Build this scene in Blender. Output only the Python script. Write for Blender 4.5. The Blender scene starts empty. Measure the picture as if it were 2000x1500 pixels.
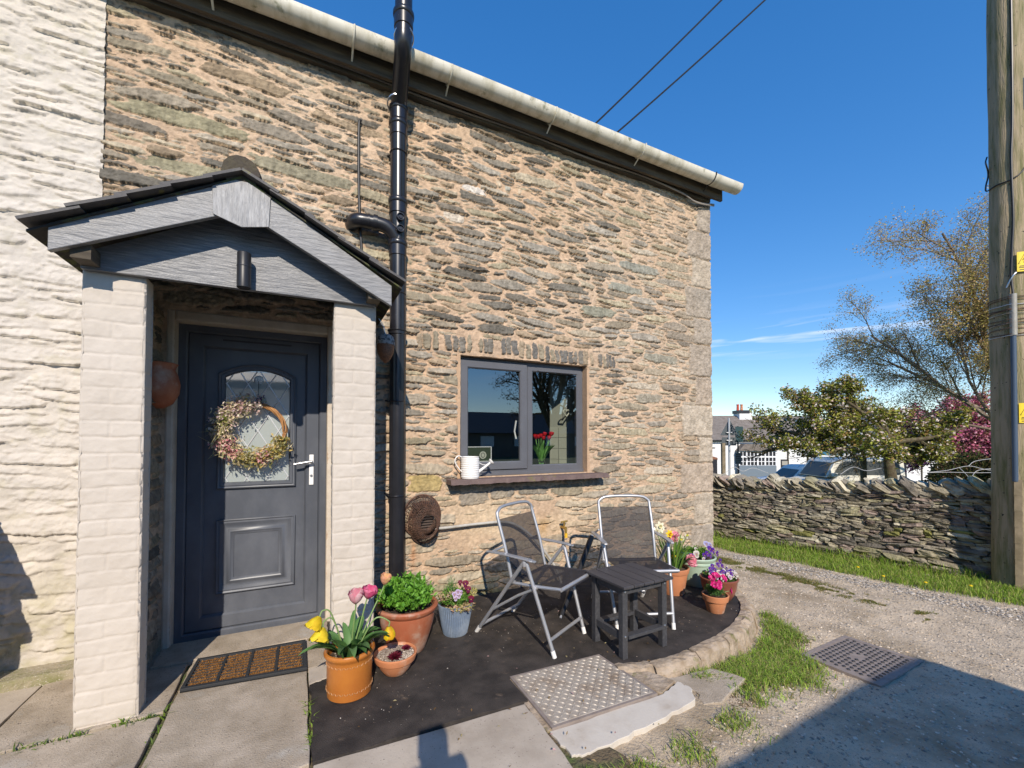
import bpy, math, random
import numpy as np
from mathutils import Vector, Matrix
R = math.radians
random.seed(7)
scene = bpy.context.scene
col = scene.collection

# ------------------------------------------------------------ camera, sky, sun, exposure
YAW = R(26.3); PITCH = R(1.26); F = 827.0; CAM = Vector((0, -3.4, 1.34))
cd = bpy.data.cameras.new('camera'); cam = bpy.data.objects.new('camera', cd); col.objects.link(cam)
cam.location = CAM; cam.rotation_euler = (R(90) + PITCH, 0, -YAW)
cd.sensor_width = 36; cd.lens = F / 2000 * 36; cd.shift_y = 0.0435; cd.clip_start = .05; cd.clip_end = 3000
scene.camera = cam
w = bpy.data.worlds.new('World'); scene.world = w; w.use_nodes = True
SUN = Vector((-.262, -1, .70)).normalized()          # towards the sun
nt = w.node_tree; bg = nt.nodes['Background']
sky = nt.nodes.new('ShaderNodeTexSky'); sky.sky_type = 'NISHITA'; sky.sun_disc = False
sky.sun_elevation = math.asin(SUN.z); sky.sun_rotation = math.atan2(SUN.x, SUN.y)
sky.altitude = 0; sky.air_density = 1.0; sky.dust_density = 0.0; sky.ozone_density = 4.0
# thin high cirrus, laid out by direction in the sky
tc = nt.nodes.new('ShaderNodeTexCoord'); mp = nt.nodes.new('ShaderNodeMapping')
mp.inputs['Scale'].default_value = (2.2, 2.2, 34)
mp.inputs['Rotation'].default_value = (R(2.0), R(-1.5), R(20))
ns = nt.nodes.new('ShaderNodeTexNoise'); ns.inputs['Scale'].default_value = 1.6; ns.inputs['Detail'].default_value = 7
ns.inputs['Distortion'].default_value = .6
rp = nt.nodes.new('ShaderNodeValToRGB'); rp.color_ramp.elements[0].position = .52; rp.color_ramp.elements[1].position = .80
sx = nt.nodes.new('ShaderNodeSeparateXYZ')
band = nt.nodes.new('ShaderNodeValToRGB')
e = band.color_ramp.elements; e[0].position = .10; e[0].color = (0, 0, 0, 1); e[1].position = .30; e[1].color = (0, 0, 0, 1)
m_ = e.new(.165); m_.color = (.16, .16, .16, 1); m_ = e.new(.205); m_.color = (.8, .8, .8, 1); m_ = e.new(.235); m_.color = (.1, .1, .1, 1)
mul = nt.nodes.new('ShaderNodeMath'); mul.operation = 'MULTIPLY'
mix = nt.nodes.new('ShaderNodeMixRGB'); mix.inputs['Color2'].default_value = (7.5, 8.0, 8.8, 1)
L = nt.links.new
L(tc.outputs['Generated'], mp.inputs['Vector']); L(mp.outputs['Vector'], ns.inputs['Vector']); L(ns.outputs['Fac'], rp.inputs['Fac'])
L(tc.outputs['Generated'], sx.inputs[0]); L(sx.outputs['Z'], band.inputs['Fac'])
L(rp.outputs['Color'], mul.inputs[0]); L(band.outputs['Color'], mul.inputs[1])
L(mul.outputs[0], mix.inputs['Fac']); L(sky.outputs['Color'], mix.inputs['Color1'])
hs = nt.nodes.new('ShaderNodeHueSaturation'); hs.inputs['Saturation'].default_value = 1.56; hs.inputs['Hue'].default_value = .510
gm0 = nt.nodes.new('ShaderNodeGamma'); gm0.inputs['Gamma'].default_value = .68
mg = nt.nodes.new('ShaderNodeVectorMath'); mg.operation = 'SCALE'; mg.inputs['Scale'].default_value = 1.18
L(mix.outputs['Color'], gm0.inputs['Color']); L(gm0.outputs['Color'], mg.inputs[0]); L(mg.outputs[0], hs.inputs['Color']); L(hs.outputs['Color'], bg.inputs['Color'])
bg.inputs['Strength'].default_value = .15
sd = bpy.data.lights.new('sun', 'SUN'); sd.energy = 3.0; sd.angle = R(.5); sd.color = (1.0, .90, .77)
so = bpy.data.objects.new('sun', sd); col.objects.link(so)
so.rotation_euler = (-SUN).to_track_quat('-Z', 'Y').to_euler()
vs_ = scene.view_settings; vs_.view_transform = 'Standard'; vs_.look = 'None'; vs_.exposure = .80; vs_.gamma = 1
scene.cycles.use_denoising = True
try: scene.cycles.denoiser = 'OPENIMAGEDENOISE'
except Exception: pass
scene.cycles.max_bounces = 6; scene.cycles.diffuse_bounces = 3; scene.cycles.glossy_bounces = 3
scene.cycles.transparent_max_bounces = 16; scene.cycles.caustics_reflective = False; scene.cycles.caustics_refractive = False
VIEW = Vector((math.sin(YAW), math.cos(YAW), 0)); RIGHT = Vector((math.cos(YAW), -math.sin(YAW), 0))
def at(px, t, z):                      # ground-plan position at depth t along the view, height z
    p = Vector((CAM.x, CAM.y, 0)) + (VIEW + RIGHT * ((px - 1000) / F)) * t
    return Vector((p.x, p.y, z))
def zy(py, t): return CAM.z + (855 - py) / F * t

# ------------------------------------------------------------ helpers: objects
def tag(o, label=None, cat=None, group=None, kind=None):
    if label: o['label'] = label
    if cat: o['category'] = cat
    if group: o['group'] = group
    if kind: o['kind'] = kind
    return o
LOCAL = set()
def thing(name, label, cat, loc=(0, 0, 0), group=None, rotz=0, local=False):
    o = bpy.data.objects.new(name, None); col.objects.link(o); o.location = loc; o.rotation_euler = (0, 0, rotz)
    o.empty_display_size = .1
    tag(o, label, cat, group)
    if local or rotz: LOCAL.add(o.name)
    return o
def origin_of(parent):
    r = parent
    while r.parent: r = r.parent
    return Vector((0, 0, 0)) if r.name in LOCAL else Vector(r.location)
def link(me, name, mt, parent, origin=None):
    o = bpy.data.objects.new(name, me); col.objects.link(o)
    if parent: o.parent = parent
    elif origin is not None: o.location = origin
    for m in (mt if isinstance(mt, (list, tuple)) else [mt]): me.materials.append(m)
    return o
def npmesh(name, V, Fc, mt, parent=None, origin=None, colors=None, smooth=False, mi=None):
    """V (n,3); Fc (m,k) int array, k = 3 or 4"""
    V = np.asarray(V, dtype=np.float32); Fc = np.asarray(Fc, dtype=np.int32)
    off = origin_of(parent) if parent else (Vector(origin) if origin is not None else Vector((0, 0, 0)))
    V = V - np.array(off, dtype=np.float32)
    me = bpy.data.meshes.new(name); k = Fc.shape[1]
    me.vertices.add(len(V)); me.vertices.foreach_set('co', V.ravel())
    me.loops.add(Fc.size); me.loops.foreach_set('vertex_index', Fc.ravel())
    me.polygons.add(len(Fc)); me.polygons.foreach_set('loop_start', np.arange(0, Fc.size, k, dtype=np.int32))
    try: me.polygons.foreach_set('loop_total', np.full(len(Fc), k, dtype=np.int32))
    except Exception: pass
    me.polygons.foreach_set('use_smooth', np.full(len(Fc), smooth))
    if mi is not None: me.polygons.foreach_set('material_index', np.asarray(mi, dtype=np.int32))
    me.update(calc_edges=True)
    if colors is not None:
        a = me.color_attributes.new('Col', 'FLOAT_COLOR', 'POINT')
        c = np.ones((len(V), 4), dtype=np.float32); c[:, :3] = colors; a.data.foreach_set('color', c.ravel())
    me.validate()
    return link(me, name, mt, parent, origin)
class MB:
    def __init__(s): s.v = []; s.f = []; s.mi = []
    def add(s, vs, fs, m=0):
        n = len(s.v); s.v += [tuple(p) for p in vs]; s.f += [tuple(i + n for i in f) for f in fs]; s.mi += [m] * len(fs); return s
    def box(s, x0, x1, y0, y1, z0, z1, M=None, m=0):
        vs = [Vector(p) for p in ((x0,y0,z0),(x1,y0,z0),(x1,y1,z0),(x0,y1,z0),(x0,y0,z1),(x1,y0,z1),(x1,y1,z1),(x0,y1,z1))]
        if M is not None: vs = [M @ p for p in vs]
        return s.add(vs, [(0,3,2,1),(4,5,6,7),(0,1,5,4),(1,2,6,5),(2,3,7,6),(3,0,4,7)], m)
    def prism(s, poly, y0, y1, m=0):       # poly in x,z ; extruded along y
        n = len(poly); vs = [(p[0], y0, p[1]) for p in poly] + [(p[0], y1, p[1]) for p in poly]
        return s.add(vs, [tuple(range(n)), tuple(range(2*n-1, n-1, -1))] + [(i, n+i, n+(i+1) % n, (i+1) % n) for i in range(n)], m)
    def slab(s, poly, z0, z1, m=0):        # poly in x,y ; z0<z1
        n = len(poly); vs = [(p[0], p[1], z0) for p in poly] + [(p[0], p[1], z1) for p in poly]
        return s.add(vs, [tuple(range(n-1, -1, -1)), tuple(range(n, 2*n))] + [(i, (i+1) % n, n+(i+1) % n, n+i) for i in range(n)], m)
    def tube(s, pts, r, n=8, m=0, closed=False, cap=True):
        pts = [Vector(p) for p in pts]; k = len(pts)
        rs = list(r) if isinstance(r, (list, tuple)) else [r] * k
        vs = []; prev = None
        for i, p in enumerate(pts):
            if closed: d = pts[(i+1) % k] - pts[i-1]
            else: d = pts[min(i+1, k-1)] - pts[max(i-1, 0)]
            if d.length < 1e-9: d = Vector((0, 0, 1))
            d.normalize()
            if prev is None:
                u = d.cross(Vector((0, 0, 1)));
                if u.length < .05: u = d.cross(Vector((1, 0, 0)))
            else: u = prev - d * prev.dot(d)
            u.normalize(); prev = u; v = d.cross(u)
            for j in range(n):
                a = 2*math.pi*j/n; vs.append(p + (u*math.cos(a) + v*math.sin(a)) * rs[i])
        fs = []
        for i in range(k if closed else k-1):
            for j in range(n):
                a = i*n+j; b = i*n+(j+1) % n; c = ((i+1) % k)*n+(j+1) % n; d = ((i+1) % k)*n+j
                fs.append((a, b, c, d))
        if cap and not closed: fs += [tuple(range(n-1, -1, -1)), tuple(range((k-1)*n, k*n))]
        return s.add(vs, fs, m)
    def lathe(s, prof, c=(0,0,0), n=32, m=0, rib=0, ribn=40, sx=1, sy=1):
        c = Vector(c); vs = []; k = len(prof)
        for (r, z) in prof:
            for j in range(n):
                a = 2*math.pi*j/n; rr = r*(1 + rib*math.cos(a*ribn)) if rib and .002 < r else r
                vs.append((c.x + rr*math.cos(a)*sx, c.y + rr*math.sin(a)*sy, c.z + z))
        fs = [(i*n+j, i*n+(j+1) % n, (i+1)*n+(j+1) % n, (i+1)*n+j) for i in range(k-1) for j in range(n)]
        return s.add(vs, fs, m)
    def build(s, name, mt, parent=None, origin=None, smooth=False, bevel=0, seg=2):
        off = origin_of(parent) if parent else (Vector(origin) if origin is not None else Vector((0, 0, 0)))
        me = bpy.data.meshes.new(name); me.from_pydata([tuple(Vector(p) - off) for p in s.v], [], s.f); me.update()
        me.polygons.foreach_set('material_index', s.mi)
        o = link(me, name, mt, parent, origin)
        if smooth:
            me.polygons.foreach_set('use_smooth', [True]*len(s.f))
            me.set_sharp_from_angle(angle=R(42))
        if bevel:
            b = o.modifiers.new('Bevel', 'BEVEL'); b.width = bevel; b.segments = seg; b.limit_method = 'ANGLE'; b.angle_limit = R(40)
        return o
def offset_poly(poly, d):                  # inward offset of a CCW polygon (x,z)
    n = len(poly); out = []
    for i in range(n):
        p0 = Vector(poly[i-1]); p1 = Vector(poly[i]); p2 = Vector(poly[(i+1) % n])
        a = (p1-p0).normalized(); b = (p2-p1).normalized()
        na = Vector((-a.y, a.x)); nb = Vector((-b.y, b.x)); m = (na+nb)
        m = m.normalized() if m.length > 1e-6 else na
        q = p1 + m * (d / max(.3, m.dot(na))); out.append((q.x, q.y))
    return out
def moulding(mb, poly, prof, fill=False, m=0):   # prof: list of (inset, y)
    n = len(poly); base = len(mb.v); vs = []; fs = []
    for (d, y) in prof:
        vs += [(p[0], y, p[1]) for p in offset_poly(poly, d)]
    for i in range(len(prof)-1):
        for j in range(n):
            fs.append((i*n+j, i*n+(j+1) % n, (i+1)*n+(j+1) % n, (i+1)*n+j))
    if fill: fs.append(tuple(range((len(prof)-1)*n, len(prof)*n)))
    mb.add(vs, fs, m)
def rect(x0, x1, z0, z1): return [(x0, z0), (x1, z0), (x1, z1), (x0, z1)]
def bez(pts, n=20):                        # Catmull-Rom through points
    P = [Vector(p) for p in pts]; P = [P[0]*2-P[1]] + P + [P[-1]*2-P[-2]]; out = []
    for i in range(1, len(P)-2):
        for k in range(n):
            t = k/n; a, b, c, d = P[i-1], P[i], P[i+1], P[i+2]
            out.append(.5*((2*b) + (c-a)*t + (2*a-5*b+4*c-d)*t*t + (3*b-a-3*c+d)*t**3))
    out.append(P[-2]); return out

# ------------------------------------------------------------ helpers: materials
def pm(name, base, rough=.6, col2=None, vscale=8, contrast=(.35, .65), metal=0, spec=.5, bump=0, bscale=80, bdist=.004,
       stretch=None, col3=None, scale3=3, thr3=(.6, .7), attr=False, coat=0, speck=None):
    m = bpy.data.materials.new(name); m.use_nodes = True; n = m.node_tree.nodes; l = m.node_tree.links.new
    p = n['Principled BSDF']; p.inputs['Roughness'].default_value = rough; p.inputs['Metallic'].default_value = metal
    p.inputs['Specular IOR Level'].default_value = spec
    if coat: p.inputs['Coat Weight'].default_value = coat
    t = n.new('ShaderNodeTexCoord'); vec = t.outputs['Object']
    if stretch:
        mp = n.new('ShaderNodeMapping'); mp.inputs['Scale'].default_value = stretch; l(vec, mp.inputs['Vector']); sv = mp.outputs['Vector']
    else: sv = vec
    if attr:
        a = n.new('ShaderNodeAttribute'); a.attribute_name = 'Col'; c = a.outputs['Color']
    else:
        rgb = n.new('ShaderNodeRGB'); rgb.outputs[0].default_value = (*base, 1); c = rgb.outputs[0]
    def layer(c, colr, scale, lo, hi, v, fac=1.0, detail=8):
        ns = n.new('ShaderNodeTexNoise'); ns.inputs['Scale'].default_value = scale; ns.inputs['Detail'].default_value = detail
        ns.inputs['Roughness'].default_value = .62; l(v, ns.inputs['Vector'])
        rm = n.new('ShaderNodeMapRange'); rm.inputs['From Min'].default_value = lo; rm.inputs['From Max'].default_value = hi
        rm.inputs['To Max'].default_value = fac; l(ns.outputs['Fac'], rm.inputs['Value'])
        mx = n.new('ShaderNodeMixRGB'); l(rm.outputs[0], mx.inputs['Fac']); l(c, mx.inputs['Color1'])
        mx.inputs['Color2'].default_value = (*colr, 1); return mx.outputs[0]
    if attr and col2 is not None:          # multiply variation over an attribute colour
        ns = n.new('ShaderNodeTexNoise'); ns.inputs['Scale'].default_value = vscale; ns.inputs['Detail'].default_value = 9
        l(sv, ns.inputs['Vector']); rm = n.new('ShaderNodeMapRange'); rm.inputs['From Min'].default_value = contrast[0]
        rm.inputs['From Max'].default_value = contrast[1]; rm.inputs['To Min'].default_value = col2[0]; rm.inputs['To Max'].default_value = col2[1]
        l(ns.outputs['Fac'], rm.inputs['Value']); mx = n.new('ShaderNodeVectorMath'); mx.operation = 'SCALE'
        l(c, mx.inputs[0]); l(rm.outputs[0], mx.inputs['Scale']); c = mx.outputs[0]
    elif col2 is not None: c = layer(c, col2, vscale, *contrast, sv)
    if col3 is not None: c = layer(c, col3, scale3, *thr3, vec)
    if speck is not None: c = layer(c, speck[0], speck[1], speck[2], speck[2]+.03, vec, 1, 2)
    l(c, p.inputs['Base Color'])
    if bump:
        nb = n.new('ShaderNodeTexNoise'); nb.inputs['Scale'].default_value = bscale; nb.inputs['Detail'].default_value = 8
        nb.inputs['Roughness'].default_value = .6
        l(sv, nb.inputs['Vector']); b = n.new('ShaderNodeBump'); b.inputs['Strength'].default_value = bump
        b.inputs['Distance'].default_value = bdist; l(nb.outputs['Fac'], b.inputs['Height']); l(b.outputs['Normal'], p.inputs['Normal'])
    return m
def leafmat(name, rough=.5, trans=.35, spec=.35):
    m = bpy.data.materials.new(name); m.use_nodes = True; n = m.node_tree.nodes; l = m.node_tree.links.new
    p = n['Principled BSDF']; a = n.new('ShaderNodeAttribute'); a.attribute_name = 'Col'
    l(a.outputs['Color'], p.inputs['Base Color']); p.inputs['Roughness'].default_value = rough; p.inputs['Specular IOR Level'].default_value = spec
    t = n.new('ShaderNodeBsdfTranslucent'); l(a.outputs['Color'], t.inputs['Color'])
    mx = n.new('ShaderNodeMixShader'); mx.inputs[0].default_value = trans; l(p.outputs[0], mx.inputs[1]); l(t.outputs[0], mx.inputs[2])
    l(mx.outputs[0], n['Material Output'].inputs['Surface']); return m
def glassmat(name, fac=.25, tint=(1, 1, 1), rough=0.0, refl=(1, 1, 1)):
    m = bpy.data.materials.new(name); m.use_nodes = True; n = m.node_tree.nodes; l = m.node_tree.links.new
    n.remove(n['Principled BSDF']); t = n.new('ShaderNodeBsdfTransparent'); t.inputs[0].default_value = (*tint, 1)
    g = n.new('ShaderNodeBsdfGlossy'); g.inputs['Roughness'].default_value = rough; g.inputs[0].default_value = (*refl, 1)
    mx = n.new('ShaderNodeMixShader'); fr = n.new('ShaderNodeFresnel'); fr.inputs['IOR'].default_value = 1.5
    ad = n.new('ShaderNodeMath'); ad.operation = 'ADD'; ad.inputs[1].default_value = fac; ad.use_clamp = True
    l(fr.outputs[0], ad.inputs[0]); l(ad.outputs[0], mx.inputs[0]); l(t.outputs[0], mx.inputs[1]); l(g.outputs[0], mx.inputs[2])
    l(mx.outputs[0], n['Material Output'].inputs['Surface']); return m
def meshfabric(name, base, alpha):
    m = bpy.data.materials.new(name); m.use_nodes = True; n = m.node_tree.nodes; l = m.node_tree.links.new
    p = n['Principled BSDF']; p.inputs['Base Color'].default_value = (*base, 1); p.inputs['Roughness'].default_value = .7
    t = n.new('ShaderNodeBsdfTransparent'); mx = n.new('ShaderNodeMixShader'); mx.inputs[0].default_value = alpha
    l(p.outputs[0], mx.inputs[1]); l(t.outputs[0], mx.inputs[2]); l(mx.outputs[0], n['Material Output'].inputs['Surface']); return m

M = {}
M['stonewall'] = pm('stone_and_mortar', (0,0,0), .92, (.75, 1.2), 26, (.3, .72), bump=.8, bscale=120, bdist=.006, attr=True, spec=.2)
M['whitestone'] = pm('white_masonry_paint', (0,0,0), .8, (.86, 1.04), 9, (.3, .7), bump=.6, bscale=70, bdist=.006, attr=True, spec=.3)
M['cream'] = pm('cream_masonry_paint', (.565, .505, .435), .75, (.50, .44, .37), 5, (.4, .75), bump=.35, bscale=45, bdist=.005, spec=.3)
M['render'] = pm('cream_reveal', (.60, .52, .42), .85, (.48, .40, .31), 7, (.4, .7), bump=.5, bscale=60, bdist=.005)
M['mortar'] = pm('mortar', (.56, .38, .24), .95, (.42, .29, .19), 16, (.3, .7), bump=.7, bscale=90, bdist=.006, spec=.15)
M['grey'] = pm('grey_frame', (.102, .104, .116), .5, (.12, .125, .14), 3, (.45, .7), spec=.45)
M['woodgrey'] = pm('grey_painted_wood', (.18, .18, .185), .45, (.27, .27, .275), 48, (.44, .72), stretch=(.3, 1, 1.8), bump=1.0, bscale=34, bdist=.006, spec=.6)
M['woodgrey2'] = pm('grey_painted_board', (.14, .142, .148), .42, (.24, .24, .245), 46, (.46, .70), stretch=(.25, 1, 2.2), bump=1.0, bscale=30, bdist=.006, spec=.6)
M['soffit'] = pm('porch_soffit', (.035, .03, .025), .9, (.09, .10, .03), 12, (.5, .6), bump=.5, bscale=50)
M['slate'] = pm('roof_slate', (.055, .052, .055), .62, (.11, .10, .09), 6, (.4, .7), bump=.6, bscale=60, col3=(.13, .12, .05), scale3=14, thr3=(.6, .66))
M['blackpipe'] = pm('black_plastic', (.012, .012, .015), .3, (.02, .02, .025), 8, (.4, .7), spec=.55, speck=((.5, .5, .5), 70, .76))
M['gutter'] = pm('dirty_white_gutter', (.72, .68, .57), .55, (.46, .42, .30), 5, (.45, .7), stretch=(2.5, 1, 1), col3=(.12, .13, .05), scale3=9, thr3=(.60, .72), bump=.15, bscale=40)
M['fascia'] = pm('dark_fascia', (.06, .047, .034), .85, (.13, .105, .07), 12, (.4, .7), stretch=(.3, 1, 3), bump=.4, bscale=40)
M['terracotta'] = pm('terracotta', (.56, .22, .095), .8, (.48, .19, .09), 9, (.4, .7), bump=.2, bscale=80, col3=(.62, .44, .33), scale3=7, thr3=(.54, .72))
M['glazed'] = pm('glazed_terracotta', (.46, .165, .03), .3, (.38, .12, .025), 5, (.4, .7), bump=.12, bscale=30, spec=.6)
M['oldterra'] = pm('weathered_terracotta', (.34, .10, .045), .55, (.42, .20, .12), 5, (.42, .68), bump=.25, bscale=50, col3=(.50, .40, .32), scale3=6, thr3=(.53, .72))
M['brownpot'] = pm('brown_glazed_pot', (.22, .07, .045), .35, (.28, .10, .06), 5, (.4, .7), spec=.5)
M['greenpot'] = pm('pale_green_pot', (.36, .47, .36), .45, (.42, .52, .40), 3, (.4, .7), spec=.4)
M['bluepot'] = pm('blue_grey_pot', (.16, .21, .29), .5, (.30, .35, .42), 6, (.45, .7), spec=.4)
M['soil'] = pm('compost', (.035, .022, .015), .95, (.09, .06, .04), 40, (.45, .6), bump=1, bscale=120, bdist=.01)
M['grit'] = pm('horticultural_grit', (.50, .43, .35), .9, (.20, .15, .12), 130, (.45, .55), bump=1, bscale=150, bdist=.01)
M['leaf'] = leafmat('leaf'); M['petal'] = leafmat('petal', .55, .3, .25); M['treeleaf'] = leafmat('tree_leaf', .6, .3, .2)
M['grass'] = leafmat('grass_blade', .6, .35, .2)
M['bark'] = pm('bark', (.085, .062, .035), .95, (.16, .14, .07), 8, (.45, .65), bump=.8, bscale=22, bdist=.02)
M['birchbark'] = pm('birch_bark', (.17, .13, .095), .9, (.42, .36, .28), 5, (.52, .64))
M['silver'] = pm('silver_tube', (.42, .43, .45), .38, (.5, .5, .52), 10, (.4, .7), metal=.55, spec=.5)
M['blacktube'] = pm('black_tube', (.02, .02, .022), .4, spec=.4)
M['fabric'] = meshfabric('textilene', (.022, .019, .022), .20)
M['seatfabric'] = meshfabric('textilene_seat', (.022, .019, .022), .10)
M['tableplastic'] = pm('dark_grey_plastic_wood', (.062, .058, .062), .5, (.045, .042, .046), 14, (.4, .7), stretch=(1, .12, 1), bump=.2, bscale=60, spec=.4)
M['tableleg'] = pm('dark_grey_plastic', (.05, .05, .055), .5, (.075, .075, .08), 60, (.5, .65), bump=.15, bscale=120)
M['steel'] = pm('steel', (.6, .6, .6), .3, metal=.9)
M['brass'] = pm('brass', (.45, .30, .08), .45, metal=.8)
M['yellowplastic'] = pm('yellow_plastic', (.75, .45, .03), .5)
M['whiteenamel'] = pm('white_enamel', (.80, .78, .75), .4, (.7, .68, .65), 8, (.5, .8))
M['rust'] = pm('rusty_wire', (.085, .05, .035), .7, (.17, .09, .06), 30, (.4, .6), metal=.3)
M['coir'] = pm('coir', (.42, .20, .05), .95, (.30, .13, .03), 80, (.4, .6), bump=1, bscale=200, bdist=.01)
M['rubber'] = pm('rubber', (.025, .027, .03), .7, bump=.3, bscale=120)
M['sill'] = pm('sill_slate', (.125, .085, .08), .8, (.18, .125, .11), 9, (.4, .7), bump=.5, bscale=40, col3=(.16, .14, .05), scale3=11, thr3=(.60, .68))
M['tarmac'] = pm('painted_tarmac', (.030, .026, .024), .75, (.075, .063, .055), 6, (.40, .70), bump=1.0, col3=(.17, .125, .09), scale3=9, thr3=(.62, .74), bscale=160, bdist=.006, speck=((.34, .26, .20), 46, .745), spec=.3)
M['concrete'] = pm('concrete', (.46, .385, .30), .9, (.29, .235, .17), 5, (.38, .66), bump=.8, col3=(.52, .48, .42), scale3=2.5, thr3=(.56, .70), bscale=130, bdist=.006, speck=((.13, .10, .08), 90, .66))
M['concrete2'] = pm('smooth_concrete', (.48, .415, .34), .85, (.35, .295, .235), 4, (.4, .68), col3=(.27, .22, .16), scale3=1.8, thr3=(.58, .72), bump=.4, bscale=110, bdist=.004, speck=((.22, .18, .15), 90, .68))
M['cement'] = pm('pale_cement', (.58, .53, .46), .85, (.48, .42, .35), 5, (.45, .7), bump=.3, bscale=60, col3=(.36, .29, .21), scale3=5, thr3=(.62, .74))
M['kerbstone'] = pm('kerb_stone', (.44, .35, .26), .9, (.27, .20, .13), 11, (.4, .66), bump=1, bscale=30, bdist=.014, col3=(.16, .15, .045), scale3=9, thr3=(.6, .7))
M['plate'] = pm('chequer_plate', (.44, .39, .33), .55, (.28, .21, .15), 7, (.48, .70), metal=.25, bump=.4, bscale=60, spec=.4)
M['castiron'] = pm('cast_iron', (.30, .25, .22), .75, (.22, .18, .155), 14, (.45, .7), metal=.2, bump=.5, bscale=50)
M['gravel'] = pm('gravel', (.62, .50, .36), .95, (.46, .365, .255), 4, (.35, .65), bump=.7, bscale=55, bdist=.02, col3=(.28, .21, .13), scale3=1.3, thr3=(.52, .66), speck=((.30, .27, .23), 170, .60))
M['earth'] = pm('earth', (.16, .12, .07), .95, (.10, .13, .04), 6, (.45, .6), bump=1, bscale=40, bdist=.03)
M['field'] = pm('field', (.07, .11, .03), .95, (.10, .10, .05), .5, (.4, .6))
M['asphalt'] = pm('road', (.06, .06, .062), .9, (.08, .08, .08), 3, (.4, .6))
M['pebble'] = pm('pebble', (0,0,0), .9, (.7, 1.2), 60, attr=True)
M['drystone'] = pm('dry_stone', (0,0,0), .95, (.6, 1.3), 12, (.3, .7), bump=1, bscale=32, bdist=.02, attr=True, spec=.15)
M['pole'] = pm('weathered_pole', (.36, .285, .18), .9, (.16, .15, .06), 5, (.42, .66), stretch=(5, 5, .5), bump=1, bscale=22, bdist=.012, speck=((.03, .025, .02), 26, .69))
M['plaster'] = pm('white_render', (.80, .79, .77), .9, (.72, .71, .69), 1, (.4, .7))
M['farroof'] = pm('far_slate_roof', (.145, .12, .10), .9, (.22, .19, .165), 3, (.35, .65), stretch=(1, 1, 2), bump=.5, bscale=6, bdist=.05)
M['dark'] = pm('dark', (.02, .02, .025), .4)
M['white'] = pm('white_paint', (.8, .8, .8), .5)
M['red'] = pm('red_pot', (.5, .08, .04), .7)
M['wood'] = pm('old_timber', (.25, .20, .13), .9, (.15, .12, .07), 8)
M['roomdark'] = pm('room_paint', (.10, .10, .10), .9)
M['sage'] = pm('sage_paint', (.40, .41, .34), .8)
M['tile'] = pm('cream_tile', (.50, .51, .42), .3)
# ------------------------------------------------------------ rubble masonry as relief
def vnoise(X, Z, s, seed):
    rs = np.random.RandomState(seed); lat = rs.rand(256, 256)
    a = X/s; b = Z/s; ia = np.floor(a).astype(int); ib = np.floor(b).astype(int); fa = a-ia; fb = b-ib
    fa = fa*fa*(3-2*fa); fb = fb*fb*(3-2*fb)
    g = lambda i, j: lat[i % 256, j % 256]
    return (g(ia, ib)*(1-fa)+g(ia+1, ib)*fa)*(1-fb) + (g(ia, ib+1)*(1-fa)+g(ia+1, ib+1)*fa)*fb
def fbm(X, Z, s, seed, o=4):
    r = 0; a = 1; t = 0
    for k in range(o): r = r + a*vnoise(X, Z, s/2**k, seed+k*11); t += a; a *= .55
    return r/t
PAL = [(.31,.26,.19), (.27,.23,.175), (.34,.29,.21), (.22,.19,.15), (.36,.31,.24), (.30,.23,.155), (.15,.135,.11), (.28,.25,.205), (.33,.285,.195), (.26,.23,.185)]
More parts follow.
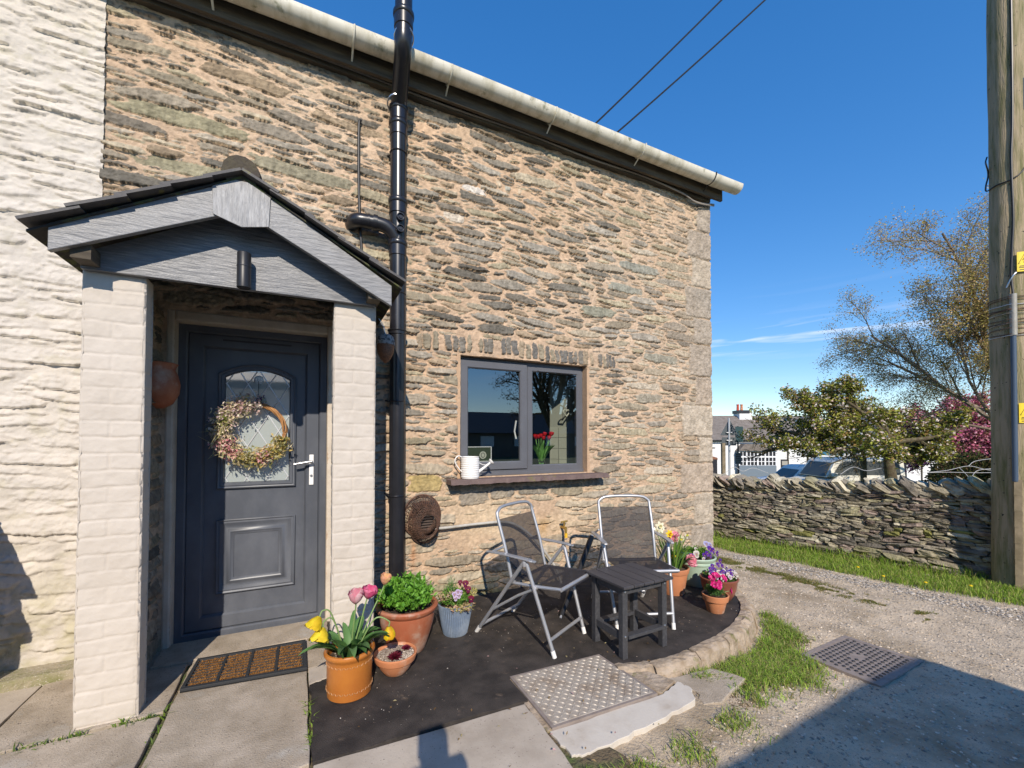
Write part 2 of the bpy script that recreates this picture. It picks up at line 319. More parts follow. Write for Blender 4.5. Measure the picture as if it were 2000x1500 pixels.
def rubble(x0, x1, z0, z1, res, seed, cats, specials=(), blocked=(), sparse=(), pal=PAL, mort=(.53,.385,.265), relief=1.0, pale_right=None, gapw=.006):
    """cats: (tries, half length range, half height range, projection range). Seeds are packed largest first; each
    pixel goes to its nearest seed in that stone's own flattened metric, so neighbours meet along shared joints."""
    rs = np.random.RandomState(seed)
    nx = int((x1-x0)/res)+1; nz = int((z1-z0)/res)+1
    xs = np.linspace(x0, x1, nx); zs = np.linspace(z0, z1, nz); X, Z = np.meshgrid(xs, zs, indexing='ij')
    WX = X + (fbm(X, Z, .05, seed+1, 5)-.5)*.036 + (vnoise(X, Z, .012, seed+14)-.5)*.008
    WZ = Z + (fbm(X, Z, .07, seed+2, 4)-.5)*.016 + (vnoise(X, Z, .013, seed+15)-.5)*.0055 + (fbm(X, Z, .8, seed+3, 2)-.5)*.07
    n1 = fbm(X, Z, .018, seed+5, 3); n2 = fbm(X, Z, .006+res, seed+16, 2)
    H = (fbm(X, Z, .12, seed+4, 4)-.5)*.018 + (n1-.5)*.008
    C = np.empty((nx, nz, 3)); mv = .80+.4*fbm(X, Z, .3, seed+6, 5); tone = fbm(X, Z, .9, seed+7, 3)
    for k in range(3): C[..., k] = mort[k]*mv*(1+(tone-.5)*(.0, .12, .24)[k])
    S = []                                   # cx, cz, a, b, ang, shear, h, r, g, b, power
    def far(cx, cz, a, b, m=1.02):
        if not S: return True
        A = SA[:len(S)]; dx = (A[:, 0]-cx)/((A[:, 2]+a)*.5); dz = (A[:, 1]-cz)/((A[:, 3]+b)*.5)
        return (np.maximum(np.abs(dx)*.92, np.abs(dz)) > 1.62*m).all() if False else ((np.abs(dx)**2.6+np.abs(dz)**2.6) > (1.66*m)**2.6).all()
    SA = np.zeros((20000, 4))
    def addS(cx, cz, a, b, ang, sh, h, c, p): SA[len(S)] = (cx, cz, a, b); S.append((cx, cz, a, b, ang, sh, h, c[0], c[1], c[2], p))
    for sp in specials:
        if not (len(sp) > 7 and sp[7]): addS(sp[0], sp[1], sp[2], sp[3], sp[4], 0, sp[6], sp[5], 5)
    for (n, ar, br, hr) in cats:
        for _ in range(n):
            cx = rs.uniform(x0, x1); cz = rs.uniform(z0, z1); a = rs.uniform(*ar); b = rs.uniform(*br); u = rs.rand(8)
            if any(bx0 < cx+ (a*.5 if cx < bx0 else -a*.5) < bx1 and bz0 < cz < bz1 for (bx0, bx1, bz0, bz1) in blocked): continue
            if any(bx0 < cx < bx1 and bz0 < cz < bz1 and u[0] < pr for (bx0, bx1, bz0, bz1, pr) in sparse): continue
            if not far(cx, cz, a, b): continue
            c = np.array(pal[int(u[1]*len(pal))])*(.78+.5*u[2]); h = (hr[0]+(hr[1]-hr[0])*u[3])*relief
            if pale_right is not None and cx > pale_right: c = c*1.1; h *= .75
            addS(cx, cz, a, b, (u[4]-.5)*.16-.02, (u[5]-.5)*1.5, h, c, (2.2, 3.2, 5.0)[int(u[6]*3)])
    F1 = np.full((nx, nz), 9.0); F2 = np.full((nx, nz), 9.0); ID = np.full((nx, nz), -1); VV = np.zeros((nx, nz)); UU = np.zeros((nx, nz))
    for i, (cx, cz, a, b, ang, sh, h, r_, g_, b2, p) in enumerate(S):
        i0 = max(0, int((cx-a*1.25-.05-x0)/res)); i1 = min(nx, int((cx+a*1.25+.05-x0)/res)+2)
        ez = b*1.3+abs(math.sin(ang))*a+.05; j0 = max(0, int((cz-ez-z0)/res)); j1 = min(nz, int((cz+ez-z0)/res)+2)
        if i1-i0 < 2 or j1-j0 < 2: continue
        x = WX[i0:i1, j0:j1]-cx; z = WZ[i0:i1, j0:j1]-cz; ca, sa = math.cos(ang), math.sin(ang); u = x*ca+z*sa; v = -x*sa+z*ca; u = u+v*sh
        d = ((np.abs(u)/a)**p+(np.abs(v)/b)**p)**(1/p); f1 = F1[i0:i1, j0:j1]; f2 = F2[i0:i1, j0:j1]; nw = d < f1
        f2[:] = np.where(nw, f1, np.minimum(f2, d)); f1[:] = np.where(nw, d, f1)
        ID[i0:i1, j0:j1][nw] = i; VV[i0:i1, j0:j1][nw] = (v/b)[nw]; UU[i0:i1, j0:j1][nw] = u[nw]
    A = np.array(S); bb = A[:, 3][ID]; hh = A[:, 6][ID]; pad = gapw/np.clip(bb, .008, .1)*(.5+1.6*fbm(X, Z, .22, seed+20, 3)**1.4)
    edge = np.minimum((1.06-F1), (F2-F1)-pad*.9)      # >0 inside a stone, in units of its own half height
    ok = (edge > 0) & (ID >= 0)
    for (bx0, bx1, bz0, bz1) in blocked[:2]: ok &= ~((X > bx0) & (X < bx1) & (Z > bz0) & (Z < bz1))
    em = edge*bb                                       # metres from the edge
    low = np.clip(-VV*1.2, 0, 1); sharp = np.clip(em/.0045, 0, 1); soft = np.clip(em/.010, 0, 1)**.6
    lean = .5-.5*np.clip(VV, -1, 1); ly = vnoise(X*.25, Z, .011, seed+22)
    hs = hh*(.30+.70*lean)*(soft*(1-low)+sharp*low)*(.80+.4*ly) + ok*UU*((np.sin(ID*12.9898)*43758.5453 % 1)-.5)*.09 + ok*(np.floor(n1*4)/4-.5)*.007 + (n1-.5)*.009*relief + (n2-.5)*.004
    H = np.where(ok, np.maximum(hs, H*.3-.004), H-.0045*relief*np.clip(1+em/.006, 0, 1)*(ID >= 0)*(VV < 0))
    st = (.64+.66*fbm(X, Z*.3, .016, seed+9, 4))*(.8+.4*fbm(X, Z, .09, seed+12, 3)); sm = np.clip((n1-.60)*8, 0, 1)*np.clip(1-em/.014, 0, 1)*.75
    for k in range(3):
        val = A[:, 7+k][ID]*st; C[..., k] = np.where(ok, val*(1-sm)+mort[k]*.9*sm, C[..., k])
    for sp in specials:                                # dressed corner stones, laid over the rubble
        if not (len(sp) > 7 and sp[7]): continue
        cx, cz, a, b, ang, colr, h = sp[:7]; x = WX-cx; z = WZ-cz-(fbm(X, Z, .8, seed+3, 2)-.5)*.05
        q = np.minimum(a-np.abs(x)+(fbm(X, Z, .09, seed+33, 4)-.5)*.030, b-np.abs(z)+(fbm(X, Z, .07, seed+34, 4)-.5)*.012); mk = q > 0; m2 = (q > -.006) & ~mk
        rough = (fbm(X, Z, .06, seed+30, 4)-.5)*.026+(fbm(X, Z*2, .02, seed+35, 3)-.5)*.008
        H = np.where(mk, h*np.clip(q/.014, 0, 1)**.6+rough+(n2-.5)*.004, np.where(m2, -.004, H))
        tn = (.62+.76*fbm(X, Z, .11, seed+31, 5))*(.85+.3*n1)
        for k in range(3): C[..., k] = np.where(mk, colr[k]*tn, C[..., k])
    return X, Z, H, C
def relief_mesh(name, X, Z, H, C, mt, parent, holes=(), y=0.0):
    nx, nz = X.shape; idx = np.arange(nx*nz).reshape(nx, nz)
    V = np.stack([X, y-H, Z], -1).reshape(-1, 3)
    q = np.stack([idx[:-1, :-1], idx[1:, :-1], idx[1:, 1:], idx[:-1, 1:]], -1)
    cx = X[:-1, :-1]; cz = Z[:-1, :-1]; keep = np.ones(cx.shape, bool)
    for (a, b, c, d) in holes: keep &= ~((cx > a) & (cx < b) & (cz > c) & (cz < d))
    return npmesh(name, V, q[keep], mt, parent, colors=C.reshape(-1, 3), smooth=True)

# ------------------------------------------------------------ the stone cottage
XL, XR, ZT = -1.12, 4.28, 4.24
WIN = (1.19, 2.50, 1.005, 2.045)
cottage = thing('stone_cottage', 'rubble stone cottage with grey door and window and a white gutter', 'house', (XR, 0, 0))
rq = np.random.RandomState(5)
spec = []
zq = -.05; k = 0
for hq in (.40, .36, .34, .30, .36, .33, .38, .30, .36, .34, .32, .36, .40):
    wq = (.46, .30)[k % 2] * rq.uniform(.75, 1.2)
    cq = [(.40,.33,.26), (.35,.30,.245), (.44,.38,.30), (.33,.29,.24)][rq.randint(4)]
    spec.append((XR-wq/2+.03, zq+hq/2, wq/2, hq/2-.008, 0, cq, .012, True)); zq += hq; k += 1
# soldier course over the window, blocks under the sill, odd pale and striped stones
xq = .84
while xq < 2.86:
    wq = rq.uniform(.014, .032); on = rq.rand() < .93
    arch = .05*(1-((xq-1.8)/1.0)**2)
    if on: spec.append((xq, 2.115+arch*.5+rq.uniform(-.012, .012), wq, rq.uniform(.058, .076), rq.normal(0, .05), [(.20,.18,.15), (.27,.23,.165), (.33,.26,.18), (.15,.14,.125)][rq.randint(4)], rq.uniform(.012, .022)))
    xq += wq*2+rq.uniform(.004, .016)
for s_ in ((1.33,.845,.145,.050,0,(.135,.132,.13),.016), (1.58,.865,.12,.048,0,(.15,.147,.14),.016), (1.90,.87,.15,.045,0,(.15,.145,.13),.014), (2.27,.86,.17,.055,.02,(.20,.18,.135),.018),
           (.90,.985,.155,.058,0,(.42,.32,.14),.012), (1.315,3.49,.10,.035,-.05,(.66,.60,.53),.008), (1.13,3.22,.085,.040,0,(.60,.52,.42),.008), (.80,.84,.14,.035,0,(.15,.14,.125),.02),
           (-.72,3.42,.36,.050,-.05,(.29,.26,.17),.014), (-.55,3.1,.42,.045,-.04,(.30,.27,.18),.012), (.0,3.26,.36,.05,-.05,(.28,.25,.175),.012), (2.65,2.62,.22,.055,-.02,(.26,.25,.19),.02),
           (1.55,3.62,.022,.03,.3,(.62,.50,.36),.014), (1.64,3.60,.03,.024,0,(.33,.32,.27),.014), (1.75,3.60,.02,.026,0,(.60,.48,.34),.014),
           (3.2,3.15,.26,.05,-.03,(.27,.265,.22),.016), (3.0,2.9,.22,.045,-.03,(.28,.27,.22),.016), (3.5,2.2,.24,.05,0,(.28,.265,.21),.012), (3.3,1.75,.2,.05,0,(.30,.27,.21),.012)):
    spec.append(s_)
cats = [(500, (.15, .26), (.026, .046), (.012, .026)), (2600, (.08, .16), (.016, .032), (.012, .030)), (7000, (.05, .11), (.010, .020), (.012, .028)), (9000, (.022, .06), (.007, .012), (.008, .020))]
blk = [(-.84, .26, -.1, 2.2), (WIN[0]-.02, WIN[1]+.02, WIN[2]-.05, WIN[3]+.01), (.80, 2.90, 2.04, 2.20), (.9, 2.9, 2.215, 2.255), (2.55, 2.60, 1.0, 2.0)]
spr = [(1.05, 2.35, .42, .80, .93), (.5, 1.0, 1.2, 2.0, .35), (.7, 1.1, .4, 1.3, .3), (-1.2, 4.3, 3.75, 4.3, .45)]
X, Z, H, C = rubble(XL, XR, -.22, ZT, .0056, 21, cats, spec, blk, spr, pale_right=2.9)
# lower wall: smooth pale patch with ochre staining near the tap, damp and moss at the foot
pt = np.clip((fbm(X, Z, .35, 77, 3)-.42)*5, 0, 1)*np.exp(-(((X-1.75)/.8)**2+((Z-.62)/.28)**2))
for k, c in enumerate((.62, .50, .34)): C[..., k] = C[..., k]*(1-pt*.75)+c*pt*.75
oc = np.exp(-(((X-2.0)/.16)**2+((Z-.52)/.10)**2))*.6*fbm(X, Z, .1, 78, 3)
for k, c in enumerate((.50, .27, .07)): C[..., k] = C[..., k]*(1-oc)+c*oc
ms = np.clip((fbm(X, Z, .12, 79, 3)-.45)*5, 0, 1)*np.clip(1-(Z+.02)/.22, 0, 1)*.7
for k, c in enumerate((.16, .15, .06)): C[..., k] = C[..., k]*(1-ms)+c*ms
rsn = np.exp(-((X-.80)/.02)**2)*np.clip((.55-Z)/.1, 0, 1)*np.clip((Z-.25)/.15, 0, 1)*.6
for k, c in enumerate((.45, .20, .08)): C[..., k] = C[..., k]*(1-rsn)+c*rsn
old = np.clip((X-2.9)/1.0, 0, 1)*.5*fbm(X, Z, .3, 80, 3)
for k, c in enumerate((.42, .33, .24)): C[..., k] = C[..., k]*(1-old)+c*old
for k in range(3): C[..., k] = np.clip(C[..., k], .01, .9)
wall = relief_mesh('wall', X, Z, H, C, M['stonewall'], cottage, [WIN, (-.745, .162, -.3, 2.105)])
# wedge where the wall is cut back around the doorway is covered by a painted surround
b = MB()
b.box(-.79, -.744, -.006, .13, -.2, 2.17); b.box(.160, .27, -.006, .13, -.2, 2.17); b.box(-.744, .160, -.006, .13, 2.10, 2.17)
su = b.build('door_reveal', M['render'], cottage, bevel=.012)
b = MB(); a0, a1, c0, c1 = WIN
b.box(a0-.03, a0, -.004, .14, c0-.04, c1+.0); b.box(a1, a1+.03, -.004, .14, c0-.04, c1+.0); b.box(a0-.03, a1+.03, .004, .14, c1, c1+.03); b.box(a0, a1, .0, .14, c0-.05, c0-.001)
b.build('window_reveal', M['mortar'], cottage)
# side and back walls, roof
b = MB(); b.box(XR-.02, XR, .012, 7, -.3, ZT); b.box(-6, XR-.022, 6.9, 7, -.3, ZT); b.build('side_wall', pm('rubble_side', (.30,.25,.18), .95, (.45,.33,.22), 9, (.4,.6), bump=1, bscale=14, bdist=.03), cottage)
b = MB(); b.add([(XR-.01, 0, ZT-.01), (XR-.01, 7, ZT-.01), (XR-.01, 3.5, 6.6)], [(0, 1, 2)]); b.build('gable', M['mortar'], cottage)
b = MB()
b.add([(-6,-.20,4.25),(4.42,-.20,4.25),(4.42,3.5,6.75),(-6,3.5,6.75),(-6,7.3,4.25),(4.42,7.3,4.25)], [(0,1,2,3),(3,2,5,4)])
b.add([(-6,-.19,4.205),(4.42,-.19,4.205),(4.42,3.5,6.70),(-6,3.5,6.70),(-6,7.3,4.20),(4.42,7.3,4.20)], [(0,1,2,3),(3,2,5,4)])
b.add([(4.42,-.20,4.25),(4.42,-.19,4.205),(4.42,3.5,6.70),(4.42,3.5,6.75)], [(0,1,2,3)])
roof = b.build('roof', M['slate'], cottage)
b = MB(); b.box(-6, 4.36, -.115, -.085, 4.10, 4.23); b.box(-6, 4.34, -.084, .05, 4.185, 4.20); b.build('fascia', M['fascia'], cottage)
b = MB(); b.box(-1.1, XR-.05, -.05, -.001, 4.08, 4.12); b.build('wall_plate', M['fascia'], cottage)
# half-round gutter with brackets and joints
gy, gz, gr = -.205, 4.255, .078
b = MB(); n = 14; x0, x1 = -6, 4.50; xsn = np.linspace(x0, x1, 60)
vs = []
for x in xsn:
    sag = .008*math.sin(x*1.3)
    for j in range(n+1):
        a = math.pi + math.pi*j/n; vs.append((x, gy+gr*math.cos(a)*1.0, gz+sag+gr*1.05*math.sin(a)))
    for j in range(n, -1, -1):
        a = math.pi + math.pi*j/n; vs.append((x, gy+(gr-.006)*math.cos(a), gz+sag+(gr*1.05-.006)*math.sin(a)))
K = 2*(n+1); fs = [(i*K+j, i*K+(j+1) % K, (i+1)*K+(j+1) % K, (i+1)*K+j) for i in range(len(xsn)-1) for j in range(K)]
b.add(vs, fs); c = [(4.498, gy+gr*math.cos(math.pi+math.pi*j/n), gz+gr*1.05*math.sin(math.pi+math.pi*j/n)) for j in range(n+1)]
b.add(c, [tuple(range(n+1))]); gut = b.build('gutter', M['gutter'], cottage, smooth=True)
for gx in (-.55, .30, 1.02, 1.98, 3.02, 4.04):
    b = MB(); b.tube([(gx, gy+(gr+.006)*math.cos(math.pi+math.pi*j/12), gz+(gr*1.05+.006)*math.sin(math.pi+math.pi*j/12)) for j in range(13)], .007, 6)
    b.tube([(gx, gy+.02, gz-gr*1.05), (gx, -.115, 4.13)], .007, 6)
    b.build('bracket', M['gutter'] if gx < 4 else M['blacktube'], gut, smooth=True)
# loose cables clipped under the eave
cb = thing('eave_cable', 'grey twin cables sagging under the eaves of the stone wall', 'cable', (4.3, -.05, 4.08))
for (dz, dy) in ((0, 0), (.016, .012)):
    b = MB(); pts = [(4.30,-.05,4.06+dz), (4.0,-.06+dy,4.02+dz), (3.75,-.06+dy,4.07+dz), (3.2,-.055+dy,4.105+dz), (2.5,-.055+dy,4.09+dz), (1.8,-.055+dy,4.11+dz), (1.0,-.055+dy,4.10+dz), (.2,-.055+dy,4.12+dz), (-1,-.055+dy,4.12+dz)]
    b.tube(bez(pts, 8), .0075, 6); b.build('strand', pm('grey_cable', (.28, .25, .22), .6) if dz == 0 else bpy.data.materials['grey_cable'], cb, smooth=True)

# ------------------------------------------------------------ door
door = MB()
DY = .12
fr = MB(); moulding(fr, rect(-.744, .160, -.01, 2.10), [(0, DY), (0, DY-.035), (.003, DY-.038), (.042, DY-.038), (.050, DY-.030), (.052, DY-.012)])
dr = MB(); moulding(dr, rect(-.692, .108, .045, 2.048), [(0, DY-.004), (0, DY-.018), (.004, DY-.021), (.080, DY-.021), (.092, DY-.008), (.094, DY+.002)], True)
drm = dr.build('door', pm('grey_door', (.078, .086, .104), .40, (.125, .134, .155), 3.2, (.45, .72), spec=.5, stretch=(1, 1, .6), bump=.06, bscale=60), cottage)
fo = fr.build('door_frame', drm.data.materials[0], drm)
arc = [(-.526, .987), (-.045, .987), (-.045, 1.785)] + [(-.2855+.2405*math.sin(a)/math.sin(.62)*1.0, 1.785+ (math.cos(a)-math.cos(.62))*.2405/math.sin(.62)) for a in np.linspace(.62, -.62, 13)[1:-1]] + [(-.526, 1.785)]
b = MB(); moulding(b, arc, [(0, DY+.001), (0, DY-.016), (.006, DY-.020), (.013, DY-.014), (.018, DY-.014), (.022, DY-.018), (.036, DY-.016), (.044, DY-.004), (.046, DY+.004)])
b.build('glazing_bead', drm.data.materials[0], drm, smooth=True)
ins = offset_poly(arc, .045)
b = MB(); b.add([(p[0], DY-.003, p[1]) for p in ins], [tuple(range(len(ins)))])
gm = bpy.data.materials.new('obscured_glass'); gm.use_nodes = True; nn = gm.node_tree.nodes; pp = nn['Principled BSDF']
pp.inputs['Base Color'].default_value = (.40, .44, .42, 1); pp.inputs['Roughness'].default_value = .04; pp.inputs['Specular IOR Level'].default_value = 1.0; pp.inputs['Coat Weight'].default_value = 1; pp.inputs['Coat Roughness'].default_value = .02
pp.inputs['IOR'].default_value = 1.8
pane = b.build('door_pane', gm, drm)
b = MB()
x0, x1, z0 = -.481, -.090, 1.032
def clipseg(p, d, ymax=lambda x: 1.785+(math.sqrt(max(0, (.2405/math.sin(.62))**2-(x+.2855)**2))-.2405/math.tan(.62))-.046):
    pts = []
    for t in np.linspace(-3, 3, 1200):
        x = p[0]+d[0]*t; z = p[1]+d[1]*t
        if x0 < x < x1 and z0 < z < ymax(x): pts.append((x, z))
    return (pts[0], pts[-1]) if len(pts) > 3 else None
for k in range(-14, 16):
    for s in (1, -1):
        sgm = clipseg((-.2855+k*.128, 1.39), (.5*s, .86))
        if sgm: b.tube([(sgm[0][0], DY-.0045, sgm[0][1]), (sgm[1][0], DY-.0045, sgm[1][1])], .0042, 5)
b.build('lead_strips', pm('lead_strip', (.62, .63, .65), .4, metal=.3), drm)
b = MB()
moulding(b, rect(-.526, -.045, .270, .775), [(0, DY+.001), (0, DY-.014), (.006, DY-.017), (.014, DY-.012), (.024, DY-.015), (.040, DY-.006), (.052, DY-.002), (.066, DY-.008), (.072, DY-.016), (.084, DY-.019), (.094, DY-.013), (.104, DY-.010), (.106, DY-.006)], True)
b.build('door_panel', drm.data.materials[0], drm, smooth=True)
b = MB(); b.box(.045, .076, DY-.030, DY-.020, .99, 1.215); hd = b.build('handle_plate', M['white'], drm, bevel=.004)
b = MB(); b.tube([(.060, DY-.025, 1.165), (.060, DY-.065, 1.165)], .010, 10); b.tube([(.062, DY-.068, 1.166), (.02, DY-.070, 1.160), (-.055, DY-.070, 1.148)], [.011, .010, .008], 10)
b.build('handle', M['steel'], drm, smooth=True)
b = MB(); b.tube([(.060, DY-.026, 1.06), (.060, DY-.036, 1.06)], .009, 10); b.build('lock', M['steel'], drm, smooth=True)
b = MB(); b.box(-.50, -.08, DY-.024, DY-.019, 2.01, 2.022); b.build('weather_bar', M['dark'], drm)
b = MB(); b.box(-.744, .160, .05, .16, -.05, -.008); b.build('threshold', M['cement'], cottage, bevel=.006)
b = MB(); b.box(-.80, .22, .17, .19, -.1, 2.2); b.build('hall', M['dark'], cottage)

# ------------------------------------------------------------ window
WY = .075
win = MB(); moulding(win, rect(a0, a1, c0, c1), [(0, WY+.03), (0, WY-.005), (.004, WY-.010), (.048, WY-.010), (.052, WY-.004), (.053, WY+.03)])
xm = 1.80
win.box(xm+.045, xm+.10, WY-.009, WY+.03, c0+.05, c1-.05)
wo = win.build('window', M['grey'], cottage)
b = MB(); moulding(b, rect(a0+.022, xm+.062, c0+.052, c1-.024), [(0, WY), (0, WY-.022), (.004, WY-.026), (.062, WY-.026), (.072, WY-.016), (.073, WY+.01)])
b.build('casement', M['grey'], wo)
b = MB(); moulding(b, rect(xm+.075, a1-.02, c0+.03, c1-.03), [(0, WY-.008), (0, WY-.013), (.045, WY-.013), (.055, WY-.004), (.056, WY+.02)]); b.build('fixed_light', M['grey'], wo)
b = MB(); b.box(a0, a1, WY-.022, WY-.009, c0, c0+.030); b.build('drip_bar', M['grey'], wo, bevel=.003)
b = MB(); b.box(1.98, 2.38, WY-.032, WY-.012, 1.965, 1.978); b.build('trickle_vent', M['grey'], wo, bevel=.003)
gl = glassmat('window_glass', .17, (.93, .96, .95), 0, (.88, .95, 1.0))
b = MB(); b.add([(a0+.09, WY-.004, c0+.12), (xm-.005, WY-.004, c0+.12), (xm-.005, WY-.004, c1-.09), (a0+.09, WY-.004, c1-.09)], [(0, 1, 2, 3)]); b.build('pane', gl, wo)
b = MB(); b.add([(xm+.128, WY-.004, c0+.08), (a1-.072, WY-.004, c0+.08), (a1-.072, WY-.004, c1-.082), (xm+.128, WY-.004, c1-.082)], [(0, 1, 2, 3)]); b.build('pane', gl, wo)
b = MB(); b.tube([(1.775, WY+.03, 1.33), (1.765, WY+.045, 1.40), (1.775, WY+.03, 1.50)], .008, 8); b.build('catch', M['white'], wo, smooth=True)
# sill
rs_ = random.Random(3)
def rough_slab(mb, x0, x1, y0, y1, z0, z1, n=40, amp=.006, seed=1):
    r = random.Random(seed); xs = [x0+(x1-x0)*i/n for i in range(n+1)]
    off = [r.uniform(-amp, amp) for _ in xs]; of2 = [r.uniform(-amp*.5, amp*.5) for _ in xs]
    vs = []
    for x, o, o2 in zip(xs, off, of2): vs += [(x, y0+o, z0+o2), (x, y0+o*.6+.004, z1-.004), (x, y0+o*.4+.012, z1), (x, y1, z1), (x, y1, z0)]
    fs = []
    for i in range(n):
        for j in range(5): fs.append((i*5+j, (i+1)*5+j, (i+1)*5+(j+1) % 5, i*5+(j+1) % 5))
    fs += [(0, 1, 2, 3, 4), tuple(n*5+4-j for j in range(5))]
    mb.add(vs, fs)
b = MB(); rough_slab(b, 1.07, 2.66, -.135, .055, .958, .998, 60, .005, 4); b.build('window_sill', M['sill'], cottage)

# ------------------------------------------------------------ the room behind the glass
b = MB()
rx0, rx1, ry0, ry1, rz0, rz1 = .9, 3.1, .145, 2.9, .1, 2.5
b.add([(rx0,ry0,rz0),(rx1,ry0,rz0),(rx1,ry1,rz0),(rx0,ry1,rz0),(rx0,ry0,rz1),(rx1,ry0,rz1),(rx1,ry1,rz1),(rx0,ry1,rz1)], [(0,1,2,3),(4,7,6,5),(1,5,6,2),(2,6,7,3),(3,7,4,0)])
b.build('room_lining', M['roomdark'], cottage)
b = MB(); b.box(1.15, 2.62, .115, .30, .96, 1.0); b.build('inner_sill', M['white'], cottage)
b = MB(); b.slab([(2.50, .335), (2.62, .335), (2.62, .52), (2.395, .52)], .9, 2.44); b.build('inner_reveal', M['sage'], cottage)
b = MB(); d0 = Vector((2.50, .335, 0)); d1 = Vector((2.395, .52, 0)); dn_ = Vector((-.87, -.49, 0))*.008
for i in range(2):
    for j in range(4):
        p0 = d0.lerp(d1, i*.5+.01)+dn_; p1 = d0.lerp(d1, i*.5+.485)+dn_; z0 = 1.0+j*.115; b.add([p0+Vector((0,0,z0)), p1+Vector((0,0,z0)), p1+Vector((0,0,z0+.111)), p0+Vector((0,0,z0+.111))], [(0,1,2,3)])
b.build('tiles', M['tile'], cottage)
h = thing('hanging_heart', 'small pale heart hanging inside the right window pane', 'ornament', (2.44, .28, 1.62))
pts = []
for i in range(25):
    a = 2*math.pi*i/24; pts.append((2.44+.0024*16*math.sin(a)**3*1.0, .27, 1.60+.0024*(13*math.cos(a)-5*math.cos(2*a)-2*math.cos(3*a)-math.cos(4*a))))
b = MB(); b.tube(pts[:-1], .008, 8, closed=True); b.build('heart', M['tile'], h, smooth=True)
b = MB(); b.tube([(2.44, .27, 1.62), (2.445, .27, 1.74)], .002, 5); b.build('string', M['white'], h)
sg = thing('window_card', 'white edged card with a round sticker inside the left window pane', 'sign', (1.38, .15, 1.1))
b = MB(); moulding(b, rect(1.30, 1.54, 1.125, 1.262), [(0, .14), (0, .135), (.006, .135), (.007, .139)]); b.build('card_border', M['white'], sg)
b = MB(); b.add([(1.307, .139, 1.13), (1.535, .139, 1.13), (1.535, .139, 1.257), (1.307, .139, 1.257)], [(0, 1, 2, 3)]); b.build('card_face', pm('card_green', (.035, .05, .02), .6), sg)
b = MB(); b.add([(1.455+.034*math.cos(2*math.pi*i/20), .134, 1.185+.034*math.sin(2*math.pi*i/20)) for i in range(20)], [tuple(range(20))]); b.build('sticker', M['tile'], sg)
b = MB(); b.tube([(1.455+.018*math.cos(2*math.pi*i/16), .1325, 1.185+.020*math.sin(2*math.pi*i/16)) for i in range(16)], .0025, 4, closed=True); b.build('sticker_mark', M['dark'], sg)

# ------------------------------------------------------------ white cottage next door
wc = thing('white_cottage', 'white painted rough stone wall of the neighbouring cottage at the left edge', 'house', (-2, 0, 0))
X, Z, H, C = rubble(-3.0, XL+.012, -.22, ZT, .0075, 61, [(300, (.14, .30), (.024, .05), (.010, .026)), (1400, (.08, .17), (.016, .03), (.010, .024)), (4000, (.04, .09), (.010, .018), (.006, .018))], relief=1.0, gapw=.009)
H = H*.8+.2*(H+np.roll(H, 1, 0)+np.roll(H, -1, 0)+np.roll(H, 1, 1)+np.roll(H, -1, 1))/5; C[:] = np.array((.585, .53, .46)); dt = np.clip((fbm(X, Z, .06, 91, 4)-.58)*5, 0, 1)*.25
dt += np.clip((fbm(X, Z*1.5, .12, 92, 4)-.42)*4, 0, 1)*np.clip((.75-Z)/.7, 0, 1)*.75
for k, c in enumerate((.40, .36, .20)): C[..., k] = C[..., k]*(1-dt)+c*dt
H += .012
relief_mesh('wall', X, Z, H, C, M['whitestone'], wc)
b = MB(); b.box(-6, -3.0, -.02, .2, -.3, ZT); b.build('far_wall', M['plaster'], wc)
b = MB(); rough_slab(b, -3.2, -.96, -.17, -.0, -.1, .045, 30, .02, 8); b.build('plinth', pm('mossy_concrete', (.36,.31,.22), .95, (.20,.20,.08), 7, (.42,.64), bump=1, bscale=45, bdist=.01, speck=((.5,.45,.38), 120, .62)), wc)

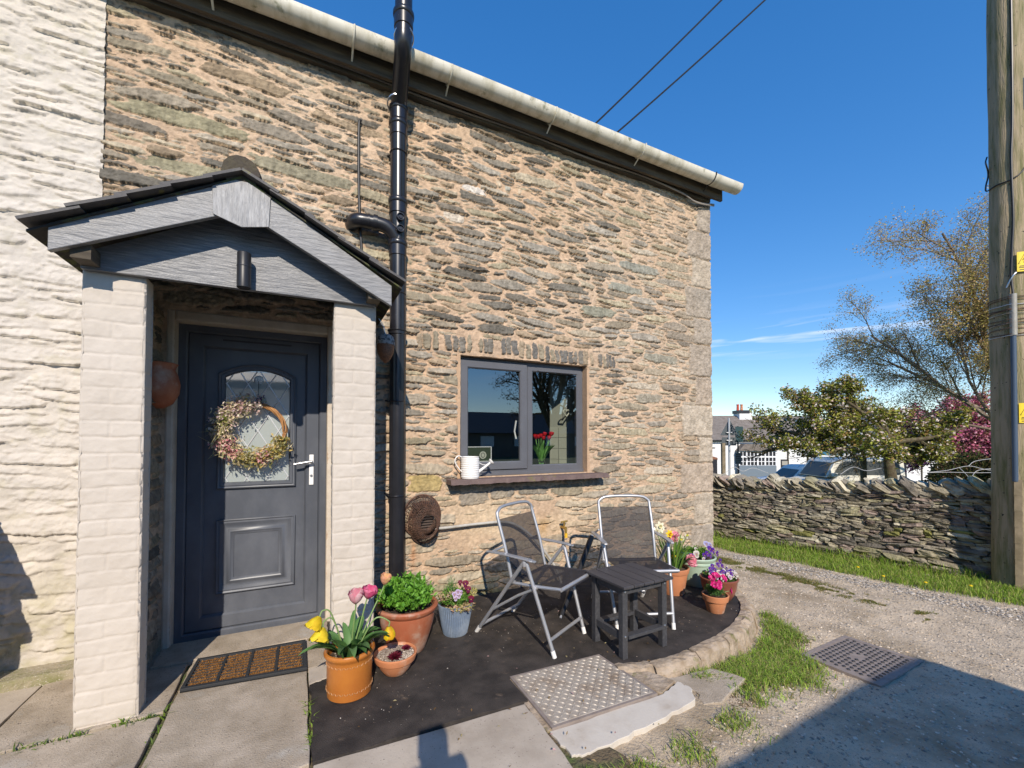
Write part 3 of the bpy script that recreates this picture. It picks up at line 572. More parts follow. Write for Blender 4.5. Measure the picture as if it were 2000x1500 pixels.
# ------------------------------------------------------------ porch
porch = thing('porch', 'small gabled porch of cream brick pillars and grey boards over the door', 'porch', (-.27, -.4, 0))
def brick_pillar(x0, x1, y0, y1, z0, z1, seed):
    # front and both side faces as brick relief under thick paint
    res = .006; out = []
    def face(u0, u1, fu):
        nu = max(2, int((u1-u0)/res)+1); nz = int((z1-z0)/res)+1
        u = np.linspace(u0, u1, nu); z = np.linspace(z0, z1, nz); U, Zz = np.meshgrid(u, z, indexing='ij')
        wz = Zz + (fbm(U, Zz, .09, seed+3, 3)-.5)*.016; row = np.floor(wz/.079); fz = wz/.079-row
        wu = U + (fbm(U, Zz, .06, seed+4, 3)-.5)*.010
        offs = np.where(row % 2 == 0, .0, .115); fu_ = ((wu-u0+offs)/.225) % 1
        dz = np.minimum(fz, 1-fz)*.079; du = np.minimum(fu_, 1-fu_)*.225
        d = np.minimum(dz, np.where(du < .02, du, .05))
        h = -.0048*np.clip(1-d/.007, 0, 1)*(.3+1.0*fbm(U, Zz, .13, seed+5, 2)) + (fbm(U, Zz, .035, seed+6, 4)-.5)*.0055 + (fbm(U, Zz, .2, seed, 2)-.5)*.008
        return U, Zz, h
    V = []; Fq = []; base = 0
    for which in ('f', 'l', 'r'):
        u0, u1 = (x0, x1) if which == 'f' else (y0, y1)
        U, Zz, h = face(u0, u1, which)
        e = np.minimum(U-u0, u1-U); h = h - .006*np.clip(1-e/.008, 0, 1)**2
        if which == 'f': P = np.stack([U, y0-h, Zz], -1)
        elif which == 'l': P = np.stack([x0-h, U, Zz], -1)
        else: P = np.stack([x1+h, U, Zz], -1)
        nu, nz = U.shape; idx = np.arange(nu*nz).reshape(nu, nz)+base
        q = np.stack([idx[:-1, :-1], idx[1:, :-1], idx[1:, 1:], idx[:-1, 1:]], -1).reshape(-1, 4)
        if which == 'l': q = q[:, ::-1]
        V.append(P.reshape(-1, 3)); Fq.append(q); base += nu*nz
    V.append(np.array([(x0, y1, z0), (x1, y1, z0), (x1, y1, z1), (x0, y1, z1)])); Fq.append(np.array([[base+1, base, base+3, base+2]]))
    npmesh('pillar', np.concatenate(V), np.concatenate(Fq), M['cream'], porch, smooth=True)
brick_pillar(-.936, -.700, -.74, -.625, -.12, 2.135, 31)
brick_pillar(.157, .3926, -.74, -.625, -.12, 2.135, 47)
X, Z, H, C = rubble(0, .63, -.1, 2.15, .0075, 71, [(100, (.08, .2), (.025, .05), (.012, .026)), (700, (.04, .12), (.014, .03), (.012, .024))])
nx_, nz_ = X.shape; ix = np.arange(nx_*nz_).reshape(nx_, nz_)
npmesh('cheek_wall', np.stack([-.815+H, -.626+X, Z], -1).reshape(-1, 3), np.stack([ix[:-1, :-1], ix[1:, :-1], ix[1:, 1:], ix[:-1, 1:]], -1).reshape(-1, 4), M['stonewall'], porch, colors=C.reshape(-1, 3)*.9, smooth=True)
b = MB(); b.box(-.925, -.822, -.624, -.004, -.1, 2.15); b.build('cheek_core', M['cream'], porch)
b = MB(); b.prism([(-.93, 2.125), (.385, 2.130), (.385, 2.20), (-.27, 2.56), (-.93, 2.20)], -.775, -.742); b.build('gable_board', M['woodgrey2'], porch, bevel=.003)
BY0, BY1 = -.905, -.875
ax, az = -.285, 2.660
def barge(s):
    ex = .455 if s > 0 else -.990; ez = 2.222 if s > 0 else 2.262
    d = Vector((ex-ax, ez-az)).normalized(); dn = Vector((0, -.150))
    p = [(ax+ (.0)*s, az), (ex, ez), (ex, ez-.118), (ax, az-.175)]
    if s < 0: p = p[::-1]
    b = MB(); b.prism(p, BY0, BY1); b.build('barge_board', M['woodgrey'], porch, bevel=.003)
barge(1); barge(-1)
b = MB(); b.prism([(ax-.125, az-.075), (ax-.120, az-.222), (ax, az-.262), (ax+.118, az-.235), (ax+.125, az-.080), (ax, az-.002)][::-1], BY0-.008, BY0-.0005)
b.build('apex_plate', pm('weathered_paint', (.21, .21, .215), .5, (.34, .34, .345), 46, (.42, .66), stretch=(1.6, 1, .3), bump=1.0, bscale=30, bdist=.006, spec=.6), porch, bevel=.002)
# slate covering, in overlapping courses
rr = random.Random(11)
b = MB(); rfx0, rfx1 = -1.064, .523; ridge = 2.662; eave = 2.218
for s in (-1, 1):
    ex = rfx0 if s < 0 else rfx1
    for k in range(5):
        f0 = k/5; f1 = (k+1.25)/5 if k < 4 else 1.0
        xa = ex+(ax-ex)*f0; za = eave+(ridge-eave)*f0; xb = ex+(ax-ex)*f1; zb = eave+(ridge-eave)*f1
        y = -.965
        while y < -.0:
            wd = rr.uniform(.17, .26); y2 = min(y+wd, .0)
            t = .013; j = rr.uniform(-.008, .008); up = .015+rr.uniform(0, .006)
            lo = Vector((xa+j, 0, za+up)); hi = Vector((xb, 0, zb+.004))
            nrm = Vector((-(hi-lo).z*1.0, 0, (hi-lo).x)).normalized()
            if nrm.z < 0: nrm = -nrm
            vs = []
            for yy in (y+.003+rr.uniform(0, .01)*(y < -.93), y2-.001):
                vs += [(lo.x, yy, lo.z), (hi.x, yy, hi.z), (hi.x+nrm.x*t, yy, hi.z+nrm.z*t), (lo.x+nrm.x*t, yy, lo.z+nrm.z*t)]
            b.add(vs, [(0, 1, 2, 3), (7, 6, 5, 4), (0, 4, 5, 1), (1, 5, 6, 2), (2, 6, 7, 3), (3, 7, 4, 0)])
            y = y2
b.build('slates', M['slate'], porch)
b = MB()
for s, ex in ((-1, rfx0+.012), (1, rfx1-.012)):
    vs = [(ex, -.95, eave), (ax, -.95, ridge-.005), (ax, -.002, ridge-.005), (ex, -.002, eave)]
    vs = [(p[0], max(p[1], -.915), p[2]) for p in vs]; vs2 = [(p[0], p[1], p[2]-.010) for p in vs]
    b.add(vs+vs2, [(0,1,2,3), (7,6,5,4), (0,4,5,1), (3,2,6,7), (0,3,7,4)])
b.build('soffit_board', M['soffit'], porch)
for x0_, x1_, nm in ((-.93, -.86, 'purlin'), (.33, .40, 'purlin')):
    b = MB(); b.box(x0_, x1_, -.874, -.002, 2.14, 2.205); b.build(nm, M['fascia'], porch)
b = MB(); b.tube([(ax-.006, -.915+.082*i, ridge+.014+.004*math.sin(i*2)) for i in range(12)], [.082]+[.092]*11, 14); b.build('ridge_tile', pm('old_ridge_tile', (.055,.042,.035), .9, (.09,.075,.045), 14, (.4,.65), bump=1, bscale=30, bdist=.01), porch, smooth=True)
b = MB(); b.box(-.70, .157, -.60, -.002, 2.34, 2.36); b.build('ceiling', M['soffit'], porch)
# porch lamp
lp = thing('wall_lamp', 'dark cylindrical up and down light on the grey porch gable', 'lamp', (-.281, -.80, 2.2))
b = MB(); b.lathe([(.0, -.085), (.024, -.085), (.026, -.080), (.030, -.088), (.032, -.086), (.032, .092), (.030, .095), (.024, .092), (.0, .088)], (-.281, -.835, 2.203), 24); b.build('lamp_body', M['blacktube'], lp, smooth=True)
b = MB(); b.box(-.302, -.260, -.805, -.776, 2.15, 2.25); b.build('lamp_bracket', M['blacktube'], lp, bevel=.003)
b = MB(); b.lathe([(.0326, .02), (.0335, .022), (.0335, .026), (.0326, .028)], (-.281, -.835, 2.203), 24); b.build('lamp_band', M['dark'], lp, smooth=True)

# ------------------------------------------------------------ soil pipe and cable on the wall
dp = thing('drainpipe', 'tall black soil pipe with a side branch running up past the gutter', 'pipe', (.646, -.09, 0))
b = MB(); path = bez([(.646,-.095,3.86), (.644,-.12,3.93), (.630,-.27,4.04), (.616,-.395,4.13), (.614,-.42,4.22)], 6)
b.tube([(.655,-.095,-.02), (.650,-.095,1.5), (.646,-.095,3.86)] + path[1:] + [(.614,-.42,5.4)], .060, 24, cap=False); b.build('pipe', M['blackpipe'], dp, smooth=True)
def collar(z, y=-.095, x=.646, h=.06): 
    b = MB(); b.lathe([(.060, -h), (.066, -h+.004), (.067, h*.3), (.071, h*.35), (.074, h*.6), (.074, h*.85), (.068, h), (.060, h)], (x, y, z), 24); b.build('collar', M['blackpipe'], dp, smooth=True)
for z in (3.86, 3.74, 3.13, 2.80): collar(z)
collar(4.30, -.42, .614); collar(2.15, h=.02)
b = MB(); b.tube(bez([(.640,-.10,2.86), (.60,-.11,2.92), (.54,-.11,2.955), (.44,-.10,2.965), (.35,-.085,2.965), (.325,-.03,2.965), (.32,.0,2.965)], 6), .052, 20); b.build('branch', M['blackpipe'], dp, smooth=True)
b = MB(); b.tube([(.46,-.102,2.965), (.49,-.105,2.963)], .060, 20); b.tube([(.425,-.099,2.965), (.435,-.10,2.965)], .057, 20); b.build('branch_collar', M['blackpipe'], dp, smooth=True)
for (z, x) in ((3.02, .646), (2.93, .646)):
    b = MB(); b.lathe([(.0, .028), (.012, .028), (.014, .022), (.022, .022), (.024, .034), (.028, .034), (.028, .0)], (0, 0, 0), 18)
    Mx = Matrix.Translation((x+.004, -.150, z)) @ Matrix.Rotation(R(90), 4, 'X'); b.v = [tuple(Mx @ Vector(p)) for p in b.v]; b.build('boss_cap', M['blackpipe'], dp, smooth=True)
for z in (3.55, 2.45, 1.62, .9):
    b = MB(); b.tube([(.646+.062*math.cos(a), -.095+.062*math.sin(a), z) for a in np.linspace(0, 2*math.pi, 17)[:-1]], .006, 6, closed=True)
    if z > 3 or z < 2: b.tube([(.60,-.06,z), (.575,-.015,z+.01)], .008, 6); b.tube([(.69,-.06,z), (.72,-.015,z)], .008, 6)
    b.build('clip', M['blackpipe'], dp, smooth=True)
for (yy, zz) in ((-.41, 4.19), (-.14, 3.90)):
    b = MB(); b.tube([(.62+.066*math.cos(a), yy+.060*math.sin(a), zz-.035*math.sin(a)) for a in np.linspace(0, 2*math.pi, 17)[:-1]], .006, 6, closed=True); b.build('clip', M['steel'], dp, smooth=True)
wcb = MB(); wcb.tube(bez([(.375,-.03,3.77), (.360,-.035,3.70), (.365,-.03,3.2), (.385,-.03,2.8), (.400,-.03,2.5), (.40,-.03,2.2)], 8), .010, 8)
tag(wcb.build('wall_cable', M['blacktube'], origin=(.38,-.03,2.8), smooth=True), 'black cable running up the stone wall left of the drainpipe', 'cable')
# ------------------------------------------------------------ ground
def smooth(a, b, x): t = np.clip((x-a)/(b-a), 0, 1); return t*t*(3-2*t)
def ground_h(x, y):
    h = -.045 - .115*smooth(1.6, 3.2, x) - .05*smooth(3.5, 6, x)
    h = h - .02*smooth(.5, 1.6, y)
    ruts = .012*np.cos((x-(4.7-.15*y))*2*math.pi/1.4)*smooth(3, 4, x)
    return h + ruts*.6 + (fbm(x+20, y+20, .55, 301, 4)-.5)*.045 + (fbm(x+20, y+20, .05, 302, 3)-.5)*.012*smooth(.8, 1.5, x)
# drive: a fine sheet close by
xs = np.concatenate([np.arange(-4.5, .9, .09), np.arange(.9, 7.4, .022), np.arange(7.4, 11, .12)])
ys = np.concatenate([np.arange(-7, -3.0, .12), np.arange(-3.0, 2.2, .022), np.arange(2.2, 9, .15)])
GX, GY = np.meshgrid(xs, ys, indexing='ij'); GZ = ground_h(GX, GY)
GZ = GZ - .6*smooth(6.9, 10, GX+.30*(GY))
idx = np.arange(GX.size).reshape(GX.shape)
dv = npmesh('drive', np.stack([GX, GY, GZ], -1).reshape(-1, 3), np.stack([idx[:-1, :-1], idx[1:, :-1], idx[1:, 1:], idx[:-1, 1:]], -1).reshape(-1, 4), M['gravel'], smooth=True)
tag(dv, kind='structure')
# the wider land: falls away towards the road
def far_h(t): return -.55 - np.clip((t-8)/14, 0, 1)*1.4 - np.clip((t-22)/14, 0, 1)*1.2
ts = np.concatenate([np.arange(-60, 8, 4), np.arange(8, 60, 2), np.array([80, 120, 200, 400, 900, 1500])]); ss = np.concatenate([np.array([-1500, -500, -200, -100]), np.arange(-60, 62, 5), np.array([100, 200, 500, 1500])])
TT, SS = np.meshgrid(ts, ss, indexing='ij')
PX = CAM.x + VIEW.x*TT + RIGHT.x*SS; PY = CAM.y + VIEW.y*TT + RIGHT.y*SS; PZ = far_h(TT) - np.where(TT < 8, .0, 0)
idx = np.arange(TT.size).reshape(TT.shape)
tag(npmesh('ground', np.stack([PX, PY, PZ], -1).reshape(-1, 3), np.stack([idx[:-1, :-1], idx[:-1, 1:], idx[1:, 1:], idx[1:, :-1]], -1).reshape(-1, 4), M['field']), kind='structure')
a_, b_, c_, d_ = [Vector((CAM.x, CAM.y, 0)) + VIEW*t + RIGHT*s for t, s in ((24, -40), (24, 60), (34.2, 60), (34.2, -40))]
mb = MB(); mb.add([(p.x, p.y, z) for p, z in ((a_, -2.0), (b_, -2.0), (c_, -2.95), (d_, -2.95))], [(0, 1, 2, 3)]); tag(mb.build('road', M['asphalt']), kind='structure')

# patio and paving
def wob(poly, n, amp, seed, closed=True):
    r = random.Random(seed); out = []; k = len(poly)
    for i in range(k if closed else k-1):
        a = Vector(poly[i]); c = Vector(poly[(i+1) % k])
        for j in range(n):
            p = a.lerp(c, j/n); f = 0 if j == 0 else 1; out.append((p.x+r.uniform(-amp, amp)*f, p.y+r.uniform(-amp, amp)*f))
    return out
inner = bez([(1.66,-1.40,0), (1.90,-1.47,0), (2.18,-1.47,0), (2.48,-1.43,0), (2.80,-1.345,0), (3.10,-1.19,0), (3.32,-.98,0), (3.50,-.68,0), (3.72,-.34,0), (4.0,-.06,0)], 6)
inner = [(p.x, p.y) for p in inner]
poly = [(.05, -.80), (.05, -1.44)] + [(1.045, -1.47)] + [(1.045, -1.245), (1.65, -1.262), (1.66, -1.40)] + inner[1:] + [(4.0, .03), (.05, .03)]
poly = wob(poly[:3], 12, .008, 2, False) + poly[2:]
mb = MB(); mb.slab(poly, -.20, 0.0)
tag(mb.build('patio', M['tarmac']), kind='structure')
# stone kerb round the patio: uneven blocks
rk = random.Random(4); kb = MB(); arcp = [Vector((p[0], p[1], 0)) for p in inner]
Ls = [0]
for i in range(1, len(arcp)): Ls.append(Ls[-1]+(arcp[i]-arcp[i-1]).length)
def onarc(s):
    for i in range(1, len(Ls)):
        if Ls[i] >= s: return arcp[i-1].lerp(arcp[i], (s-Ls[i-1])/max(1e-6, Ls[i]-Ls[i-1]))
    return arcp[-1]
s = .0
def lump(mb, rows, m=0):                 # rows of closed rings
    n = len(rows[0]); vs = [p for r in rows for p in r]; k = len(rows)
    fs = [(i*n+j, i*n+(j+1) % n, (i+1)*n+(j+1) % n, (i+1)*n+j) for i in range(k-1) for j in range(n)]
    fs += [tuple(range(n-1, -1, -1)), tuple(range((k-1)*n, k*n))]; mb.add(vs, fs, m)
while s < Ls[-1]-.1:
    ln = rk.uniform(.18, .34); e2 = min(s+ln, Ls[-1]); wd = rk.uniform(.080, .108); top = rk.uniform(.006, .018); rows = []
    for k in range(9):
        q = s+.004+(e2-s-.008)*k/8; p = onarc(q); d = (onarc(min(q+.03, Ls[-1]))-onarc(max(q-.03, 0))).normalized(); o = Vector((d.y, -d.x, 0))
        j = lambda a: rk.uniform(-a, a); rnd = .004 if k in (0, 8) else 0
        rows.append([p+o*(-.006+j(.003))+Vector((0, 0, -.2)), p+o*(-.004+j(.003))+Vector((0, 0, top-.004-rnd+j(.002))), p+o*(.03)+Vector((0, 0, top-rnd+j(.004))), p+o*(wd*.55)+Vector((0, 0, top+j(.006)-rnd)),
                     p+o*(wd-.02+j(.006))+Vector((0, 0, top-.008-rnd+j(.005))), p+o*(wd+j(.007)-rnd)+Vector((0, 0, top-.035+j(.006))), p+o*(wd+.012+j(.012))+Vector((0, 0, -.11)), p+o*(wd+.01)+Vector((0, 0, -.22))])
    lump(kb, rows); s = e2
tag(kb.build('kerb', M['kerbstone']), kind='structure')
# flags: each joint runs through to a recess of earth
mb = MB(); mb.slab([(-3.4,-4.4), (1.25,-4.4), (1.25,-1.95), (1.045,-1.44), (1.045,-1.24), (.05,-.79), (.05,.02), (-.745,.02), (-3.4,.02)], -.25, -.022); tag(mb.build('bedding', M['earth']), kind='structure')
def flag(name, poly, z, mt, seed, amp=.004, n=8):
    mb = MB(); mb.slab(wob(poly, n, amp, seed), z-.10, z); tag(mb.build(name, mt, bevel=.004), kind='structure')
flag('path', [(-.575,-.60), (.035,-.66), (.038,-1.44), (-.578,-1.56)], .0, M['concrete'], 5)
flag('path', [(-.575,-.26), (.16,-.26), (.16,-.66), (-.575,-.594)], .004, M['concrete'], 25)
flag('path', [(-.78,.05), (.17,.05), (.17,-.25), (-.78,-.25)], .010, M['concrete'], 6)
flag('path', [(.045,-.15), (.16,-.15), (.16,-.60), (.135,-.80), (.045,-.825)], .003, M['concrete2'], 26)
flag('path', [(-1.25,-.78), (-.60,-.75), (-.60,.0), (-1.25,.0)], -.004, M['concrete'], 7)
flag('path', [(-3.3,-.80), (-1.26,-.78), (-1.26,-.17), (-3.3,-.17)], -.006, M['concrete2'], 8)
flag('path', [(-1.62,-1.62), (-.60,-1.57), (-.60,-.79), (-1.62,-.82)], .0, M['concrete'], 9)
flag('path', [(-3.3,-1.62), (-1.635,-1.62), (-1.635,-.82), (-3.3,-.82)], .0, M['concrete2'], 10)
flag('path', [(-.60,-1.575), (.035,-1.46), (.035,-2.6), (-.60,-2.6)], -.003, M['concrete'], 11)
flag('path', [(-2.2,-1.64), (-.615,-1.59), (-.615,-2.8), (-2.2,-2.8)], .0, M['concrete'], 12)
flag('path', [(.052,-1.452), (1.02,-1.482), (1.01,-1.86), (.96,-2.3), (.92,-3.2), (.052,-3.2)], -.004, M['concrete2'], 13)
flag('path', [(.035,-2.62), (-.60,-2.62), (-.60,-3.8), (.035,-3.8)][::-1], .0, M['concrete'], 14)
# concrete round the inspection cover
flag('apron', [(1.035,-1.70), (1.72,-1.72), (1.88,-1.67), (1.90,-1.74), (1.83,-1.83), (1.50,-1.87), (1.12,-1.89), (1.04,-1.87)], -.012, M['cement'], 15, .007, 7)
flag('apron', [(1.66,-1.27), (1.73,-1.36), (1.87,-1.66), (1.72,-1.715), (1.66,-1.6)], -.010, M['kerbstone'], 16, .004, 5)
flag('apron', [(1.03,-1.24), (1.06,-1.24), (1.06,-1.70), (1.02,-1.70)], -.008, M['kerbstone'], 17, .003, 6)
flag('apron', [(1.90,-1.58), (2.22,-1.62), (2.30,-1.78), (1.98,-1.87), (1.88,-1.84), (1.94,-1.74)], -.045, M['concrete'], 18, .010, 4)
flag('apron', [(1.06,-1.91), (1.52,-1.90), (1.90,-1.86), (1.95,-1.92), (1.55,-1.99), (1.08,-2.02)], -.05, M['concrete'], 19, .010, 4)
# chequer-plate inspection cover
cv = thing('inspection_cover', 'square galvanised chequer plate inspection cover set in the black patio edge', 'manhole cover', (1.36, -1.47, 0))
c4 = [Vector(p) for p in ((1.062,-1.690,0), (1.665,-1.705,0), (1.640,-1.275,0), (1.070,-1.252,0))]
mb = MB(); mb.slab([(p.x, p.y) for p in c4], -.05, .004); mb.build('plate', M['plate'], cv, bevel=.002)
mb = MB(); rc = [(1.045,-1.705), (1.682,-1.720), (1.657,-1.262), (1.054,-1.238)]
fr4 = [(c4[i].x, c4[i].y) for i in range(4)]
for i in range(4):
    a, c, d, e = rc[i], rc[(i+1) % 4], fr4[(i+1) % 4], fr4[i]
    mb.slab([a, c, d, e], -.05, .002)
mb.build('frame', M['castiron'], cv)
def bilin(u, v): return c4[0].lerp(c4[1], u).lerp(c4[3].lerp(c4[2], u), v)
mb = MB(); nu, nv = 22, 16
for i in range(nu):
    for j in range(nv):
        p = bilin((i+.5)/nu, (j+.5)/nv); a = R(45) if (i+j) % 2 else R(-45); d = Vector((math.cos(a), math.sin(a), 0)); o = Vector((-d.y, d.x, 0))
        mb.add([p-d*.015+Vector((0,0,.0035)), p-o*.0042+Vector((0,0,.0035)), p+d*.015+Vector((0,0,.0035)), p+o*.0042+Vector((0,0,.0035)), p+Vector((0,0,.0085))-d*.004, p+Vector((0,0,.0085))+d*.004],
               [(0,1,4), (1,5,4), (1,2,5), (2,3,5), (3,4,5), (3,0,4)])
mb.build('tread_pattern', M['plate'], cv)
cv = thing('drain_cover', 'worn iron drain cover with a lattice of square studs in the gravel drive', 'manhole cover', (3.45, -1.84, -.15))
zc = float(ground_h(np.array(3.42), np.array(-1.84)))+.012; c4 = [Vector(p) for p in ((3.17,-2.04,zc), (3.70,-2.02,zc), (3.66,-1.64,zc), (3.13,-1.66,zc))]
mb = MB(); mb.slab([(p.x, p.y) for p in c4], zc-.08, zc); mb.build('plate', M['castiron'], cv, bevel=.003)
mb = MB()
for i in range(12):
    for j in range(11):
        if 4 < i < 7 and 4 < j < 7: continue
        p = bilin((i+.5+.5*(j % 2))/12.5, (j+.75)/11.5); s = .0095; r_ = Matrix.Rotation(R(45), 3, 'Z')
        q = [p+r_ @ Vector(v) for v in ((-s,-s,-.002), (s,-s,-.002), (s,s,-.002), (-s,s,-.002), (-s*.7,-s*.7,.007), (s*.7,-s*.7,.007), (s*.7,s*.7,.007), (-s*.7,s*.7,.007))]
        mb.add(q, [(4,5,6,7), (0,1,5,4), (1,2,6,5), (2,3,7,6), (3,0,4,7)])
mb.build('stud_pattern', M['dark'], cv)
rim = [(3.135,-2.07), (3.74,-2.05), (3.695,-1.612), (3.10,-1.632)]; mb = MB()
for i in range(4): mb.slab([rim[i], rim[(i+1) % 4], (c4[(i+1) % 4].x, c4[(i+1) % 4].y), (c4[i].x, c4[i].y)], zc-.08, zc+.003)
mb.build('frame', M['castiron'], cv)

# loose stones on the drive
def scatter_pebbles(name, P, size, seed, mt, pal, squash=.6):
    rs = np.random.RandomState(seed); n = len(P)
    tv = np.array([(1,0,0),(-1,0,0),(0,1,0),(0,-1,0),(0,0,1),(0,0,-1),(.7,.7,.3),(-.7,.7,.25),(-.7,-.7,.35),(.7,-.7,.2)], float)
    tv = np.array([(0,0,1),(.9,0,.35),(.3,.85,.3),(-.7,.55,.35),(-.75,-.5,.3),(.25,-.9,.35),(.6,.5,-.4),(-.3,.8,-.4),(-.85,0,-.4),(-.25,-.8,-.4),(.7,-.45,-.4)])
    tf = np.array([(0,1,2),(0,2,3),(0,3,4),(0,4,5),(0,5,1),(1,6,2),(2,6,7),(2,7,3),(3,7,8),(3,8,4),(4,8,9),(4,9,5),(5,9,10),(5,10,1),(1,10,6)])
    sc = size[0]+(size[1]-size[0])*rs.rand(n)**2.6
    S = np.stack([sc*rs.uniform(.7, 1.3, n), sc*rs.uniform(.6, 1.1, n), sc*squash*rs.uniform(.6, 1.1, n)], -1)
    a = rs.uniform(0, 2*math.pi, n); ca, sa = np.cos(a), np.sin(a)
    V = tv[None]*S[:, None, :] * rs.uniform(.8, 1.2, (n, len(tv), 1))
    X_ = V[..., 0]*ca[:, None]-V[..., 1]*sa[:, None]; Y_ = V[..., 0]*sa[:, None]+V[..., 1]*ca[:, None]
    V = np.stack([X_, Y_, V[..., 2]], -1)+P[:, None, :]
    Fc = tf[None]+(np.arange(n)*len(tv))[:, None, None]
    c = np.array(pal)[rs.randint(len(pal), size=n)]*rs.uniform(.75, 1.25, (n, 1)); c = np.repeat(c[:, None], len(tv), 1)
    return tag(npmesh(name, V.reshape(-1, 3), Fc.reshape(-1, 3), mt, colors=c.reshape(-1, 3)), kind='stuff')
rs = np.random.RandomState(8)
def inpoly(x, y, poly):
    c = np.zeros(x.shape, bool); n = len(poly)
    for i in range(n):
        x1, y1 = poly[i]; x2, y2 = poly[(i+1) % n]
        if y1 == y2: continue
        c ^= ((y1 > y) != (y2 > y)) & (x < (x2-x1)*(y-y1)/(y2-y1)+x1)
    return c
keep_out = [(p[0], p[1]) for p in poly]
outer = [(p[0]+.09*(1 if p[0] > 2.2 else .2), p[1]-.095) for p in inner]
def free(x, y): return ~inpoly(x, y, [(-4, .1), (-4, -4), (1.0, -4), (1.02, -2.02), (1.95, -1.93), (2.2, -1.75)] + outer[3:] + [(4.28, -.02), (4.28, 8), (-4, 8)]) & ~inpoly(x, y, rim)
n = 70000; x = rs.uniform(.95, 5.9, n); y = -3.1+rs.rand(n)*4.6
k = free(x, y) & (rs.rand(n) < .35+.9*fbm(x+9, y+9, .4, 5, 3)**1.5) ; x, y = x[k], y[k]
scatter_pebbles('loose_gravel', np.stack([x, y, ground_h(x, y)+.001], -1), (.0024, .0115), 9, M['pebble'], [(.52,.44,.34), (.44,.37,.29), (.34,.30,.245), (.58,.50,.40), (.29,.26,.22), (.46,.36,.25)])
n = 9000; x = rs.uniform(4.9, 6.3, n); y = -2.6+rs.rand(n)*3.4; vx = 5.33-.28*y - .02*y*y; off = x-(vx-.22)
k = (np.abs(off) < rs.rand(n)*.22+.03); x, y = x[k], y[k]
scatter_pebbles('verge_chippings', np.stack([x, y, ground_h(x, y)+.004], -1), (.006, .018), 10, M['pebble'], [(.42,.38,.33), (.33,.30,.26), (.50,.45,.39), (.24,.22,.20)])
# small leavings on the patio and in the paving joints
n = 900; x = rs.uniform(.06, 3.3, n); y = rs.uniform(-1.4, -.1, n); k = inpoly(x, y, keep_out) & (fbm(x, y, .25, 66, 3) > .52); x, y = x[k], y[k]
scatter_pebbles('patio_grit', np.stack([x, y, x*0+.001], -1), (.0015, .004), 12, M['pebble'], [(.42,.34,.26), (.5,.45,.4), (.2,.16,.12)])

# ------------------------------------------------------------ blades of grass
def blades(name, P, hgt, wid, seed, pal, lean=.5, mt=None, parent=None):
    rs = np.random.RandomState(seed); n = len(P); h = rs.uniform(hgt[0], hgt[1], n); a = rs.uniform(0, 2*math.pi, n); l = h*rs.uniform(.1, lean*1.6, n); wv = rs.uniform(wid*.6, wid*1.3, n)
    d = np.stack([np.cos(a), np.sin(a), a*0], -1); b2 = a+rs.uniform(1.0, 2.1, n); s = np.stack([np.cos(b2), np.sin(b2), a*0], -1)*wv[:, None]; up = np.array([0, 0, 1.])
    v0 = P-s; v1 = P+s; m = P+d*(l*.35)[:, None]+up*(h*.6)[:, None]; v2 = m+s*.7; v3 = m-s*.7; v4 = P+d*l[:, None]+up*(h*(1-.25*lean))[:, None]
    V = np.stack([v0, v1, v2, v3, v4], 1).reshape(-1, 3); f = np.array([(0,1,2), (0,2,3), (3,2,4)]); Fc = (f[None]+(np.arange(n)*5)[:, None, None]).reshape(-1, 3)
    c = np.array(pal)[rs.randint(len(pal), size=n)]*rs.uniform(.7, 1.3, (n, 1)); c = np.repeat(c[:, None], 5, 1).reshape(-1, 3)
    return npmesh(name, V, Fc, mt or M['grass'], parent, colors=c)
GP = [(.24,.38,.045), (.31,.46,.06), (.17,.29,.04), (.38,.48,.10), (.42,.38,.15)]
DP = [(.34,.27,.12), (.22,.22,.07), (.16,.22,.05), (.30,.22,.10)]
def wallx(y): return 6.213 - .3358*y                     # foot of the dry stone wall
n = 60000; y = -3.6+rs.rand(n)*6.2; u = rs.rand(n); vx = 5.36-.26*y; x = vx+(wallx(y)+.05-vx)*u
d = fbm(x+30, y+30, .22, 401, 3); k = (u > .0+.10*rs.rand(n)*2*d) & (d > .28); x, y, u, d = x[k], y[k], u[k], d[k]
hh = ground_h(x, y)
g = blades('grass_verge', np.stack([x, y, hh], -1), (.025, .085), .0028, 13, GP); tag(g, kind='stuff')
k = (u > .72) & (rs.rand(len(u)) < .35); g = blades('long_grass', np.stack([x[k], y[k], hh[k]], -1), (.09, .19), .0034, 14, GP, .7); tag(g, kind='stuff')
n = 26000; y = -1.75+rs.rand(n)*2.6; x = 4.72-.02*y+rs.normal(0, .075, n)+.12*(fbm(y+9, y*0+3, .5, 88, 2)-.5); k = (fbm(x+40, y+40, .14, 402, 3) > .42+.16*smooth(-.9, -1.7, y)); x, y = x[k], y[k]
g = blades('drive_moss', np.stack([x, y, ground_h(x, y)-.001], -1), (.006, .020), .0025, 15, [(.26,.24,.07), (.20,.22,.05), (.30,.22,.09), (.14,.18,.04)], .6); tag(g, kind='stuff')
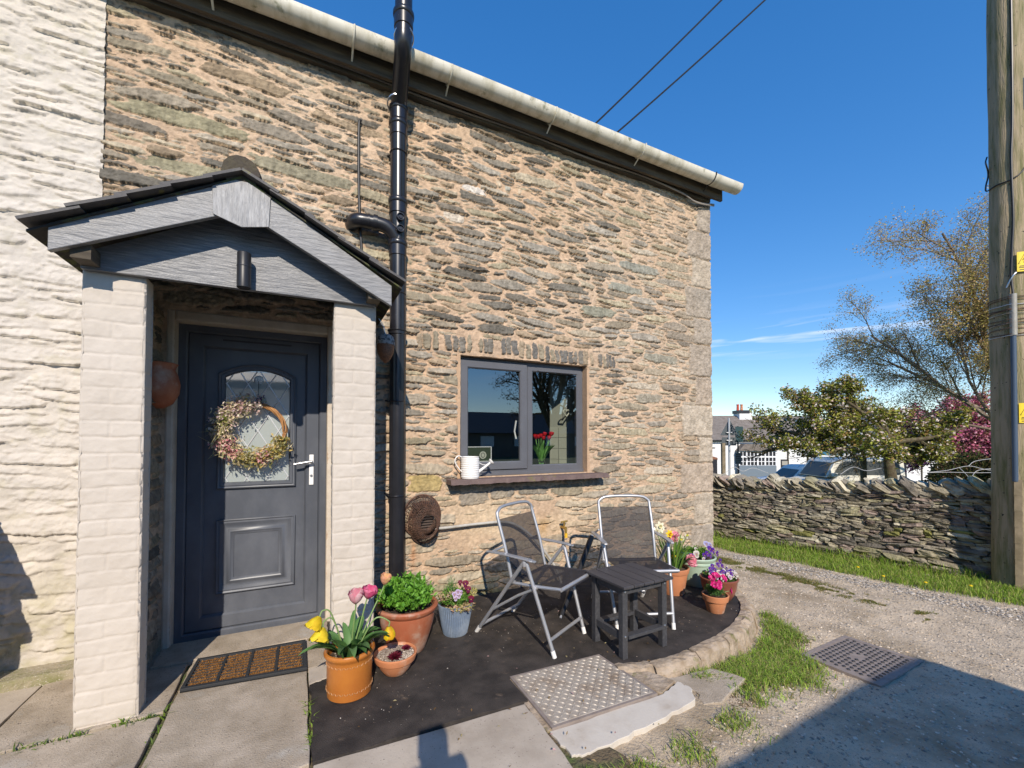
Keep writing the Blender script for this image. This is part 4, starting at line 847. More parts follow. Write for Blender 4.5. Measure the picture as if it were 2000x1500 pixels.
# tufts at the foot of the kerb
cl = [(2.28,-1.72,.16,900), (2.45,-1.66,.17,1500), (2.62,-1.68,.15,1600), (2.85,-1.62,.16,1400), (2.75,-1.78,.12,700), (3.05,-1.50,.13,900), (3.28,-1.42,.10,700), (3.38,-1.30,.09,500), (2.12,-1.66,.07,260), (3.50,-1.15,.05,160), (1.12,-2.12,.10,420), (1.25,-2.08,.10,260), (1.06,-2.03,.06,160), (1.55,-2.06,.09,160), (1.9,-2.0,.09,200), (2.2,-1.92,.05,60), (3.0,-1.75,.08,180)]
P = []; 
for (cx, cy, r_, m_) in cl:
    q = rs.normal(0, 1, (int(m_*1.25), 2))*r_*.62; P.append(np.stack([cx+q[:, 0], cy+q[:, 1]], -1))
P = np.concatenate(P); P = P[free(P[:, 0], P[:, 1])]; P3 = np.stack([P[:, 0], P[:, 1], ground_h(P[:, 0], P[:, 1])-.002], -1)
g = blades('grass_tufts', P3, (.015, .060), .0026, 16, GP, .9); tag(g, kind='stuff')
q = P3[rs.rand(len(P3)) < .22]+rs.normal(0, .03, (1, 3))*0; q = q+np.concatenate([rs.normal(0, .035, (len(q), 2)), np.zeros((len(q), 1))], 1); q = q[free(q[:, 0], q[:, 1])]; q[:, 2] = ground_h(q[:, 0], q[:, 1])
g = blades('dry_grass', q, (.015, .055), .002, 17, DP, 1.1); tag(g, kind='stuff')
# moss and seedlings in the paving joints
J = []
for (ax_, ay_, bx_, by_, m_) in ((-.588,-.62,-.59,-1.9,130), (.042,-.85,.042,-1.55,90), (-1.25,-.82,-.62,-.78,260), (-3,-.84,-1.3,-.82,300), (-1.625,-.84,-1.625,-1.6,90), (-.62,-1.58,.03,-1.45,20), (-1.1,-.17,-.94,-.17,60), (.93,-3,1.03,-1.9,140)):
    t = np.sort(rs.rand(m_)); f = fbm(t*6+3, t*0+ax_+5, .6, 90, 3) > .50; t = t[f]
    J.append(np.stack([ax_+(bx_-ax_)*t+rs.normal(0, .010, len(t)), ay_+(by_-ay_)*t+rs.normal(0, .010, len(t)), t*0-.015], -1))
g = blades('joint_moss', np.concatenate(J), (.016, .040), .0035, 18, [(.16,.26,.04), (.22,.32,.05), (.12,.18,.04)], 1.2); tag(g, kind='stuff')
n = 5200; x = rs.uniform(2.0, 3.45, n); y = rs.uniform(-2.0, -1.2, n); k = free(x, y) & (np.abs(y+1.66-.30*(x-2.5)) < .16) ; x, y = x[k], y[k]
scatter_pebbles('bank_soil', np.stack([x, y, ground_h(x, y)], -1), (.004, .012), 19, M['pebble'], [(.16,.115,.07), (.22,.16,.10), (.11,.08,.05)])
# dandelions in the verge
for i, (dx, dy) in enumerate(((5.62,-1.05), (5.75,-1.35), (5.70,-.78), (5.95,-1.62))):
    z0 = float(ground_h(np.array(dx), np.array(dy))); t = thing('dandelion', ['yellow dandelion in the verge, furthest right of four, by the pole', 'yellow dandelion near the front edge of the grass verge', 'yellow dandelion furthest from the pole in the grass verge', 'yellow dandelion close in front of the wooden pole'][i], 'flower', (dx, dy, z0), 'dandelions in the grass verge')
    mb = MB(); mb.tube([(dx, dy, z0), (dx+.01, dy, z0+.07)], .002, 5); mb.build('stem', pm('stem_green', (.15,.25,.06)) if i == 0 else bpy.data.materials['stem_green'], t)
    mb = MB(); mb.lathe([(0, .0), (.014, .004), (.015, .010), (.008, .014), (0, .015)], (dx+.01, dy, z0+.07), 12); mb.build('bloom', pm('dandelion_yellow', (.8, .55, .01)) if i == 0 else bpy.data.materials['dandelion_yellow'], t, smooth=True)

# ------------------------------------------------------------ dry stone wall
def stones_mesh(items, seed):
    """items: (centre, ax, ay, az vectors as 3x3 rows, colour). rounded, knobbly blocks"""
    g = [-1, -.45, .45, 1]; tv = []; key = {}
    for i in range(4):
        for j in range(4):
            for k in range(4):
                if i in (0, 3) or j in (0, 3) or k in (0, 3): key[(i, j, k)] = len(tv); tv.append((g[i], g[j], g[k]))
    tv = np.array(tv); ln = np.max(np.abs(tv), 1); sph = tv/np.linalg.norm(tv, axis=1)[:, None]*1.28; tv = tv*.62+sph*.38
    tf = []
    for ax3 in range(3):
        for side in (0, 3):
            for p in range(3):
                for q in range(3):
                    def kk(a, b):
                        t = [0, 0, 0]; t[ax3] = side; t[(ax3+1) % 3] = a; t[(ax3+2) % 3] = b; return key[tuple(t)]
                    f = (kk(p, q), kk(p+1, q), kk(p+1, q+1), kk(p, q+1)); tf.append(f if side == 3 else f[::-1])
    tf = np.array(tf); rs = np.random.RandomState(seed); n = len(items)
    Cn = np.array([i[0] for i in items]); A = np.array([i[1] for i in items]); colr = np.array([i[2] for i in items])
    T = tv[None]*(1+rs.uniform(-.16, .16, (n, len(tv), 3)))
    T[..., 0] += T[..., 2]*rs.uniform(-.3, .3, (n, 1)); T[..., 2] *= 1+T[..., 0]*rs.uniform(-.28, .28, (n, 1))
    V = np.einsum('nvi,nij->nvj', T, A)+Cn[:, None]
    Fc = tf[None]+(np.arange(n)*len(tv))[:, None, None]
    c = np.repeat(colr[:, None], len(tv), 1)*rs.uniform(.9, 1.1, (n, len(tv), 1))
    return V.reshape(-1, 3), Fc.reshape(-1, 4), c.reshape(-1, 3)
wl = thing('dry_stone_wall', 'low dry stone field wall with slanting cope stones beside the drive', 'wall', (6.2, 0, -.2))
A0 = Vector((7.25, -3.1, 0)); A1 = Vector((5.10, 3.3, 0)); wd = (A1-A0); WL = wd.length; wd.normalize(); wn = Vector((-wd.y, wd.x, 0))   # wn points to the drive side
if wn.x > 0: wn = -wn
def wbase(s): return -.20-.07*s/WL
def wtop(s): return .80-.31*s/WL+.015*math.sin(s*1.7)
rs = np.random.RandomState(33); items = []
DPAL = [(.34,.295,.205), (.27,.235,.175), (.42,.37,.265), (.21,.185,.15), (.31,.24,.195), (.46,.415,.31), (.36,.325,.20)]
z = 0.0; row = 0
while z < 1.02:
    big = z < .35
    rh = rs.uniform(.028, .05) if not big else rs.uniform(.045, .085)
    s = -rs.rand()*.2
    while s < WL:
        ln = rs.uniform(.06, .22) if not big else rs.uniform(.10, .30); h2 = rh*rs.uniform(.75, 1.15)
        zz = wbase(s)+z*(wtop(s)-wbase(s))/1.02; k = rs.randint(len(DPAL))
        prot = rs.uniform(-.012, .035) + .10*(1-z/1.02)
        p = A0+wd*(s+ln/2)+wn*(prot-.10)+Vector((0, 0, zz+rh/2))
        til = rs.normal(0, .09); ax1 = wd*(ln/2*1.02)+Vector((0, 0, ln/2*til)); ax2 = wn*.11; ax3 = Vector((0, 0, h2/2*1.08))
        cc = np.array(DPAL[k])*rs.uniform(.7, 1.25)
        if rs.rand() < .03: cc = np.array((.22,.21,.07))
        items.append((p, (ax1, ax2, ax3), cc)); s += ln
    z += rh*1.02
V, Fc, c = stones_mesh(items, 1)
npmesh('stonework', V, Fc, M['drystone'], wl, colors=c*.9)
items = []; s = 0
while s < WL:
    th = rs.uniform(.030, .075); h = rs.uniform(.085, .130); tl = rs.normal(.95, .15)
    up = Vector((0, 0, math.cos(tl)))+wd*math.sin(tl); ac = wd*math.cos(tl)-Vector((0, 0, math.sin(tl)))
    p = A0+wd*(s+.02)+wn*(-.17+rs.uniform(-.03, .03))+Vector((0, 0, wtop(s)+h*.62*math.cos(tl)+.01))
    cc = np.array(DPAL[rs.randint(len(DPAL))])*rs.uniform(.85, 1.4)
    items.append((p, (up*h, wn*rs.uniform(.17, .24), ac*th*.75), cc)); s += th*1.45+rs.uniform(0, .015)
V, Fc, c = stones_mesh(items, 2); npmesh('cope_stones', V, Fc, M['drystone'], wl, colors=c)
mb = MB()
q0, q1 = A0-wn*.02, A1-wn*.02; r0, r1 = A0-wn*.40, A1-wn*.40
mb.add([q0+Vector((0,0,-.4)), q1+Vector((0,0,-.4)), r1+Vector((0,0,-.7)), r0+Vector((0,0,-.7)), q0+Vector((0,0,.79)), q1+Vector((0,0,.48)), r1+Vector((0,0,.48)), r0+Vector((0,0,.79))], [(0,1,5,4),(1,2,6,5),(2,3,7,6),(3,0,4,7),(4,5,6,7)])
mb.build('hearting', M['earth'], wl)
# moss cushions at the wall foot
# wire strands above the wall
# ------------------------------------------------------------ plants
def leaf_cards(name, C0, D, N_, ln, wd, cols, mt, parent=None, fold=.25, droop=0):
    """pointed leaves: C0 base points, D directions, N_ normals (n,3), ln/wd arrays"""
    n = len(C0); D = D/np.linalg.norm(D, axis=1)[:, None]; S = np.cross(D, N_); S = S/np.maximum(1e-6, np.linalg.norm(S, axis=1))[:, None]; U = np.cross(S, D)
    ln = np.broadcast_to(ln, (n,))[:, None]; wd = np.broadcast_to(wd, (n,))[:, None]
    v0 = C0; m1 = C0+D*ln*.45; l = m1+S*wd*.5+U*wd*fold; r = m1-S*wd*.5+U*wd*fold; t = C0+D*ln-np.array([0, 0, 1.])*ln*droop
    V = np.stack([v0, l, t, r, m1], 1).reshape(-1, 3); f = np.array([(0,4,1), (1,4,2), (0,3,4), (3,2,4)]); Fc = (f[None]+(np.arange(n)*5)[:, None, None]).reshape(-1, 3)
    c = np.repeat(np.asarray(cols)[:, None], 5, 1).reshape(-1, 3)
    return npmesh(name, V, Fc, mt, parent, colors=c)
def rdir(rs, n, up=0): 
    d = rs.normal(0, 1, (n, 3)); d[:, 2] = d[:, 2]*.6+up; return d/np.linalg.norm(d, axis=1)[:, None]
def pick(rs, pal, n, v=.2): return np.array(pal)[rs.randint(len(pal), size=n)]*rs.uniform(1-v, 1+v, (n, 1))
def bushy(name, c, rad, hz, n, size, pal, parent, seed, base=None, up=.5, wr=.55, dens=.5):
    """leafy mound: leaves in whorls on many short stems"""
    rs = np.random.RandomState(seed); k = n//9; c = np.array(c)
    a = rs.uniform(0, 2*math.pi, k); q = rs.rand(k)**.5; tip = np.stack([np.cos(a)*q*rad, np.sin(a)*q*rad, hz*np.sqrt(np.maximum(0, 1-q**2*.8))*rs.uniform(.55, 1.08, k)], -1)
    P = []; Dd = []
    for j in range(9):
        f = rs.uniform(.45, 1.0, k)[:, None]; P.append(tip*f+rs.normal(0, size*.25, (k, 3))); Dd.append(rdir(rs, k, up)+tip/rad*.4)
    P = np.concatenate(P)+c; Dd = np.concatenate(Dd); m = len(P)
    return leaf_cards(name, P, Dd, rdir(rs, m, 1.2), size*rs.uniform(.7, 1.3, m), size*wr*rs.uniform(.8, 1.2, m), pick(rs, pal, m), M['leaf'], parent)
def strap(mb_cols, base, tipdir, L_, W_, bend, col_, seg=7, cup=.35):
    """one broad tapering leaf curving outward; appended to (V,F,C)"""
    V, Fq, C_ = mb_cols; base = Vector(base); d = Vector(tipdir).normalized(); h = Vector((d.x, d.y, 0)); h = h.normalized() if h.length > .01 else Vector((1, 0, 0)); side = Vector((-h.y, h.x, 0)); p = base.copy(); n0 = len(V); ang = math.atan2(d.z, math.hypot(d.x, d.y))
    for i in range(seg+1):
        t = i/seg; wv = W_*(math.sin(math.pi*min(1, t*.82+.16))**.75)*(1 if t < .97 else .1); dd = h*math.cos(ang)+Vector((0, 0, math.sin(ang))); up = -h*math.sin(ang)+Vector((0, 0, math.cos(ang)))
        V += [tuple(p+side*wv*.5+up*wv*cup), tuple(p), tuple(p-side*wv*.5+up*wv*cup)]
        sh = random.uniform(.92, 1.08); C_ += [tuple(c*sh for c in col_)]*3
        p = p+dd*(L_/seg); ang -= bend/seg*(.5+t)
    for i in range(seg):
        for j in range(2): a = n0+i*3+j; Fq.append((a, a+1, a+4, a+3))
def straps(name, lst, mt, parent):
    V, Fq, C_ = [], [], []
    for s in lst: strap((V, Fq, C_), *s)
    return npmesh(name, V, np.array(Fq), mt, parent, colors=np.array(C_), smooth=True)
def flower_cup(name, c, axis, r, h, cols, parent, rows=((0, 1.0), (.5, .8)), petals=6, open_=.25, frill=0):
    """tulip-like head: overlapping cupped petals"""
    axis = Vector(axis).normalized(); c = Vector(c); u = axis.orthogonal().normalized(); v = axis.cross(u); V = []; Fq = []; Cc = []
    for (ph, sc) in rows:
        for k in range(petals):
            a0 = 2*math.pi*(k+ph)/petals; n0 = len(V); wdt = 2*math.pi/petals*1.35; cl = cols[(k+int(ph*4)) % len(cols)]
            for i in range(7):
                t = i/6; rr = r*sc*(math.sin(math.pi*(.08+.62*t))**.8)*(1+open_*t*t); zz = h*t; wv = wdt*(math.sin(math.pi*(t*.80+.14))**.6)
                for j in range(5):
                    s = (j/4-.5); a = a0+s*wv; f = 1+frill*random.uniform(-1, 1)*t+.10*abs(s)*2*(-1 if t < .8 else 1)
                    V.append(tuple(c+(u*math.cos(a)+v*math.sin(a))*rr*f+axis*(zz-abs(s)*h*.10*t+frill*random.uniform(-1, 1)*h*.25*t))); g = random.uniform(.9, 1.08); Cc.append(tuple(min(1, q*g*(1 if t > .2 else .8)) for q in cl))
            for i in range(6):
                for j in range(4): a = n0+i*5+j; Fq.append((a, a+1, a+6, a+5))
    return npmesh(name, V, np.array(Fq), M['petal'], parent, colors=np.array(Cc), smooth=True)
def pansy(V, Fq, Cc, c, nrm, r, cols):
    """flat five-petalled face with a dark blotch and a yellow eye"""
    c = Vector(c); nrm = Vector(nrm).normalized(); u = nrm.cross(Vector((0, 0, 1))); u = u.normalized() if u.length > .05 else Vector((1, 0, 0)); v = u.cross(nrm)*-1
    if v.z < 0: v = -v
    for k, (an, rr, cl) in enumerate(((90, 1.0, 0), (25, .95, 1), (155, .95, 1), (55, 1.05, 0), (125, 1.05, 0), (270, 1.15, 1))):
        a = R(an); cc = c+(u*math.cos(a)+v*math.sin(a))*r*.48+nrm*(k*.0006); n0 = len(V); V.append(tuple(c+nrm*(.002+k*.0006))); Cc.append((.12, .02, .10) if k else (.10, .03, .14))
        for j in range(9):
            b = 2*math.pi*j/9; p = cc+(u*math.cos(b)+v*math.sin(b))*r*.50*rr*random.uniform(.92, 1.08)+nrm*(.0015*math.cos(b*2)); V.append(tuple(p))
            dd = (p-c).length/r; Cc.append(cols[cl] if dd > .42 else cols[2])
        for j in range(9): Fq.append((n0, n0+1+j, n0+1+(j+1) % 9))
    n0 = len(V)
    for j in range(6): V.append(tuple(c+(u*math.cos(j)+v*math.sin(j))*r*.12+nrm*.006)); Cc.append((.85, .5, .02))
    for j in range(1, 5): Fq.append((n0, n0+j, n0+j+1))
def pansies(name, lst, parent):
    for (c, nrm, r, cols) in lst:
        V, Fq, Cc = [], [], []; pansy(V, Fq, Cc, c, nrm, r, cols); npmesh(name, V, np.array(Fq), M['petal'], parent, colors=np.clip(np.array(Cc), 0, 1))
def pot(root, cx, cy, z0, prof, mt, soil_z, soil_r, soilm='soil', rib=0, ribn=40, sx=1, sy=1):
    b = MB(); b.lathe(prof, (cx, cy, z0), 96 if rib else 44, rib=rib, ribn=ribn, sx=sx, sy=sy); p = b.build('pot', mt, root, smooth=True)
    b = MB(); n = 26; vs = [(cx, cy, z0+soil_z+.006)]; fs = []
    rr = random.Random(int(cx*100)); 
    for k, f in enumerate((.5, 1.0)):
        for j in range(n): a = 2*math.pi*j/n; vs.append((cx+soil_r*f*math.cos(a)*sx, cy+soil_r*f*math.sin(a)*sy, z0+soil_z+rr.uniform(-.004, .006)))
    for j in range(n): fs.append((0, 1+j, 1+(j+1) % n)); fs.append((1+j, 1+n+j, 1+n+(j+1) % n, 1+(j+1) % n))
    b.add(vs, fs); b.build('compost' if soilm == 'soil' else 'grit', M[soilm], root); return p
def stem(mb, a, b_, r=.0028, bow=0): mb.tube(bez([a, (Vector(a)+Vector(b_))/2+Vector((bow, bow*.3, abs(bow)*.5)), b_], 5), r, 6)

# 1 glazed pot of tulips by the doorstep
P1 = (.235, -.985); t1 = thing('potted_tulips', 'orange glazed pot of drooping yellow and pink tulips beside the doorstep', 'potted plant', (*P1, 0))
pot(t1, *P1, 0, [(.0, 0), (.104, 0), (.110, .006), (.110, .015), (.112, .030), (.113, .170), (.115, .192), (.118, .200), (.122, .206), (.127, .214), (.128, .224), (.124, .232), (.116, .234), (.108, .228), (.104, .215), (.104, .185)], M['glazed'], .192, .105)
b = MB()
for zz in (.045, .176):
    b = MB()
    for k in range(60):
        a0 = 2*math.pi*k/60; a1 = 2*math.pi*(k+.5)/60; s = .007 if k % 2 else -.007; b.tube([(P1[0]+.1145*math.cos(a0), P1[1]+.1145*math.sin(a0), zz-s*.6), (P1[0]+.1145*math.cos(a1), P1[1]+.1145*math.sin(a1), zz+s*.6)], .0016, 4)
    b.build('rope_moulding', bpy.data.materials.get('pale_slip') or pm('pale_slip', (.48, .26, .12), .5), t1)
rs = np.random.RandomState(2); lst = []
G1 = [(.09,.20,.055), (.12,.26,.075), (.075,.17,.05), (.14,.28,.09)]
for k in range(30):
    a = rs.uniform(0, 2*math.pi); q = rs.uniform(.01, .06); lst.append(((P1[0]+math.cos(a)*q, P1[1]+math.sin(a)*q, .19), (math.cos(a), math.sin(a), rs.uniform(.9, 3.0)), rs.uniform(.15, .25), rs.uniform(.034, .062), rs.uniform(.7, 2.2), G1[rs.randint(4)], 9, .28))
straps('foliage', lst, M['leaf'], t1)
fl = [((.085, -1.04, .44), (-.55, -.3, -.8), .034, .066, [(.80,.62,.03), (.75,.52,.02)], .3, .12), ((.100, -1.045, .385), (-.3, -.4, -.9), .036, .068, [(.85,.70,.05), (.80,.60,.03)], .35, .12),
      ((.258, -1.03, .475), (.0, -.2, 1), .037, .070, [(.75,.36,.42), (.80,.52,.55), (.70,.28,.36)], .05, .10), ((.322, -.985, .475), (.25, -.15, .9), .036, .060, [(.66,.10,.24), (.72,.22,.36)], .25, .16),
      ((.420, -.92, .515), (.2, -.2, .9), .028, .056, [(.80,.50,.25), (.78,.42,.26)], .2, .06), ((.430, -1.02, .315), (.05, -.1, -1), .033, .066, [(.85,.62,.02), (.80,.45,.02)], -.1, .03)]
b = MB()
for (c, ax_, r_, h_, cs, op, frl) in fl:
    base = Vector((P1[0]+(c[0]-P1[0])*.15, P1[1]+(c[1]-P1[1])*.15, .20)); e0 = Vector(c)-Vector(ax_).normalized()*.0
    mid = base.lerp(e0, .55)+Vector((0, 0, .10 if Vector(ax_).z < 0 else 0)); top = e0-Vector(ax_).normalized()*.03
    b.tube(bez([base, mid, top, e0], 7), .0038, 7)
    flower_cup('bloom', c, ax_, r_, h_, cs, t1, open_=op, frill=frl)
b.build('stems', pm('tulip_stem', (.20, .30, .10), .5), t1, smooth=True)
for k, (sx_, sy_) in enumerate(((.17, -1.0),)):
    b = MB(); b.tube([(sx_, sy_, .19), (sx_-.01, sy_-.03, .235)], [.007, .003], 6); b.build('dry_leaf', M['grit'], t1)

# 2 big weathered terracotta pot with mint
P2 = (.610, -.655); t2 = thing('potted_mint', 'large weathered terracotta pot of bright green bushy mint in front of the drainpipe', 'potted plant', (*P2, 0))
pot(t2, *P2, 0, [(.0, 0), (.108, 0), (.114, .006), (.128, .05), (.150, .12), (.166, .18), (.172, .225), (.172, .240), (.182, .250), (.192, .262), (.194, .276), (.186, .286), (.172, .286), (.164, .275), (.160, .24)], M['oldterra'], .255, .162)
bushy('foliage', (P2[0]-.01, P2[1]-.01, .25), .185, .20, 3600, .030, [(.14,.34,.03), (.18,.42,.05), (.10,.26,.03), (.22,.46,.07)], t2, 3, up=.9, wr=.62)
rs = np.random.RandomState(4); b = MB()
for k in range(46):
    a = rs.uniform(0, 2*math.pi); q = rs.uniform(0, .15); b.tube([(P2[0]+math.cos(a)*q*.6, P2[1]+math.sin(a)*q*.6, .25), (P2[0]+math.cos(a)*q, P2[1]+math.sin(a)*q, .25+rs.uniform(.08, .20))], .0018, 5)
b.build('stems', bpy.data.materials['tulip_stem'], t2)
# 3 shallow terracotta bowl of houseleeks
P3 = (.490, -.900); t3 = thing('potted_succulent', 'shallow terracotta bowl of gravel with two dark red succulent rosettes', 'potted plant', (*P3, 0))
pot(t3, *P3, 0, [(.0, 0), (.058, 0), (.064, .005), (.086, .035), (.102, .066), (.106, .074), (.112, .075), (.120, .100), (.121, .110), (.117, .114), (.108, .112), (.103, .10)], M['terracotta'], .100, .104, 'grit')
def rosette(cx, cy, z, r, cl, parent, seed):
    rs = np.random.RandomState(seed); n = 46; a = np.arange(n)*2.399; f = np.sqrt((np.arange(n)+1)/n); D = np.stack([np.cos(a)*f, np.sin(a)*f, 1.15-f], -1)
    C0 = np.tile(np.array([(cx, cy, z)]), (n, 1)); leaf_cards('rosette', C0, D, np.tile(np.array([(0, 0, 1.)]), (n, 1))+D*.1, r*(.6+.4*f), r*.42, pick(rs, [cl], n, .35), M['leaf'], parent, .3)
rosette(.475, -.955, .104, .050, (.16,.015,.035), t3, 1); rosette(.500, -.925, .110, .030, (.035,.008,.02), t3, 2); rosette(.555, -.880, .106, .034, (.20,.02,.05), t3, 3)
rs = np.random.RandomState(6); a = rs.uniform(0, 6.28, 500); q = np.sqrt(rs.rand(500))*.100
g = scatter_pebbles('grit_stones', np.stack([P3[0]+np.cos(a)*q, P3[1]+np.sin(a)*q, a*0+.105], -1), (.002, .0055), 6, M['pebble'], [(.55,.47,.38), (.42,.34,.26), (.25,.19,.15), (.62,.56,.48)])
g.parent = t3; g.data.transform(Matrix.Translation((-P3[0], -P3[1], 0))); g.name = 'loose_grit'
# 4 blue grey ribbed pot
P4 = (.955, -.585); t4 = thing('potted_violas', 'blue grey ribbed pot of mixed violas and dark red pansies beside the mint', 'potted plant', (*P4, 0))
pot(t4, *P4, 0, [(.0, 0), (.078, 0), (.082, .006), (.094, .06), (.106, .13), (.115, .19), (.118, .205), (.112, .208), (.106, .20), (.105, .17)], M['bluepot'], .185, .104, rib=.018, ribn=48)
bushy('foliage', (P4[0]-.005, P4[1], .19), .120, .12, 900, .022, [(.14,.30,.04), (.10,.22,.04), (.20,.36,.06)], t4, 5, up=.7)
bushy('trailing_ivy', (P4[0]+.01, P4[1]-.085, .175), .095, .06, 300, .022, [(.55,.46,.20), (.45,.42,.16), (.60,.40,.28)], t4, 6, up=-.1)
bushy('variegated_leaves', (P4[0]-.07, P4[1]-.02, .21), .07, .10, 260, .018, [(.55,.42,.24), (.5,.45,.2), (.60,.42,.36)], t4, 7, up=.3)
bushy('variegated_leaves', (P4[0]+.11, P4[1]-.0, .21), .075, .09, 170, .020, [(.55,.48,.20), (.42,.44,.12)], t4, 8, up=.2)
bushy('ferny_leaves', (P4[0]-.02, P4[1]+.03, .22), .05, .16, 400, .016, [(.10,.24,.06), (.14,.30,.08)], t4, 9, up=1, wr=.2)
VL = [(.62,.50,.72), (.72,.62,.80), (.45,.30,.60)]; DRP = [(.20,.008,.025), (.14,.006,.03), (.04,.002,.01)]
pansies('viola_bloom', [((.925,-.655,.285), (-.2,-1,.5), .020, VL), ((.948,-.660,.300), (-.1,-1,.5), .020, VL), ((.955,-.655,.275), (0,-1,.4), .020, VL), ((.932,-.660,.262), (-.2,-1,.2), .018, VL), ((.972,-.645,.288), (.1,-1,.4), .018, VL)], t4)
pansies('red_bloom', [((1.015,-.625,.335), (-.5,-.8,.3), .026, DRP), ((1.028,-.640,.300), (-.3,-1,.2), .024, DRP), ((1.045,-.650,.235), (-.2,-1,.0), .026, DRP), ((.985,-.600,.340), (-.5,-.8,.3), .018, DRP)], t4)

# 5 terracotta pot of daffodils
P5 = (2.89, -.700); t5 = thing('potted_daffodils', 'tall terracotta pot of daffodils and pink double tulips behind the chair arm', 'potted plant', (*P5, 0))
pot(t5, *P5, 0, [(.0, 0), (.088, 0), (.092, .006), (.118, .155), (.121, .180), (.130, .184), (.137, .212), (.137, .222), (.130, .226), (.122, .222), (.118, .20)], M['terracotta'], .205, .118)
lst = []; rs = np.random.RandomState(12)
for k in range(85):
    a = rs.uniform(0, 6.28); q = rs.uniform(0, .09); lst.append(((P5[0]-.01+math.cos(a)*q, P5[1]+math.sin(a)*q, .20), (math.cos(a)*.5, math.sin(a)*.5, rs.uniform(1.2, 3.5)), rs.uniform(.18, .36), rs.uniform(.008, .014), rs.uniform(.2, 1.0), [(.12,.26,.05), (.20,.34,.06), (.30,.38,.08), (.09,.2,.04)][rs.randint(4)], 6, .15))
for k in range(12):
    a = rs.uniform(-1.5, 1.2); lst.append(((P5[0]+.05+math.cos(a)*.03, P5[1]+math.sin(a)*.03, .20), (math.cos(a), math.sin(a), rs.uniform(1, 2.4)), rs.uniform(.13, .20), rs.uniform(.03, .05), rs.uniform(.6, 1.8), G1[rs.randint(4)], 8, .25))
straps('foliage', lst, M['leaf'], t5)
b = MB(); stems = []
def daffodil(c, nrm, r, pc, cc, parent):
    nrm = Vector(nrm).normalized(); c = Vector(c); u = nrm.orthogonal().normalized(); v = nrm.cross(u); V = []; Fq = []; Cc = []
    for k in range(6):
        a = math.pi*k/3; d = u*math.cos(a)+v*math.sin(a); s = nrm.cross(d); n0 = len(V)
        for (f, wv, o) in ((.1, .10, 0), (.5, .30, .06), (.8, .24, .03), (1.05, .0, -.04)):
            V += [tuple(c+d*r*f+s*r*wv+nrm*r*o), tuple(c+d*r*f-s*r*wv+nrm*r*o)]; Cc += [pc]*2
        for i in range(3): Fq.append((n0+i*2, n0+i*2+1, n0+i*2+3, n0+i*2+2))
    for i in range(4):
        for j in range(10):
            a = 2*math.pi*j/10; rr = r*(.16, .20, .25, .34)[i]; V.append(tuple(c+(u*math.cos(a)+v*math.sin(a))*rr*(1+(.08*(-1)**j if i == 3 else 0))+nrm*r*(.0, .2, .42, .5)[i])); Cc.append(cc)
    n0 = 48
    for i in range(3):
        for j in range(10): Fq.append((n0+i*10+j, n0+i*10+(j+1) % 10, n0+(i+1)*10+(j+1) % 10, n0+(i+1)*10+j))
    npmesh('daffodil_bloom', V, np.array(Fq), M['petal'], parent, colors=np.array(Cc))
WH, YL = (.85,.82,.62), (.85,.62,.03)
for (c, n_, pc, cc, r_) in (((2.745,-.70,.585), (-.5,-.9,.1), WH, (.85,.78,.40), .042), ((2.77,-.68,.555), (-.3,-.8,.5), WH, (.85,.78,.40), .038), ((2.725,-.69,.545), (-.8,-.5,.1), WH, WH, .036), ((2.835,-.72,.515), (-.2,-1,.2), YL, (.85,.45,.02), .036),
                            ((3.08,-.68,.465), (.6,-.7,.5), WH, (.80,.75,.10), .040), ((3.04,-.66,.44), (-.5,-.7,-.1), WH, (.80,.72,.12), .034), ((2.845,-.74,.335), (-.4,-.7,.2), YL, (.80,.42,.02), .034), ((2.93,-.70,.46), (0,-1,.3), YL, (.85,.5,.02), .03)):
    daffodil(c, n_, r_, pc, cc, t5); stem(b, (P5[0]+(c[0]-P5[0])*.2, P5[1], .20), Vector(c)+Vector((0, .015, -.004)), .0028, .01)
PK = [(.78,.30,.36), (.72,.22,.30), (.85,.50,.52)]
for (c, n_, r_) in (((2.905,-.70,.485), (-.1,-.5,.9), .026), ((2.87,-.72,.455), (-.4,-.6,.7), .024), ((3.010,-.77,.270), (-.1,-.9,.5), .036)):
    flower_cup('tulip_bloom', Vector(c), n_, r_, r_*1.1, PK, t5, rows=((0, 1.0), (.5, .75), (.25, .45)), petals=8, open_=.7, frill=.16); stem(b, (P5[0]+.03, P5[1], .20), c, .0032, .008)
b.build('stems', bpy.data.materials['tulip_stem'], t5, smooth=True)
# 6 pale green pot of pansies
P6 = (3.27, -.62); t6 = thing('potted_pansies', 'large pale green pot of purple and white pansies nearest the house corner', 'potted plant', (*P6, 0))
pot(t6, *P6, 0, [(.0, 0), (.120, 0), (.126, .008), (.136, .08), (.146, .15), (.152, .192), (.162, .197), (.163, .212), (.159, .218), (.172, .236), (.175, .250), (.170, .258), (.160, .255), (.152, .24)], M['greenpot'], .235, .152)
bushy('foliage', (P6[0], P6[1], .235), .150, .09, 1100, .024, [(.14,.30,.04), (.22,.40,.05), (.09,.2,.03)], t6, 15, up=.6)
PUR = [(.10,.03,.34), (.16,.06,.45), (.03,.01,.10)]; LIL = [(.50,.50,.75), (.60,.58,.82), (.30,.22,.60)]; WP = [(.80,.76,.66), (.78,.74,.62), (.16,.03,.16)]; PALE = [(.75,.66,.74), (.70,.6,.7), (.30,.08,.26)]
